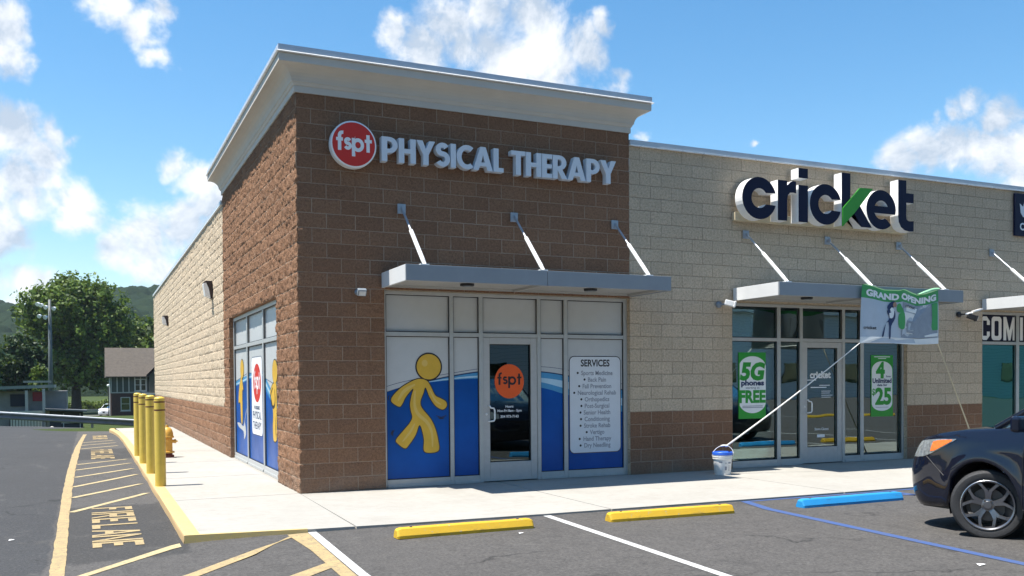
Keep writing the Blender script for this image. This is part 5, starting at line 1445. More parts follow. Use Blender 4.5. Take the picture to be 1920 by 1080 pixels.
# ================================================================== bucket, pole line and banner
BX, BY = 6.61, -0.66
t = thing('bucket', 'white plastic bucket with blue lid standing on the walkway', 'bucket', (BX, BY, 0))
mb = MB(); mb.lathe([(0.125, 0.001), (0.128, 0.006), (0.147, 0.255), (0.160, 0.256), (0.160, 0.268), (0.149, 0.27), (0.150, 0.285), (0.162, 0.286), (0.162, 0.302), (0.151, 0.304), (0.152, 0.33)], (BX, BY, 0), 36); build('bucket_body', mb, M['bucket'], t, auto=35)
mb = MB(); mb.lathe([(0.160, 0.318), (0.163, 0.322), (0.163, 0.362), (0.157, 0.368), (0.145, 0.366), (0.14, 0.352), (0.001, 0.352)], (BX, BY, 0), 36, capb=False); build('lid', mb, M['bucket_blue'], t, auto=35)
vd = Vector((-0.6, -0.8, 0)); sdv = Vector((0.8, -0.6, 0))
hp = []
for k_ in range(19):
    a = math.pi * k_ / 18; q = Vector((BX, BY, 0.30)) + sdv * (0.168 * math.cos(a) - 0.0) + Vector((0.62, 0.30, 0)) * (0.10 * math.sin(a)) + Vector((0, 0, 0.165 * math.sin(a)))
    hp.append(q)
mb = MB(); mb.tube(hp, 0.0045, 6); hd = build('handle', mb, M['rod_white'], t, smooth=True)
mb = MB(); mb.tube(hp[7:12], 0.013, 8); build('hand_grip', mb, M['rod_white'], hd, smooth=True)
mb = MB()
def wrapq(a0, a1, z0, z1, r0=0.0):
    P = []
    for k_ in range(7):
        a = R(a0 + (a1 - a0) * k_ / 6); col_ = []
        for z in (z0, z1):
            r = 0.128 + (0.147 - 0.128) * z / 0.255 + 0.0012 + r0; col_.append((BX + r * math.cos(a), BY + r * math.sin(a), z))
        P.append(col_)
    mb.grid(P)
for a0, a1, z0, z1 in ((-88, -64, .185, .212), (-88, -64, .07, .075), (-88, -64, .085, .09), (-88, -64, .10, .105), (-88, -64, .115, .12), (-88, -64, .13, .135), (-88, -64, .15, .153), (-112, -98, .08, .14), (-112, -98, .19, .2), (-150, -128, .2, .22)): wrapq(a0, a1, z0, z1)
build('printed_label', mb, M['print_grey'], t)

# grand opening banner hung in front of the canopy
BXa, BXb, BZ0, BZ1, BYb = 8.965, 10.745, 2.115, 3.085, -1.275
bt = thing('banner', 'green and grey printed banner with wavy top hanging from the canopy', 'banner', (10.0, BYb, 2.12))
def b_top(u): return BZ1 - 0.022 + float(np.interp(u, [0, .12, .28, .45, .5, .56, .72, .82, 1.0], [0.03, 0.0, -.055, -.06, -.035, -.055, -.115, -.09, -.005]))
def b_y(u, v): return BYb + 0.03 * math.sin(u * 9 + 0.6) * v + 0.018 * math.sin(u * 17 + v * 3) * (0.3 + v) - 0.02 * (1 - v) * math.sin(u * 5)
def b_pt(u, v, off=0.0):
    x = BXa + (BXb - BXa) * u + 0.05 * (v - .5) * (1 - u) * 1.3 - 0.0 * v
    z = BZ0 - 0.0 + (b_top(u) - BZ0) * v + 0.012 * math.sin(u * 7) * (1 - v)
    return (x, BYb + (b_y(u, v) - BYb) * 0.7 - off, z)
def cloth(name, u0, u1, v0, v1, mat, off, nu=36, nv=14, shape=None):
    mb = MB(); P = [[b_pt(u0 + (u1 - u0) * i / nu, v0 + (v1 - v0) * j / nv, off) for j in range(nv + 1)] for i in range(nu + 1)]
    mb.grid(P); return mb
mb = cloth('sheet', 0, 1, 0, 0.78, None, 0); mb.f = [f for f in mb.f]
sheet = build('banner_sheet', mb, M['banner_grey'], bt, smooth=True)
mb = cloth('strip', 0, 1, 0.781, 1.0, None, 0)
strip = build('banner_header', mb, M['banner_green'], bt, smooth=True)
def print_on(name, loops_uv, mat, off, parent):
    for lp in loops_uv:
        mb = MB()
        me = curve_mesh([lp] if not isinstance(lp[0], list) else lp)
        add_mesh(mb, me, lambda a, b, c_: b_pt(a, b, off))
        build(name, mb, mat, parent)
def rect_uv(u0, u1, v0, v1, n=8): return [(u0 + (u1 - u0) * i / n, v0) for i in range(n + 1)] + [(u1 + (u0 - u1) * i / n, v1) for i in range(n + 1)]
def text_uv(name, txt, u0, u1, v0, hv, mat, off, parent, bold=0.0):
    me = text_mesh(txt, 1.0, 0, bold)
    x0 = min(v.co.x for v in me.vertices); x1 = max(v.co.x for v in me.vertices)
    mb = MB(); add_mesh(mb, me, lambda a, b, c_: b_pt(u0 + (a - x0) / (x1 - x0) * (u1 - u0), v0 + b * hv, off))
    return build(name, mb, mat, parent)
text_uv('banner_lettering', 'GRAND OPENING', 0.05, 0.965, 0.825, 0.155, M['letter_white'], 0.006, strip, 0.055)
# folded back pale green edge at the top right, and the thin turned edge
mb = MB(); P = []
for i in range(15):
    u = 0.70 + 0.29 * i / 14; x, y, z = b_pt(u, 1.0)
    w = 0.065 * math.sin(math.pi * (0.05 + 0.80 * i / 14)); P.append([(x, y - 0.006, z - 0.004), (x + 0.01, y - 0.05, z + w * 0.35 + .004), (x + 0.02, y - 0.02, z + w + .006)])
mb.grid(P); P = []
for i in range(30):
    u = 0.02 + 0.68 * i / 29; x, y, z = b_pt(u, 1.0); P.append([(x, y - 0.004, z - 0.002), (x, y - 0.016, z + 0.010)])
mb.grid(P); build('folded_edge', mb, M['banner_back'], bt, smooth=True)
print_on('printed_picture', [rect_uv(0.50, 0.985, 0.12, 0.775), ], M['banner_mid'], 0.004, sheet)
print_on('printed_picture', [rect_uv(0.0, 1.0, 0.0, 0.11)], M['poster_white'], 0.004, sheet)
print_on('printed_picture', [rect_uv(0.53, 0.74, 0.30, 0.60), rect_uv(0.55, 0.72, 0.62, 0.72), [(0.79, 0.775), (0.83, 0.775), (0.88, 0.42), (0.85, 0.32), (0.78, 0.40)], rect_uv(0.70, 0.985, 0.14, 0.20), rect_uv(0.565, 0.70, 0.20, 0.28)], M['poster_white'], 0.007, sheet)
print_on('printed_picture', [[(0.90, 0.775), (0.985, 0.775), (0.985, 0.26), (0.90, 0.26), (0.91, 0.5)], smooth_loop([(0.47, 0.30), (0.455, 0.52), (0.475, 0.57), (0.53, 0.57), (0.54, 0.30)], 3), smooth_loop([(0.44, 0.60), (0.43, 0.72), (0.46, 0.76), (0.49, 0.68), (0.52, 0.58)], 3)], M['banner_green'], 0.009, sheet)
print_on('printed_picture', [smooth_loop([(0.255, 0.13), (0.275, 0.13), (0.30, 0.36), (0.345, 0.47), (0.315, 0.60), (0.36, 0.68), (0.41, 0.60), (0.415, 0.47), (0.37, 0.32), (0.365, 0.11), (0.345, 0.09), (0.345, 0.30), (0.33, 0.40), (0.29, 0.33)], 3), smooth_loop([(0.33, 0.63), (0.32, 0.70), (0.37, 0.79), (0.41, 0.78), (0.40, 0.70), (0.37, 0.66)], 3)], M['film_line'], 0.009, sheet)
print_on('printed_picture', [smooth_loop([(0.35, 0.48), (0.345, 0.60), (0.37, 0.68), (0.40, 0.62), (0.39, 0.49)], 3)], M['poster_white'], 0.011, sheet)
print_on('printed_picture', [smooth_loop([(0.385, 0.70), (0.385, 0.76), (0.41, 0.78), (0.425, 0.72), (0.41, 0.69)], 3)], M['banner_skin'], 0.012, sheet)
print_on('printed_picture', [[rect_uv(0.565, 0.69, 0.22, 0.45), rect_uv(0.585, 0.67, 0.27, 0.41)]], M['banner_mid'], 0.011, sheet)
text_uv('banner_lettering', 'cricket', 0.535, 0.685, 0.695, 0.075, M['print_black'], 0.012, sheet, 0.02)
text_uv('banner_lettering', 'cricket', 0.035, 0.185, 0.24, 0.082, M['print_black'], 0.012, sheet, 0.02)
# the lines that hold it down
ra = Vector(hp[9]) + Vector((0.02, 0, -0.02)); rb = Vector(b_pt(0.0, 0.0))
t = setp(None or build('tie_line', MB().tube([ra.lerp(rb, k_ / 8) + Vector((0, 0, -0.03 * math.sin(math.pi * k_ / 8))) for k_ in range(9)], [0.015 - 0.0075 * k_ / 8 for k_ in range(9)], 8), M['rope'], smooth=True), 'white line stretched from the bucket up to the lower left banner corner', 'line')
rc = Vector(b_pt(1.0, 0.0)); rd_ = Vector((11.85, -1.25, 0.01))
t = setp(build('tie_line', MB().tube([rc.lerp(rd_, k_ / 8) for k_ in range(9)], [0.007 + 0.009 * k_ / 8 for k_ in range(9)], 8), M['raceway'], smooth=True), 'tan line from the lower right banner corner down behind the dark car', 'line')

# ================================================================== posters and things seen through the clear shop glass
YP = YG - 0.006
def poster(x0, x1, z0, z1, label):
    t = thing('poster', label, 'poster', ((x0 + x1) / 2, YP, z0), 'green posters on the shop glass')
    m = MB(); m.box(x0, x1, YP - 0.002, YP, z0, z1); build('poster_sheet', m, M['poster_green'], t); return t
t = poster(7.535, 8.125, 0.845, 1.995, 'green poster advertising phones on the left pane of the clear glass shop')
m = MB(); c0 = (7.535 + 8.125) / 2 + 0.005
flat_front(m, clip_poly([(7.56, 1.14)] + arc(c0, 1.14, .29, .20, 180, 360, 20) + arc(c0, 1.74, .29, .19, 0, 180, 20), 7.56, 8.124, 0, 3), YP - 0.0035); build('poster_panel', m, M['poster_white'], t)
y = YP - 0.005
for txt, x0, x1, z, s, b in (("5G", 7.56, 8.12, 1.53, 0.40, 0.016), ("FREE", 7.55, 8.12, 1.13, 0.29, 0.014)):
    me = text_mesh(txt, s, 0, b * s / .3); xa = min(v.co.x for v in me.vertices); xb = max(v.co.x for v in me.vertices); sh_ = 0.18 if txt == '5G' else 0
    m = MB(); add_mesh(m, me, lambda a, b_, c_: (x0 + (a - xa) / (xb - xa) * (x1 - x0 - sh_ * 0.29) + sh_ * b_, y, z + b_)); build('poster_lettering', m, M['poster_green'], t)
m = MB()
for txt, z, s, w, b in (("phones", 1.425, 0.125, 0.50, 0.006), ("starting at", 1.365, 0.055, 0.30, 0.0)):
    me = text_mesh(txt, s, 0, b, 'CENTER'); k_ = w / (2 * max(v.co.x for v in me.vertices))
    m = MB(); add_mesh(m, me, lambda a, b_, c_: (c0 + a * k_, y, z + b_)); build('poster_lettering', m, M['film_line'], t)
for z in (1.06, 1.035):
    m = MB(); flat_front(m, [(c0 - 0.22, z), (c0 + 0.22, z), (c0 + 0.22, z + .008), (c0 - 0.22, z + .008)], y); build('small_print', m, M['film_line'], t)
t = poster(10.585, 11.14, 0.815, 1.965, 'green poster with a large price on the right pane of the clear glass shop')
m = MB(); c0 = (10.585 + 11.14) / 2
flat_front(m, [(10.605, 1.06)] + arc(c0, 1.06, .258, .14, 180, 360, 20) + arc(c0, 1.68, .258, .17, 0, 180, 20), YP - 0.0035)
flat_front(m, rect_uv(c0 - .2, c0 + .2, 1.925, 1.94), YP - 0.0035); flat_front(m, rect_uv(c0 - .1, c0 + .1, 1.895, 1.908), YP - 0.0035)
build('poster_panel', m, M['poster_white'], t)
m = MB()
for txt, cx_, z, s, w, b in (("4", c0 - .04, 1.545, 0.40, 0.22, 0.02), ("25", c0 + .035, 1.05, 0.42, 0.40, 0.018), ("$", c0 - .215, 1.22, 0.17, 0.075, 0.004)):
    me = text_mesh(txt, s, 0, b, 'CENTER'); k_ = w / (2 * max(v.co.x for v in me.vertices))
    m = MB(); add_mesh(m, me, lambda a, b_, c_: (cx_ + a * k_, YP - 0.005, z + b_)); build('poster_lettering', m, M['poster_green'], t)
m = MB()
for txt, cx_, z, s, w, b in (("lines", c0 + .16, 1.55, 0.05, 0.12, 0.001), ("Unlimited", c0, 1.445, 0.12, 0.48, 0.005), ("data for", c0 - .0, 1.385, 0.06, 0.26, 0.002)):
    me = text_mesh(txt, s, 0, b, 'CENTER'); k_ = w / (2 * max(v.co.x for v in me.vertices))
    m = MB(); add_mesh(m, me, lambda a, b_, c_: (cx_ + a * k_, YP - 0.005, z + b_)); build('poster_lettering', m, M['film_line'], t)
m = MB(); flat_front(m, rect_uv(c0 - .16, c0 + .16, .985, .99), YP - 0.005); build('small_print', m, M['film_line'], t)
# vinyl lettering on the clear door
m = MB(); yv = YG + 0.006; dx = 9.385
me = text_mesh("cricket", 0.17, 0, 0.007, 'CENTER'); k_ = 0.50 / (2 * max(v.co.x for v in me.vertices)); add_mesh(m, me, lambda a, b_, c_: (dx - .01 + a * k_, yv, 1.545 + b_)); build('door_lettering', m, M['decal_white'], door2)
for z, x0, x1, h in ((1.50, 9.05, 9.28, .014), (1.365, 9.15, 9.52, .018), (1.405, 9.35, 9.6, .012), (1.30, 9.40, 9.62, .010), (1.265, 9.40, 9.6, .010), (1.225, 9.40, 9.66, .010), (1.19, 9.40, 9.62, .010)):
    m = MB(); flat_front(m, [(x0, z), (x1, z), (x1, z + h), (x0, z + h)], yv); build('small_print', m, M['decal_white'], door2)
m = MB(); me = text_mesh("Store Closes", 0.062, 0, 0.001, 'CENTER'); add_mesh(m, me, lambda a, b_, c_: (dx + .02 + a, yv, 0.60 + b_)); build('door_lettering', m, M['decal_white'], door2)
m = MB(); flat_front(m, [(9.30, .47), (9.48, .47), (9.48, .52), (9.30, .52)], yv); build('door_sticker', m, M['decal_white'], door2)
t = thing('open_sign', 'unlit OPEN tube sign hanging inside the clear shop transom', 'sign', (7.75, 0.35, 2.42))
m = MB(); 
def tube2(pts): m.tube([(x, 0.36, z) for x, z in pts], 0.009, 6)
for i, c_ in enumerate('OPEN'):
    x0 = 7.46 + i * 0.145; w = 0.10; z0, z1 = 2.42, 2.60
    if c_ == 'O': tube2([(x0 + w / 2 + w / 2 * math.cos(a), 2.51 + .09 * math.sin(a)) for a in np.linspace(0, 6.283, 17)])
    if c_ == 'P': tube2([(x0, z0), (x0, z1), (x0 + w * .7, z1), (x0 + w, z1 - .03), (x0 + w, z1 - .06), (x0 + w * .7, z1 - .09), (x0, z1 - .09)])
    if c_ == 'E': tube2([(x0 + w, z0), (x0, z0), (x0, z1), (x0 + w, z1)]); tube2([(x0, 2.51), (x0 + w * .8, 2.51)])
    if c_ == 'N': tube2([(x0, z0), (x0, z1), (x0 + w, z0), (x0 + w, z1)])
build('tube_lettering', m, M['neon'], t)
m = MB(); m.box(7.40, 8.05, 0.375, 0.383, 2.36, 2.66); build('backing_board', m, M['wall_dark'], t)
m = MB(); m.cyl((7.5, 0.378, 2.661), (7.5, 0.378, 2.945), 0.003, n=5); m.cyl((7.95, 0.378, 2.661), (7.95, 0.378, 2.945), 0.003, n=5); build('hanging_wire', m, M['black'], t)
t = thing('waste_bin', 'black waste bin standing inside behind the right pane of the clear shop', 'bin', (10.78, 0.45, 0.012))
m = MB(); m.lathe([(0.15, 0.014), (0.19, 0.46), (0.20, 0.462), (0.20, 0.48), (0.18, 0.48), (0.145, 0.03)], (10.80, 0.48, 0), 20); build('bin_body', m, M['black'], t, auto=40)
# lettering in the empty shop's transom
t = thing('window_lettering', 'tall white capital letters on dark film in the transom of the empty shop', 'sign', (14.8, YG - .01, 2.26))
for i in range(5):
    a, b = xs3[i][1] + .012, xs3[i + 1][0] - .012
    m = MB(); m.box(a, b, YG - 0.006, YG - 0.002, TR1 + .012, HD - .012); build('dark_film', m, M['navy'], t)
m = MB()
def block_char(c_, x0, w, z0, z1, s):
    H = z1 - z0; O = rrect(x0, x0 + w, z0, z1, 0.07, 4)
    if c_ == 'C': return [[(x0 + w, z0 + H * .36), (x0 + w, z0 + .09), (x0 + w - .09, z0), (x0 + .09, z0), (x0, z0 + .09), (x0, z1 - .09), (x0 + .09, z1), (x0 + w - .09, z1), (x0 + w, z1 - .09), (x0 + w, z0 + H * .64), (x0 + w - s, z0 + H * .64), (x0 + w - s, z1 - s), (x0 + s, z1 - s), (x0 + s, z0 + s), (x0 + w - s, z0 + s), (x0 + w - s, z0 + H * .36)]]
    if c_ == 'O': return [O, rrect(x0 + s, x0 + w - s, z0 + s, z1 - s, 0.03, 3)]
    if c_ == 'M': return [[(x0, z0), (x0 + s, z0), (x0 + s, z1 - .22), (x0 + w / 2 - .03, z0), (x0 + w / 2 + .03, z0), (x0 + w - s, z1 - .22), (x0 + w - s, z0), (x0 + w, z0), (x0 + w, z1), (x0 + w - s, z1), (x0 + w / 2, z0 + .2), (x0 + s, z1), (x0, z1)]]
    if c_ == 'I': return [[(x0, z0), (x0 + s, z0), (x0 + s, z1), (x0, z1)]]
    if c_ == 'N': return [[(x0, z0), (x0 + s, z0), (x0 + s, z1 - .24), (x0 + w - s, z0), (x0 + w, z0), (x0 + w, z1), (x0 + w - s, z1), (x0 + w - s, z0 + .24), (x0 + s, z1), (x0, z1)]]
    if c_ == 'G': return [[(x0 + w, z0 + H * .52), (x0 + w, z0 + .09), (x0 + w - .09, z0), (x0 + .09, z0), (x0, z0 + .09), (x0, z1 - .09), (x0 + .09, z1), (x0 + w - .09, z1), (x0 + w, z1 - .09), (x0 + w, z0 + H * .68), (x0 + w - s, z0 + H * .68), (x0 + w - s, z1 - s), (x0 + s, z1 - s), (x0 + s, z0 + s), (x0 + w - s, z0 + s), (x0 + w - s, z0 + H * .40), (x0 + w * .55, z0 + H * .40), (x0 + w * .55, z0 + H * .52)]]
for c_, x0, w in (('C', 13.49, .28), ('O', 13.82, .29), ('M', 14.165, .36), ('I', 14.66, .1), ('N', 14.85, .12), ):
    if c_ == 'N': continue
    m = MB(); add_mesh(m, curve_mesh(block_char(c_, x0, w, TR1 + .03, HD - .035, .085)), on_front(0, 0, YG - .0085)); build('letter', m, M['letter_white'], t)
for c_, x0, w in (('N', 15.08, .32), ('G', 15.48, .30)):
    m = MB(); add_mesh(m, curve_mesh(block_char(c_, x0, w, TR1 + .03, HD - .035, .085)), on_front(0, 0, YG - .0085)); build('letter', m, M['letter_white'], t)

# paper scraps lying on the asphalt
for (x, y, s, l) in ((4.05, -7.55, .035, 'white paper scrap near the blue stall line'), (2.95, -7.75, .05, 'crumpled pale scrap on the asphalt right of the white line'), (-3.93, -2.6, .05, 'white scrap lying on the old lane asphalt at left'), (-3.35, -1.9, .03, 'tiny white scrap beside the wide yellow line'), (1.35, -4.32, .025, 'small white chip in front of the nearest yellow wheel stop')):
    m = MB(); z = hz(x, y) + 0.006
    m.raw([(x - s, y - s * .5, z), (x + s, y - s * .7, z + s * .25), (x + s * .8, y + s * .5, z), (x - s * .7, y + s * .6, z + s * .3), (x, y, z + s * .35)], [(0, 1, 4), (1, 2, 4), (2, 3, 4), (3, 0, 4)])
    setp(build('paper_scrap', m, M['letter_white']), l, 'litter', 'scraps on the asphalt')

# ================================================================== cars
def make_car(label, loc, rz, paint_m, steer=0.0, detail=True, name='parked_car', group=None, scale=1.0):
    t = thing(name, label, 'car', loc, group, rz)
    t.scale = (scale, scale, scale)
    W, L_ = 0.895, 4.55
    ARX = [(1.12, 0.34, 0.415), (3.70, 0.34, 0.415)]
    LN, EN = 0.62, 3.3
    def outline(n1=30, n2=46, n3=22):
        """half plan outline from nose centre round to tail centre: (s, y, front weight)"""
        o = []
        for i in range(n1 + 1):
            a = math.pi / 2 * (i / n1); ca, sa = math.cos(a), math.sin(a)
            e = 2 / EN
            o.append((LN * (1 - abs(ca) ** e), W * abs(sa) ** e))
        for i in range(1, n2): o.append((LN + (L_ - 0.55 - LN) * i / n2, W))
        for i in range(n3 + 1):
            a = math.pi / 2 * (i / n3); ca, sa = math.cos(a), math.sin(a); e = 2 / 3.4
            o.append((L_ - 0.55 + 0.55 * abs(sa) ** e, W * abs(ca) ** e))
        return o
    O = outline()
    def zlow(s):
        z = float(np.interp(s, [0, 0.12, 0.5, 0.75, 3.9, 4.3, 4.55], [0.235, 0.235, 0.25, 0.27, 0.27, 0.30, 0.34]))
        for c_, h, r in ARX:
            if abs(s - c_) < r: z = max(z, h + math.sqrt(r * r - (s - c_) ** 2))
        return z
    def ztop(s): return float(np.interp(s, [0, 0.06, 0.25, 0.5, 0.8, 1.2, 1.45, 2.2, 4.0, 4.45, 4.55], [0.80, 0.855, 0.945, 1.0, 1.035, 1.065, 1.085, 1.11, 1.16, 1.16, 1.14]))
    def surf(s, y, z):
        """push a plan point to the body surface at height z"""
        fw = max(0.0, 1 - s / 0.85) ** 1.2
        lean = float(np.interp(z, [0.2, 0.32, 0.45, 0.62, 0.75, 0.86, 0.96, 1.05], [0.13, 0.035, 0.0, 0.0, 0.05, 0.12, 0.21, 0.32]))
        rw = max(0.0, 1 - (L_ - s) / 0.7)
        rl = float(np.interp(z, [0.25, 0.5, 0.7, 1.15], [0.10, 0.0, 0.0, 0.10]))
        ins = float(np.interp(z, [0.2, 0.34, 0.5, 0.70, 0.86, 0.95, 1.06, 1.16], [0.05, 0.018, 0.006, 0.0, 0.008, 0.022, 0.075, 0.06]))
        for c_, h, r in ARX:   # flare at the arches
            d = math.hypot(s - c_, z - h)
            ins -= 0.020 * math.exp(-((d - r - 0.03) / 0.07) ** 2)
        # character crease along the doors
        ins -= 0.010 * math.exp(-((z - 0.88) / 0.03) ** 2) * (1 if 1.2 < s < 4.2 else 0)
        k_ = 1 - ins / W
        return (s + lean * fw - rl * rw, y * k_, z)
    NV = 15
    def half(sg):
        P = []
        for (s, y) in O:
            zl, zt = zlow(s), ztop(s); row = []
            for j in range(NV):
                v = j / (NV - 1); z = zl + (zt - zl) * v
                a, b, c_ = surf(s, y, z); row.append((sg * b, -a, c_))
            # return lip under the arch
            P.append([(row[0][0] * 0.93, row[0][1], row[0][2] + 0.002)] + row)
        return P
    mb = MB()
    Pl, Pr = half(-1), half(1)
    mb.grid(Pl); n0 = len(mb.f)
    mb.grid(Pr)
    for q in range(n0, len(mb.f)): mb.f[q] = mb.f[q][::-1]
    # bonnet and deck between the two upper edges
    NW = 12; top = []
    for a, b in zip(Pl, Pr):
        A, B = Vector(a[-1]), Vector(b[-1]); row = []
        for i in range(NW + 1):
            f = i / NW; q = A.lerp(B, f)
            q.z += 0.045 * (1 - abs(2 * f - 1) ** 2.4) * min(1, (abs(A.x - B.x)) / 1.2)
            row.append(tuple(q))
        top.append(row)
    mb.grid(top)
    body = build('body', mb, paint_m, t, local=True, smooth=True)
    # weld so that the shading runs over the edges
    w = body.modifiers.new('weld', 'WELD'); w.merge_threshold = 0.001
    # underside and wheel wells
    m = MB(); m.box(-0.74, 0.74, -4.3, -0.28, 0.22, 0.60)
    for c_, h, r in ARX:
        for sx in (-1, 1):
            pts = [];
            m.raw([(sx * x, -(c_ + (r + .01) * math.cos(R(a))), h + (r + .01) * math.sin(R(a))) for x in (0.55, 0.86) for a in range(-20, 201, 20)], [(i, i + 1, 13 + i, 12 + i) for i in range(11)])
    build('wheel_well', m, M['black'], t, local=True)
    m = MB()
    m.grid([[(sg * 0.0 + x, -s_, z) for (x, z) in ((-0.62, 0.42), (-0.62, 0.56), (0.62, 0.56), (0.62, 0.42))] for s_ in (-0.002, 0.03)] if False else [[(x, 0.004 - 0.07 * (abs(x) / 0.6) ** 2, z) for z in (0.44, 0.52, 0.60, 0.68)] for x in np.linspace(-0.5, 0.5, 11)])
    build('grille', m, M['black'], t, local=True)
    # greenhouse
    st = [(1.12, 1.075, 1.085, 0.72, 0.70), (1.55, 1.09, 1.36, 0.80, 0.66), (1.98, 1.10, 1.60, 0.825, 0.60), (2.5, 1.12, 1.675, 0.83, 0.585), (3.3, 1.14, 1.68, 0.83, 0.58), (3.9, 1.15, 1.62, 0.815, 0.575), (4.25, 1.16, 1.36, 0.79, 0.64), (4.45, 1.155, 1.17, 0.77, 0.70)]
    gl = MB(); P = []
    for s, zb, zt, yb, yt in st:
        P.append([(-yb, -s, zb - 0.03), (-yb, -s, zb), (-(yb + yt) / 2 - .01, -s, (zb + zt) / 2), (-yt, -s, zt - 0.03), (-yt + .06, -s, zt), (0, -s, zt + .02), (yt - .06, -s, zt), (yt, -s, zt - 0.03), ((yb + yt) / 2 + .01, -s, (zb + zt) / 2), (yb, -s, zb), (yb, -s, zb - 0.03)])
    gl.grid(P); gl.f = [f[::-1] for f in gl.f]
    build('windows', gl, M['carglass'], t, local=True, auto=40)
    rf = MB(); P = []
    for s, zb, zt, yb, yt in st[2:6]:
        P.append([(-yt - .004, -s, zt - 0.035), (-yt + .05, -s, zt + .004), (0, -s, zt + .026), (yt - .05, -s, zt + .004), (yt + .004, -s, zt - 0.035)])
    rf.grid(P); rf.f = [f[::-1] for f in rf.f]
    for sg in (-1, 1):   # pillars
        for a, b in ((1.16, 1.98), (2.62, 2.62), (3.48, 3.48), (4.3, 3.95)):
            def gp(s, top_): 
                zb = np.interp(s, [q[0] for q in st], [q[1] for q in st]); zt = np.interp(s, [q[0] for q in st], [q[2] for q in st]); yb = np.interp(s, [q[0] for q in st], [q[3] for q in st]); yt = np.interp(s, [q[0] for q in st], [q[4] for q in st])
                return (sg * (yt + .006), -s, zt - .03) if top_ else (sg * (yb + .006), -s, zb)
            A, B = Vector(gp(a, False)), Vector(gp(b, True)); rf.cyl(A, B, 0.035, n=8)
    build('roof', rf, paint_m, t, local=True, auto=50)
    m = MB(); m.box(-0.7, 0.7, -3.6, -1.5, 0.6, 1.05); m.box(-0.6, -0.1, -2.55, -2.4, 1.05, 1.35); m.box(0.1, 0.6, -2.55, -2.4, 1.05, 1.35); build('cabin', m, M['black'], t, local=True)
    # lamps laid on the surface
    def lamp_patch(sg, pts, off, name_, mat, nz_=4):
        """pts: list of (outline index fraction 0..1 along the nose corner, z low, z high)"""
        m = MB(); P = []
        for (s_t, z0, z1) in pts:
            row = []
            for j in range(nz_ + 1):
                z = z0 + (z1 - z0) * j / nz_
                # plan point for arc position s_t
                s = s_t
                y = W if s >= LN else W * (1 - (1 - s / LN) ** EN) ** (1 / EN)
                q = surf(s, y, z); n_ = Vector((min(1, s_t / .45), max(0, 1 - s_t / .5), 0.12)).normalized()
                row.append((sg * (q[1] + off * n_.x), -q[0] + off * n_.y, q[2] + off * n_.z))
            P.append(row)
        m.grid(P)
        if sg > 0: m.f = [f[::-1] for f in m.f]
        return build(name_, m, mat, t, local=True, smooth=True)
    for sg in (-1, 1):
        hl = lamp_patch(sg, [(.06, .745, .83), (.12, .74, .875), (.20, .74, .905), (.30, .745, .922), (.38, .755, .932), (.44, .775, .938), (.50, .80, .943), (.58, .84, .947), (.66, .88, .950), (.74, .92, .953), (.80, .95, .956)], 0.006, 'headlight', M['headlamp'])
        m_ = lamp_patch(sg, [(.47, .815, .915), (.53, .825, .930), (.59, .855, .938), (.65, .885, .942), (.71, .915, .945), (.75, .935, .947)], 0.011, 'indicator', M['amber'])
        m_.parent = hl
        m = MB(); P = []
        for y in np.linspace(0.55, 0.80, 6): P.append([(sg * y, -L_ + 0.10 - 0.004 * 0 + 0.35 * max(0, (y - .6)) ** 1.5 - .012, z) for z in (0.85, 0.95, 1.08)])
        m.grid(P); build('tail_lamp', m, M['red_lamp'], t, local=True)
        # seams
        def on_body(s, z, off=0.003):
            y = W if s >= LN else None
            if y is None:
                lo, hi = 0.0, 1.0
                for _ in range(30):
                    mid = (lo + hi) / 2
                    if LN * (1 - math.cos(math.pi / 2 * mid) ** (2 / EN)) < s: lo = mid
                    else: hi = mid
                y = W * math.sin(math.pi / 2 * lo) ** (2 / EN)
            q = surf(s, y, z); return (sg * (q[1] + off), -q[0], q[2])
        def seam(pts_): m = MB(); m.tube(pts_, 0.0032, 6); build('panel_seam', m, M['black'], t, local=True)
        seam([on_body(s, z) for s, z in ((0.42, 0.765), (0.48, 0.73), (0.55, 0.68), (0.62, 0.625), (0.68, 0.58))])
        for ds_ in (1.56, 2.62, 3.55): seam([on_body(ds_ + 0.0, z) for z in np.linspace(0.30, ztop(ds_) - .01, 8)])
        seam([on_body(s, 0.335) for s in np.linspace(1.56, 3.2, 10)])
        if detail:
            m = MB(); m.tube([on_body(s, 0.865, 0.02) for s in (2.36, 2.42, 2.50, 2.55)], 0.012, 6); build('door_handle', m, paint_m, t, local=True, smooth=True); m = MB(); m.tube([on_body(s, 0.875, 0.02) for s in (3.30, 3.36, 3.44, 3.49)], 0.012, 6); build('door_handle', m, paint_m, t, local=True, smooth=True)
            m = MB(); m.obox((sg * 1.0, -1.62, 1.14), (1, 0, 0), (0, 1, 0), (0, 0, 1), 0.10, 0.05, 0.075); build('door_mirror', m, paint_m, t, local=True, bevel=0.03)
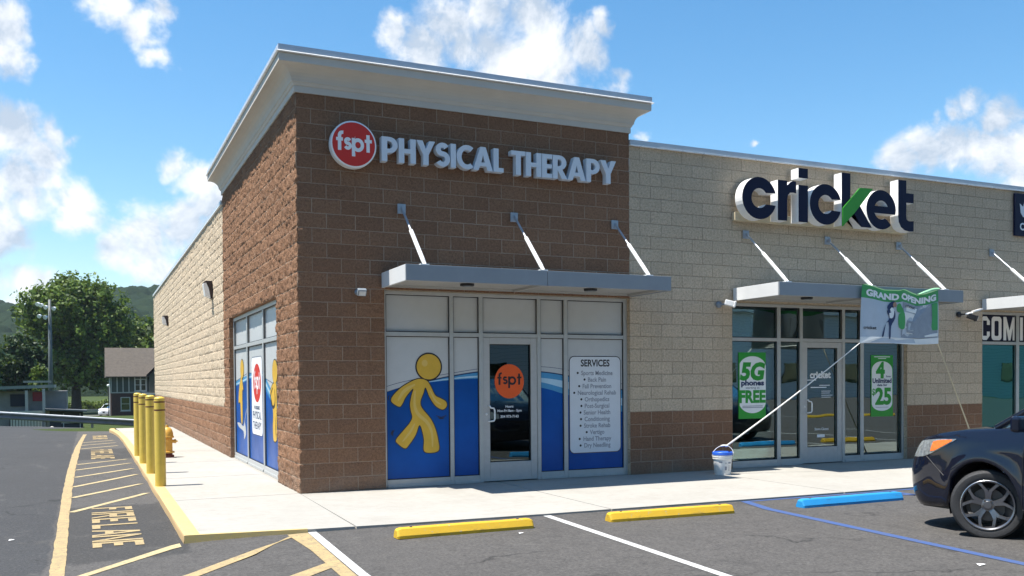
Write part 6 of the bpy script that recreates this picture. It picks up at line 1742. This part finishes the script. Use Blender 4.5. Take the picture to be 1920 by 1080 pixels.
    # wheels
    for (c_, h, r) in ARX:
        for sg in (-1, 1):
            R0, RW = 0.335, 0.105
            c0 = Vector((sg * (W - RW + 0.012), -c_, R0))
            ang = steer if c_ < 2 else 0.0
            rot = Matrix.Rotation(ang, 3, 'Z')
            def tf(mb):
                mb.v = [tuple(c0 + rot @ Vector(v)) for v in mb.v]; return mb
            o_ = sg  # outside direction
            m = MB(); m.lathe([(0.235, -RW * .86), (0.27, -RW), (0.31, -RW * .97), (0.330, -RW * .80), (R0, -RW * .5), (R0, RW * .5), (0.330, RW * .80), (0.31, RW * .97), (0.27, RW), (0.235, RW * .86), (0.225, RW * .7), (0.225, -RW * .7), (0.235, -RW * .86)], n=48, axis='X', capb=False, capt=False)
            wh = build('wheel', tf(m), M['tyre'], t, local=True, auto=35)
            m = MB()
            m.lathe([(0.236, o_ * RW * .90), (0.243, o_ * RW * .98), (0.236, o_ * RW * 1.0), (0.224, o_ * RW * .93), (0.215, o_ * RW * .5), (0.21, -o_ * RW * .6)], n=48, axis='X', capb=False, capt=False)
            # five split spokes
            for k_ in range(5):
                a = 2 * math.pi * k_ / 5 + 0.35
                def pt(rad, an, off): return Vector((o_ * off, rad * math.cos(an), rad * math.sin(an)))
                for s_ in (-1, 1):
                    pth = [(0.040, a + s_ * 0.16, RW * .72), (0.095, a + s_ * 0.10, RW * .82), (0.140, a + s_ * 0.14, RW * .89), (0.195, a + s_ * 0.31, RW * .93), (0.230, a + s_ * 0.40, RW * .92)]
                    for q in range(len(pth) - 1):
                        r0, a0, o0 = pth[q]; r1, a1, o1 = pth[q + 1]
                        w0, w1 = (0.020, 0.021, 0.019, 0.016, 0.022)[q], (0.020, 0.021, 0.019, 0.016, 0.022)[q + 1]
                        def cs(rad, an, off, w): 
                            tn = Vector((0, -math.sin(an), math.cos(an)))
                            b_ = pt(rad, an, off); d_ = Vector((o_, 0, 0))
                            return [b_ - tn * w - d_ * 0.03, b_ - tn * w * .8, b_ + tn * w * .8, b_ + tn * w - d_ * 0.03]
                        A, B = cs(r0, a0, o0, w0), cs(r1, a1, o1, w1)
                        m.raw(A + B, [(0, 1, 5, 4), (1, 2, 6, 5), (2, 3, 7, 6)])
            m.lathe([(0.062, o_ * RW * .55), (0.060, o_ * RW * .74), (0.04, o_ * RW * .78), (0.034, o_ * RW * .86), (0.001, o_ * RW * .87)], n=20, axis='X', capb=False)
            rim = build('rim', tf(m), M['rim'], t, local=True, auto=35); rim.parent = wh
            m = MB(); 
            m.lathe([(0.2435, o_ * RW * .975), (0.2445, o_ * RW * .995), (0.238, o_ * RW * 1.012)], n=48, axis='X', capb=False, capt=False)
            lip = build('rim_lip', tf(m), M['rim_bright'], t, local=True, smooth=True); lip.parent = wh
            m = MB(); m.lathe([(0.16, o_ * RW * .15), (0.16, o_ * RW * .25), (0.07, o_ * RW * .25), (0.07, o_ * RW * .5), (0.001, o_ * RW * .5)], n=32, axis='X'); 
            for k_ in range(5):
                a = 2 * math.pi * k_ / 5 + 0.98; m.cyl((o_ * RW * .60, 0.047 * math.cos(a), 0.047 * math.sin(a)), (o_ * RW * .82, 0.047 * math.cos(a), 0.047 * math.sin(a)), 0.010, n=8)
            bd = build('brake_disc', tf(m), M['brake'], t, local=True, auto=40); bd.parent = wh
    m = MB(); m.box(-0.26, 0.26, -L_ - 0.002 + .03, -L_ + .045, 0.70, 0.82); build('number_plate', m, M['decal_white'], t, local=True)
    return t
make_car('dark navy car with turned front wheel parked facing the shop', (6.12, -5.49, -0.036), 0.0, M['car_navy'], steer=0.62)

# ================================================================== guard rail and things beyond the lot
gr = thing('guard_rail', 'long galvanised guard rail along the far edge of the lot', 'guard rail', (-6, 32.2, -0.5))
M['galv'] = simple('galvanised_steel', (0.20, 0.22, 0.26), 0.5, 0.3, 0.15, 3)
M['galv_sunlit'] = simple('sunlit_rail_edge', (0.62, 0.63, 0.64), 0.4, 0.2)  # sun on the beam top, put into a lighter steel colour
def rail_z(x): return 0.37 - 0.087 * (max(x, -14) + 6)
sec = [(-0.02, 0.0), (-0.075, -0.035), (-0.075, -0.085), (-0.02, -0.13), (-0.02, -0.17), (-0.075, -0.215), (-0.075, -0.265), (-0.02, -0.30)]
P = [[(x, 32.2 + a, rail_z(x) + b) for a, b in sec] for x in np.linspace(-32, 3.5, 40)]
m = MB(); m.grid(P); rb_ = build('rail_beam', m, M['galv'], gr)
m = MB(); m.grid([[(x, 32.2 + a, rail_z(x) + b) for a, b in ((-0.085, -0.045), (-0.08, -0.012), (-0.02, 0.012), (0.02, 0.012))] for x in np.linspace(-32, 3.5, 40)]); build('rail_highlight', m, M['galv_sunlit'], rb_)  # strip along the beam top that carries the painted highlight
M['post_wood'] = simple('weathered_post', (0.22, 0.20, 0.18), 0.9)
for x in np.arange(-31, 3.5, 1.9):
    m = MB(); z = rail_z(x); m.box(x - 0.05, x + 0.05, 32.2, 32.32, z - 1.15, z + 0.01); build('rail_post', m, M['galv'], gr)

# materials for leaves
def leaf_mat(name, lo, hi):
    k = NT(name)
    geo = k.n('ShaderNodeNewGeometry')
    c = k.ramp(geo.outputs['Random Per Island'], [(0.0, lo), (0.55, tuple((a + b) / 2 for a, b in zip(lo, hi))), (1.0, hi)])
    c = k.mix(k.ramp(k.noise(0.35, 3, 0.6), [(0.35, 0.45), (0.65, 0.0)]), c, lo)
    k.set(c, 0.55, 0, None, 0.3)
    tl = k.n('ShaderNodeBsdfTranslucent'); k.l(k.mix(0.5, c, (0.16, 0.22, 0.02)), tl.inputs[0])
    mx = k.n('ShaderNodeMixShader'); mx.inputs[0].default_value = 0.28
    k.l(k.p.outputs[0], mx.inputs[1]); k.l(tl.outputs[0], mx.inputs[2]); k.l(mx.outputs[0], k.out.inputs[0])
    return k.mat
M['leaf'] = leaf_mat('maple_leaves', (0.026, 0.058, 0.007), (0.18, 0.27, 0.03))
M['leaf_yellow'] = leaf_mat('bright_leaves', (0.045, 0.080, 0.012), (0.20, 0.27, 0.045))
M['leaf_dark'] = leaf_mat('dark_leaves', (0.014, 0.036, 0.014), (0.065, 0.12, 0.036))
M['bark'] = simple('bark', (0.045, 0.036, 0.028), 0.95, 0, 0.3, 6, 0.6, 12)
def crown_cards(lobes, n, size, seed, squash=1.0):
    r_ = np.random.default_rng(seed)
    vol = np.array([l[3] ** 2 for l in lobes]); vol = vol / vol.sum()
    V = []; F = []
    for li, (cx, cy, cz, cr) in enumerate(lobes):
        k_ = int(n * vol[li])
        d = r_.normal(size=(k_, 3)); d /= np.linalg.norm(d, axis=1)[:, None]
        rad = cr * (0.55 + 0.5 * r_.random(k_) ** 0.6)
        # clumps: pull leaves toward random tufts
        nt = max(6, k_ // 26); td = r_.normal(size=(nt, 3)); td /= np.linalg.norm(td, axis=1)[:, None]
        tuft = td[r_.integers(0, nt, k_)] * (cr * (0.78 + 0.28 * r_.random((nt, 1))))[r_.integers(0, nt, k_)]
        mixf = (r_.random(k_) < 0.72)[:, None]
        p = np.where(mixf, tuft + r_.normal(0, cr * 0.10, (k_, 3)), d * rad[:, None])
        p[:, 2] *= squash; p += np.array([cx, cy, cz])
        nrm = p - np.array([cx, cy, cz]); nrm /= (np.linalg.norm(nrm, axis=1)[:, None] + 1e-6)
        nrm = nrm * 0.8 + r_.normal(0, 0.6, (k_, 3)) + np.array([0, 0, 0.35]); nrm /= np.linalg.norm(nrm, axis=1)[:, None]
        a = np.cross(nrm, r_.normal(size=(k_, 3))); a /= np.linalg.norm(a, axis=1)[:, None]; b = np.cross(nrm, a)
        s = size * (0.55 + 0.9 * r_.random(k_))[:, None]
        base = len(V)
        q = np.stack([p - a * s, p - b * s * .62, p + a * s, p + b * s * .62], 1).reshape(-1, 3)
        V.append(q)
    V = np.concatenate(V); nq = len(V) // 4
    me = bpy.data.meshes.new('crown'); me.vertices.add(len(V)); me.vertices.foreach_set('co', V.astype(np.float32).ravel())
    me.loops.add(len(V)); me.loops.foreach_set('vertex_index', np.arange(len(V), dtype=np.int32)); me.polygons.add(nq); me.polygons.foreach_set('loop_start', np.arange(0, len(V), 4, dtype=np.int32))
    me.update(calc_edges=True)
    return me
def tree(label, x, y, z, lobes, trunk_r, trunk_h, n, size, mat, seed, name='tree', group=None):
    t = thing(name, label, 'tree', (x, y, z), group)
    lo = [(a, b, c_, r_) for a, b, c_, r_ in lobes]
    me = crown_cards(lo, n, size, seed); me.materials.append(M[mat])
    o = bpy.data.objects.new('crown', me); col.objects.link(o); o.parent = t
    m = MB(); r_ = random.Random(seed)
    m.tube([(0, 0, -0.3), (0.02, 0, 0.3), (0.05, 0.03, trunk_h * .5), (0.0, 0.05, trunk_h)], [trunk_r * 1.35, trunk_r * 1.05, trunk_r * .9, trunk_r * .75], 12)
    for (a, b, c_, rr) in lo[:7]:
        m.tube([(0, 0.05, trunk_h * .85), (a * .35, b * .35, trunk_h + (c_ - trunk_h) * .45), (a * .8, b * .8, c_)], [trunk_r * .5, trunk_r * .3, trunk_r * .08], 7)
    build('trunk', m, M['bark'], t, local=True, smooth=True)
    return t
def lobes_for(w, h0, h1, n, seed, depth=None, small=0.26):
    """lobes filling an oval crown of width w between heights h0 and h1"""
    r_ = random.Random(seed); out = []; cz = (h0 + h1) / 2; hh = (h1 - h0) / 2
    out.append((0, 0, cz, min(w, hh * 1.6) * .36))
    for i in range(n):
        a = r_.uniform(0, 2 * math.pi); b = r_.uniform(-1, 1); f = r_.uniform(.60, .84); c_ = math.sqrt(1 - b * b)
        out.append((w / 2 * f * c_ * math.cos(a), (depth or w) / 2 * f * c_ * math.sin(a), cz + hh * f * b, w * r_.uniform(small * .65, small)))
    return out
# the big maple: full round crown with a dark underside
tree('large full maple tree standing before the wooded hill', -4.4, 143, -3.05, lobes_for(15.6, 4.2, 20.0, 40, 5, 12), 0.75, 5.2, 30000, 0.30, 'leaf', 5)
tree('bright green tree rising behind the half timbered house', 6.0, 160, -3.3, lobes_for(10, 2.2, 17.0, 24, 8), 0.35, 3, 11000, 0.30, 'leaf_yellow', 8)
tree('bluish green tree at the left edge behind the shed', -10.6, 104, -2.2, lobes_for(8.0, 0.8, 9.6, 18, 12), 0.3, 2, 10000, 0.22, 'leaf_dark', 12)
tree('yellow green sapling in front of the big maple beside the shed', -6.35, 78, -1.9, lobes_for(2.0, 1.7, 5.0, 9, 15, small=.3), 0.09, 2.4, 1600, 0.14, 'leaf_yellow', 15)
tree('dark tree left of the frame edge behind the low sheds', -15.5, 96, -2.2, lobes_for(9, 1, 10, 16, 17), 0.3, 2, 4500, 0.36, 'leaf_dark', 17)
tree('dark round tree filling the gap between the maple and the bluish tree', -12.0, 150, -3.0, lobes_for(9, 0.3, 11.0, 18, 19), 0.3, 2, 8000, 0.28, 'leaf_dark', 19)
tree('tall tree hidden behind the shop wall beside the house', 10.5, 152, -3.3, lobes_for(10, 2, 16, 18, 23), 0.35, 3, 4000, 0.5, 'leaf', 23)
for i, (x, y, w, h) in enumerate(((-3.4, 155, 5.5, 2.6), (-0.2, 157, 5.5, 3.0), (2.6, 158, 4.5, 2.4), (-7, 154, 5.5, 2.6))):
    me = crown_cards([(0, 0, h * .3, w * .3), (w * .3, 0, h * .25, w * .24), (-w * .3, .4, h * .25, w * .25)], 2600, 0.17, 40 + i, 0.62); me.materials.append(M['leaf_yellow'])
    o = bpy.data.objects.new('shrub', me); col.objects.link(o); o.location = (x, y, -3.1)
    setp(o, ['sunlit shrub behind the maple trunk', 'sunlit shrub behind the white parked car', 'sunlit shrub beside the corner of the half timbered house', 'sunlit shrub behind the dark low shed'][i], 'shrub', 'shrubs along the far road')

# low wall and far road
k = NT('far_road'); ps = k.pos(); M['far_road'] = k.set(k.mix(k.noise(0.5, 4, 0.6, ps), (0.16, 0.155, 0.15), (0.24, 0.235, 0.22)), 0.9)
m = MB(); m.grid([[(x, y, terrain(x, y) + 0.06) for y in (124.5, 126, 128, 130, 131.5)] for x in np.arange(-60, 40, 4)]); m.f = [f[::-1] for f in m.f]
o = build('road', m, M['far_road']); o['kind'] = 'structure'
o = setp(build('low_wall', MB().box(-30, 3.2, 151, 151.25, -3.4, -2.55), simple('pale_block_wall', (0.52, 0.50, 0.46), 0.9)), 'long low pale wall behind the far road', 'wall')

# the half timbered house
H = thing('house', 'half timbered brick house with brown pitched roof behind the bollards', 'house', (3.0, 120, -2.9))
M['shingle'] = simple('brown_grey_shingles', (0.088, 0.072, 0.057), 0.9, 0, 0.18, 3, 0.5, 7)
M['house_brick'] = simple('dark_red_brick', (0.075, 0.036, 0.030), 0.9, 0, 0.2, 4)
M['stucco_grey'] = simple('grey_green_render', (0.060, 0.066, 0.055), 0.9, 0, 0.1, 2)
M['timber'] = simple('pale_grey_timber', (0.42, 0.40, 0.37), 0.8)
M['trim'] = simple('pale_trim', (0.50, 0.48, 0.45), 0.7)
hx0, hx1, hy0, hy1, hz0 = -0.12, 8.6, 118.5, 127, -3.1
m = MB(); m.box(hx0 + .05, hx1, hy0 + .05, hy1, hz0, 0.28); build('ground_floor_wall', m, M['house_brick'], H)
m = MB(); m.box(hx0, hx1 + .05, hy0, hy1 + .05, 0.30, 2.50); uw = build('upper_wall', m, M['stucco_grey'], H)
m = MB()
for i in range(13):
    x = hx0 + 0.02 + i * 0.70; m.box(x, x + 0.13, hy0 - 0.05, hy0 - 0.001, 0.42, 2.42)
m.box(hx0, hx1, hy0 - 0.06, hy0 - 0.002, 0.26, 0.41); m.box(hx0, hx1, hy0 - 0.06, hy0 - 0.002, 2.425, 2.52)
build('timber_framing', m, M['timber'], uw)
m = MB(); y_r = (hy0 + hy1) / 2
m.poly([(hx0 - .55, hy0 - .6, 2.42), (hx1 + .5, hy0 - .6, 2.42), (hx1 + .5, y_r, 6.25), (hx0 - .55, y_r, 6.25)]); m.poly([(hx0 - .55, hy1 + .6, 2.42), (hx0 - .55, y_r, 6.25), (hx1 + .5, y_r, 6.25), (hx1 + .5, hy1 + .6, 2.42)])
m.poly([(hx0 - .55, hy0 - .6, 2.30), (hx0 - .55, hy1 + .6, 2.30), (hx1 + .5, hy1 + .6, 2.30), (hx1 + .5, hy0 - .6, 2.30)])
m.poly([(hx0 - .55, hy0 - .6, 2.30), (hx1 + .5, hy0 - .6, 2.30), (hx1 + .5, hy0 - .6, 2.42), (hx0 - .55, hy0 - .6, 2.42)])
for x in (hx0 - .55, hx1 + .5): m.poly([(x, hy0 - .6, 2.30), (x, hy0 - .6, 2.42), (x, y_r, 6.25), (x, hy1 + .6, 2.42), (x, hy1 + .6, 2.30)])
# cross gable
m.poly([(4.1, hy0 - 1.4, 2.6), (6.0, hy0 - 1.4, 4.6), (6.0, y_r, 4.6), (4.1, y_r, 2.6)]); m.poly([(6.0, hy0 - 1.4, 4.6), (7.9, hy0 - 1.4, 2.6), (7.9, y_r, 2.6), (6.0, y_r, 4.6)])
build('roof', m, M['shingle'], H)
m = MB(); m.box(4.5, 7.5, hy0 - 1.0, hy0 - .062, 0.3, 2.55); m.poly([(4.5, hy0 - 1.0, 2.55), (7.5, hy0 - 1.0, 2.55), (6.0, hy0 - 1.0, 4.3)]); build('gable_wall', m, M['stucco_grey'], H)
m = MB(); m.box(3.6, 8.6, hy0 - 2.2, hy0 - .07, 0.02, 0.24); build('porch_roof', m, M['trim'], H)
for x, z0, z1, w in ((1.15, -1.9, -0.35, .95), (2.85, .62, 2.0, .5), (3.55, .62, 2.0, .5)):
    m = MB(); yy = hy0 + (.05 if z0 < 0 else 0)
    m.box(x - .1, x + w + .1, yy - 0.06, yy - .003, z0 - .1, z0); m.box(x - .1, x + w + .1, yy - 0.06, yy - .003, z1, z1 + .1); m.box(x - .1, x, yy - .055, yy - .003, z0, z1); m.box(x + w, x + w + .1, yy - .055, yy - .003, z0, z1)
    m.box(x - .16, x + w + .16, yy - .10, yy - .003, z0 - .2, z0 - .101); m.box(x, x + w, yy - .05, yy - .003, (z0 + z1) / 2 - .03, (z0 + z1) / 2 + .03)
    f = build('window', m, M['trim'], H); m = MB(); m.box(x + .001, x + w - .001, yy - .03, yy - .01, z0 + .001, z1 - .001); build('window_pane', m, M['glass_dark'], f)
m = MB(); m.cyl((hx0 - 0.10, hy0 - .10, hz0), (hx0 - 0.10, hy0 - .10, 2.4), 0.06, n=8); build('downpipe', m, M['trim'], H)
t = thing('lamp_post', 'thin dark lamp post with a white globe beside the house corner', 'lamp post', (-0.5, 113, -2.6))
m = MB(); m.cyl((-0.46, 113, -2.9), (-0.46, 113, 1.1), 0.05, n=8); build('pole', m, M['black'], t)
m = MB(); m.lathe([(0.05, 1.1), (0.15, 1.17), (0.18, 1.28), (0.13, 1.40), (0.001, 1.44)], (-0.46, 113, 0), 14); build('globe', m, M['lens'], t, smooth=True)
make_car('small white car parked across the far road beside the house', (-0.85, 127.0, -2.93), math.pi - 0.35, M['car_white'], detail=False, scale=0.98)

# floodlight mast
t = thing('light_mast', 'tall grey floodlight mast standing in front of the big maple', 'light pole', (-5.2, 66, -1.9))
M['mast'] = simple('galvanised_mast', (0.11, 0.125, 0.125), 0.6, 0.2)
m = MB(); m.tube([(-5.2, 66, -2.2), (-5.2, 66, 3), (-5.18, 66, 7.85)], [0.19, 0.15, 0.10], 14); build('mast_pole', m, M['mast'], t, smooth=True)
m = MB(); m.tube([(-6.0, 66, 7.42), (-4.75, 66, 7.25)], 0.035, 6); m.tube([(-5.95, 65.9, 6.62), (-5.1, 66, 6.62)], 0.035, 6); build('cross_arm', m, M['mast'], t)
for (x, y, z, a) in ((-5.95, 65.8, 7.5, .3), (-5.72, 65.75, 7.42, .3), (-5.42, 65.75, 7.28, .4), (-4.88, 65.9, 7.2, -.2), (-5.85, 65.75, 6.60, .3), (-5.45, 65.75, 6.52, .4)):
    m = MB(); ax = Vector((-.55, -.72, -.42)).normalized(); up = Vector((0, 0, 1)); up = (up - ax * up.dot(ax)).normalized(); sdv = ax.cross(up)
    c_ = Vector((x, y, z)); vs = []
    for d_, r in ((-0.16, .05), (-0.06, .11), (0.08, .155), (0.11, .16)):
        for k_ in range(14):
            an = 2 * math.pi * k_ / 14; vs.append(c_ + ax * d_ + sdv * (r * math.cos(an)) + up * (r * math.sin(an)))
    m.raw(vs, [(i * 14 + k_, i * 14 + (k_ + 1) % 14, (i + 1) * 14 + (k_ + 1) % 14, (i + 1) * 14 + k_) for i in range(3) for k_ in range(14)] + [tuple(range(42, 56)), tuple(range(13, -1, -1))])
    build('lamp_head', m, M['lens'] if z > 6.55 else M['letter_grey'], t, auto=40)

# sheds at the far left
S1 = thing('shed', 'grey shed with flat roof, dark blue opening and red panel at the far left', 'shed', (-6.2, 58, -1.6))
M['shed_grey'] = simple('weathered_shed_wall', (0.22, 0.21, 0.20), 0.9, 0, 0.15, 2)
M['shed_roof'] = simple('mossy_shed_roof', (0.24, 0.26, 0.235), 0.9, 0, 0.12, 2)
M['shed_red'] = simple('faded_red_board', (0.26, 0.035, 0.045), 0.8)
M['cream'] = simple('cream_render', (0.50, 0.47, 0.40), 0.9)
m = MB(); m.box(-8.6, -3.98, 58.0, 61.5, -1.8, 1.05); build('shed_wall', m, M['shed_grey'], S1)
m = MB(); m.obox((-6.7, 59.4, 1.32), Vector((1, 0, .03)).normalized(), (0, 1, 0), Vector((-.03, 0, 1)).normalized(), 2.0, 2.2, 0.10); m.box(-6.55, -4.95, 57.4, 59.0, 1.62, 1.75); build('shed_roof', m, M['shed_roof'], S1)
m = MB(); m.box(-7.35, -6.45, 57.94, 57.995, 0.05, 0.85); build('shed_opening', m, simple('dark_blue_opening', (0.010, 0.013, 0.03), 0.6), S1)
m = MB(); m.box(-6.03, -5.45, 57.92, 57.995, 0.38, 0.98); build('red_panel', m, M['shed_red'], S1)
m = MB(); m.box(-7.3, -4.25, 57.2, 57.4, -1.9, -0.25); build('low_front_wall', m, M['cream'], S1)
m = MB(); m.box(-6.45, -6.28, 57.3, 57.5, -0.24, 1.1); m.box(-5.42, -5.25, 57.0, 57.19, -1.9, 1.2); build('roof_post', m, M['timber'], S1)
S2 = thing('shed', 'low dark open shed with horizontal rails beside the floodlight mast', 'shed', (-4.1, 56, -1.6))
m = MB(); m.box(-5.0, -3.0, 56.6, 58.9 - 1.0, -1.9, -0.30); build('shed_wall', m, simple('dark_board_wall', (0.05, 0.05, 0.055), 0.9), S2)
m = MB(); m.obox((-4.0, 57.0, -0.22), (1, 0, -.06), (0, 1, 0), (.06, 0, 1), 1.25, 1.0, 0.05); build('shed_roof', m, simple('dark_metal_roof', (0.10, 0.105, 0.11), 0.6), S2)
m = MB(); m.box(-4.3, -3.0, 56.5, 56.55, -0.75, -0.69); m.box(-4.3, -3.0, 56.5, 56.55, -1.1, -1.04); m.box(-4.2, -4.14, 56.49, 56.56, -1.8, -.45); m.box(-3.2, -3.14, 56.49, 56.56, -1.8, -.45); build('rail', m, M['timber'], S2)
# picket fence in front of the shed
F_ = thing('picket_fence', 'short dark metal picket fence in front of the grey shed', 'fence', (-6.0, 50, -1.3))
for x in np.arange(-6.9, -4.9, 0.16):
    m = MB(); m.box(x, x + 0.035, 50, 50.03, -1.4, -0.28); build('picket', m, M['dark_bronze'], F_)
m = MB(); m.box(-6.95, -4.85, 50.031, 50.06, -0.40, -0.36); m.box(-6.95, -4.85, 50.031, 50.06, -1.15, -1.11); build('fence_rail', m, M['dark_bronze'], F_)
# white stones behind the rail
rs = random.Random(3)
stones = ['small pale stone leftmost of the row under the guard rail', 'rounded pale stone with darker side under the guard rail', 'low pale stone between two larger ones under the guard rail', 'brightest white stone under the guard rail', 'grey white stone right of the brightest one', 'narrow white stone rightmost of the row under the guard rail', 'flat tan stone far left under the guard rail']
for i, (x, r_, h) in enumerate(((-4.95, .13, .2), (-4.55, .2, .24), (-4.3, .15, .14), (-4.08, .2, .26), (-3.85, .16, .2), (-3.6, .11, .24), (-7.3, .3, .16))):
    m = MB(); y = 33.3 + rs.uniform(-.2, .2); z0 = terrain(x, y)
    P = []
    for a in range(7):
        th = math.pi * a / 6; row = []
        for b in range(10):
            ph = 2 * math.pi * b / 10; k_ = 1 + rs.uniform(-.15, .15); row.append((x + r_ * math.sin(th) * math.cos(ph) * k_, y + r_ * math.sin(th) * math.sin(ph) * k_, z0 + h * (.75 + math.cos(th) * k_)))
        P.append(row + [row[0]])
    m.grid(P); setp(build('stone', m, simple('pale_stone', (0.55, 0.53, 0.48) if i < 6 else (.42, .37, .28), 0.9), smooth=False), stones[i], 'stone', 'stones under the guard rail')
# grass on the bank by the rail
r_ = np.random.default_rng(9); N = 9000
gx = r_.uniform(-9, 1.0, N); gy = r_.uniform(29.8, 40, N); V = np.zeros((N, 3, 3))
gz = np.array([terrain(a, b) for a, b in zip(gx, gy)]); hh = r_.uniform(.05, .16, N); an = r_.uniform(0, 6.28, N); w = r_.uniform(.012, .03, N)
V[:, 0] = np.stack([gx - w * np.cos(an), gy - w * np.sin(an), gz], 1); V[:, 1] = np.stack([gx + w * np.cos(an), gy + w * np.sin(an), gz], 1); V[:, 2] = np.stack([gx + r_.normal(0, .05, N), gy + r_.normal(0, .05, N), gz + hh], 1)
me = bpy.data.meshes.new('grass'); me.from_pydata(V.reshape(-1, 3).tolist(), [], np.arange(N * 3).reshape(-1, 3).tolist()); me.materials.append(leaf_mat('grass_blades', (0.04, 0.07, 0.015), (0.13, 0.17, 0.05)))
o = bpy.data.objects.new('grass', me); col.objects.link(o); o['kind'] = 'stuff'

# the wooded hill: ground form plus a canopy of rounded tree tops
def hill_h(X, Y):
    b = np.interp(Y, [330, 420, 520, 640, 760, 1000], [-4, 2, 18, 46, 57, 40])
    b = b * (0.86 + 0.20 * np.exp(-((X - 30) / 45.0) ** 2) - 0.10 * np.exp(-((X + 35) / 40.0) ** 2)) + 6 * (fbm(X / 60 + 5, Y / 60, 51, 3) - .5)
    return b
hx = np.arange(-190, 260, 2.2); hy = np.concatenate([np.arange(345, 500, 6.0), np.arange(500, 800, 2.6), np.arange(800, 1000, 20)])
X, Y = np.meshgrid(hx, hy, indexing='ij')
def domes(X, Y, cell, seed):
    best = np.zeros_like(X); ix, iy = np.floor(X / cell), np.floor(Y / cell)
    for dx in (-1, 0, 1):
        for dy in (-1, 0, 1):
            a, b = ix + dx, iy + dy
            px, py = (a + _hash2(a, b, seed)) * cell, (b + _hash2(a, b, seed + 3)) * cell; rr = cell * (.55 + .45 * _hash2(a, b, seed + 7))
            d2 = 1 - ((X - px) ** 2 + (Y - py) ** 2) / rr ** 2
            best = np.maximum(best, np.sqrt(np.clip(d2, 0, 1)) * rr * (1.0 + .5 * _hash2(a, b, seed + 11)))
    return best
Z = hill_h(X, Y) + domes(X, Y, 9.0, 61) * 1.1 + 2.6 * fbm(X / 2.2, Y / 2.2, 63, 3) + 3
Z[0, :] = Z[-1, :] = -12; Z[:, 0] = Z[:, -1] = -12
V = np.stack([X, Y, Z], -1).reshape(-1, 3); nu, nv = X.shape; idx = np.arange(nu * nv).reshape(nu, nv)
q = np.stack([idx[:-1, :-1], idx[1:, :-1], idx[1:, 1:], idx[:-1, 1:]], -1).reshape(-1, 4)
me = bpy.data.meshes.new('hill'); me.vertices.add(len(V)); me.vertices.foreach_set('co', V.astype(np.float32).ravel()); me.loops.add(q.size); me.loops.foreach_set('vertex_index', q.astype(np.int32).ravel()); me.polygons.add(len(q)); me.polygons.foreach_set('loop_start', np.arange(0, q.size, 4, dtype=np.int32)); me.update(calc_edges=True)
k = NT('wooded_hill'); ps = k.pos()
c = k.mix(k.noise(0.12, 4, 0.6, ps), (0.006, 0.018, 0.010), (0.036, 0.060, 0.022)); c = k.mix(k.ramp(k.noise(0.9, 4, 0.7, ps), [(0.38, 0.6), (0.6, 0)]), c, (0.012, 0.026, 0.010))
me.materials.append(k.set(c, 0.9, 0, k.bump(k.noise(0.8, 5, 0.7, ps), 1.0, 1.5), 0.1))
o = bpy.data.objects.new('wooded_hill', me); col.objects.link(o); o['kind'] = 'structure'

# ================================================================== across the street, seen in the shop glass
ob = thing('warehouse', 'long pale sided warehouse across the lot behind the camera', 'building', (46, -51, 0))
k = NT('pale_metal_siding'); ps = k.pos(); sp = k.n('ShaderNodeSeparateXYZ'); k.l(ps, sp.inputs[0])
fr_ = k.math('FRACT', k.math('MULTIPLY', sp.outputs['Z'], 4.0)); c = k.mix(k.ramp(fr_, [(0.0, 0.0), (0.12, 1.0)]), (0.30, 0.32, 0.33), (0.60, 0.63, 0.64)); M['siding'] = k.set(c, 0.7)
m = MB(); m.box(12, 80, -58, -44, -0.4, 6.6); build('wall', m, M['siding'], ob)
m = MB(); m.box(11.6, 80.4, -58.4, -43.6, 6.61, 6.9); build('roof', m, M['coping'], ob)
for x in np.arange(15, 79, 6.2):
    m = MB(); m.box(x, x + 1.6, -43.99, -43.94, 1.2, 2.8); build('window', m, M['glass_dark'], ob)
for i, (x, y) in enumerate(((-14, -48), (-22, -40), (6, -50), (-4, -58), (30, -66), (42, -68), (54, -66), (66, -68), (78, -66))):
    tree('leafy tree across the lot behind the camera', x, y, -0.3, lobes_for(10, 2.5, 13 if i > 3 else 11, 14, 70 + i), 0.3, 3, 2600, 0.5, 'leaf', 70 + i, group='trees across the lot')

make_car('second dark car parked right of the frame facing the shop', (12.3, -5.5, -0.03), 0.0, M['car_navy'], detail=False)

# wooded slope added behind the camera to cut the sky light on the front
hx = np.arange(-420, 520, 7.0); hy = np.arange(-430, -95, 7.0)
X, Y = np.meshgrid(hx, hy, indexing='ij')
Z = np.interp(-Y, [95, 130, 200, 300, 430], [-3, 14, 52, 92, 105]) * (0.85 + 0.3 * (fbm(X / 90, Y / 90, 81, 3) - .3)) + domes(X, Y, 12.0, 83) * 0.8
Z[0, :] = Z[-1, :] = -12; Z[:, 0] = Z[:, -1] = -12
V = np.stack([X, Y, Z], -1).reshape(-1, 3); nu, nv = X.shape; idx = np.arange(nu * nv).reshape(nu, nv)
q = np.stack([idx[:-1, :-1], idx[1:, :-1], idx[1:, 1:], idx[:-1, 1:]], -1).reshape(-1, 4)
me = bpy.data.meshes.new('wooded_hill'); me.from_pydata(V.tolist(), [], q.tolist()); me.materials.append(bpy.data.materials['wooded_hill'])
o = bpy.data.objects.new('wooded_hill', me); col.objects.link(o); o['kind'] = 'structure'  # the added slope, placed to block sky light

# ================================================================== air between here and the hill
hz_b = MB(); hz_b.box(-1600, 1600, -1600, 1600, -25, 170)
k = NT('haze_air'); k.t.nodes.remove(k.p)
pv = k.n('ShaderNodeVolumePrincipled'); pv.inputs['Color'].default_value = (0.72, 0.84, 1.0, 1); pv.inputs['Density'].default_value = 0.00012; pv.inputs['Anisotropy'].default_value = 0.2
k.l(pv.outputs[0], k.out.inputs['Volume'])
o = build('haze', hz_b, k.mat); o['kind'] = 'stuff'
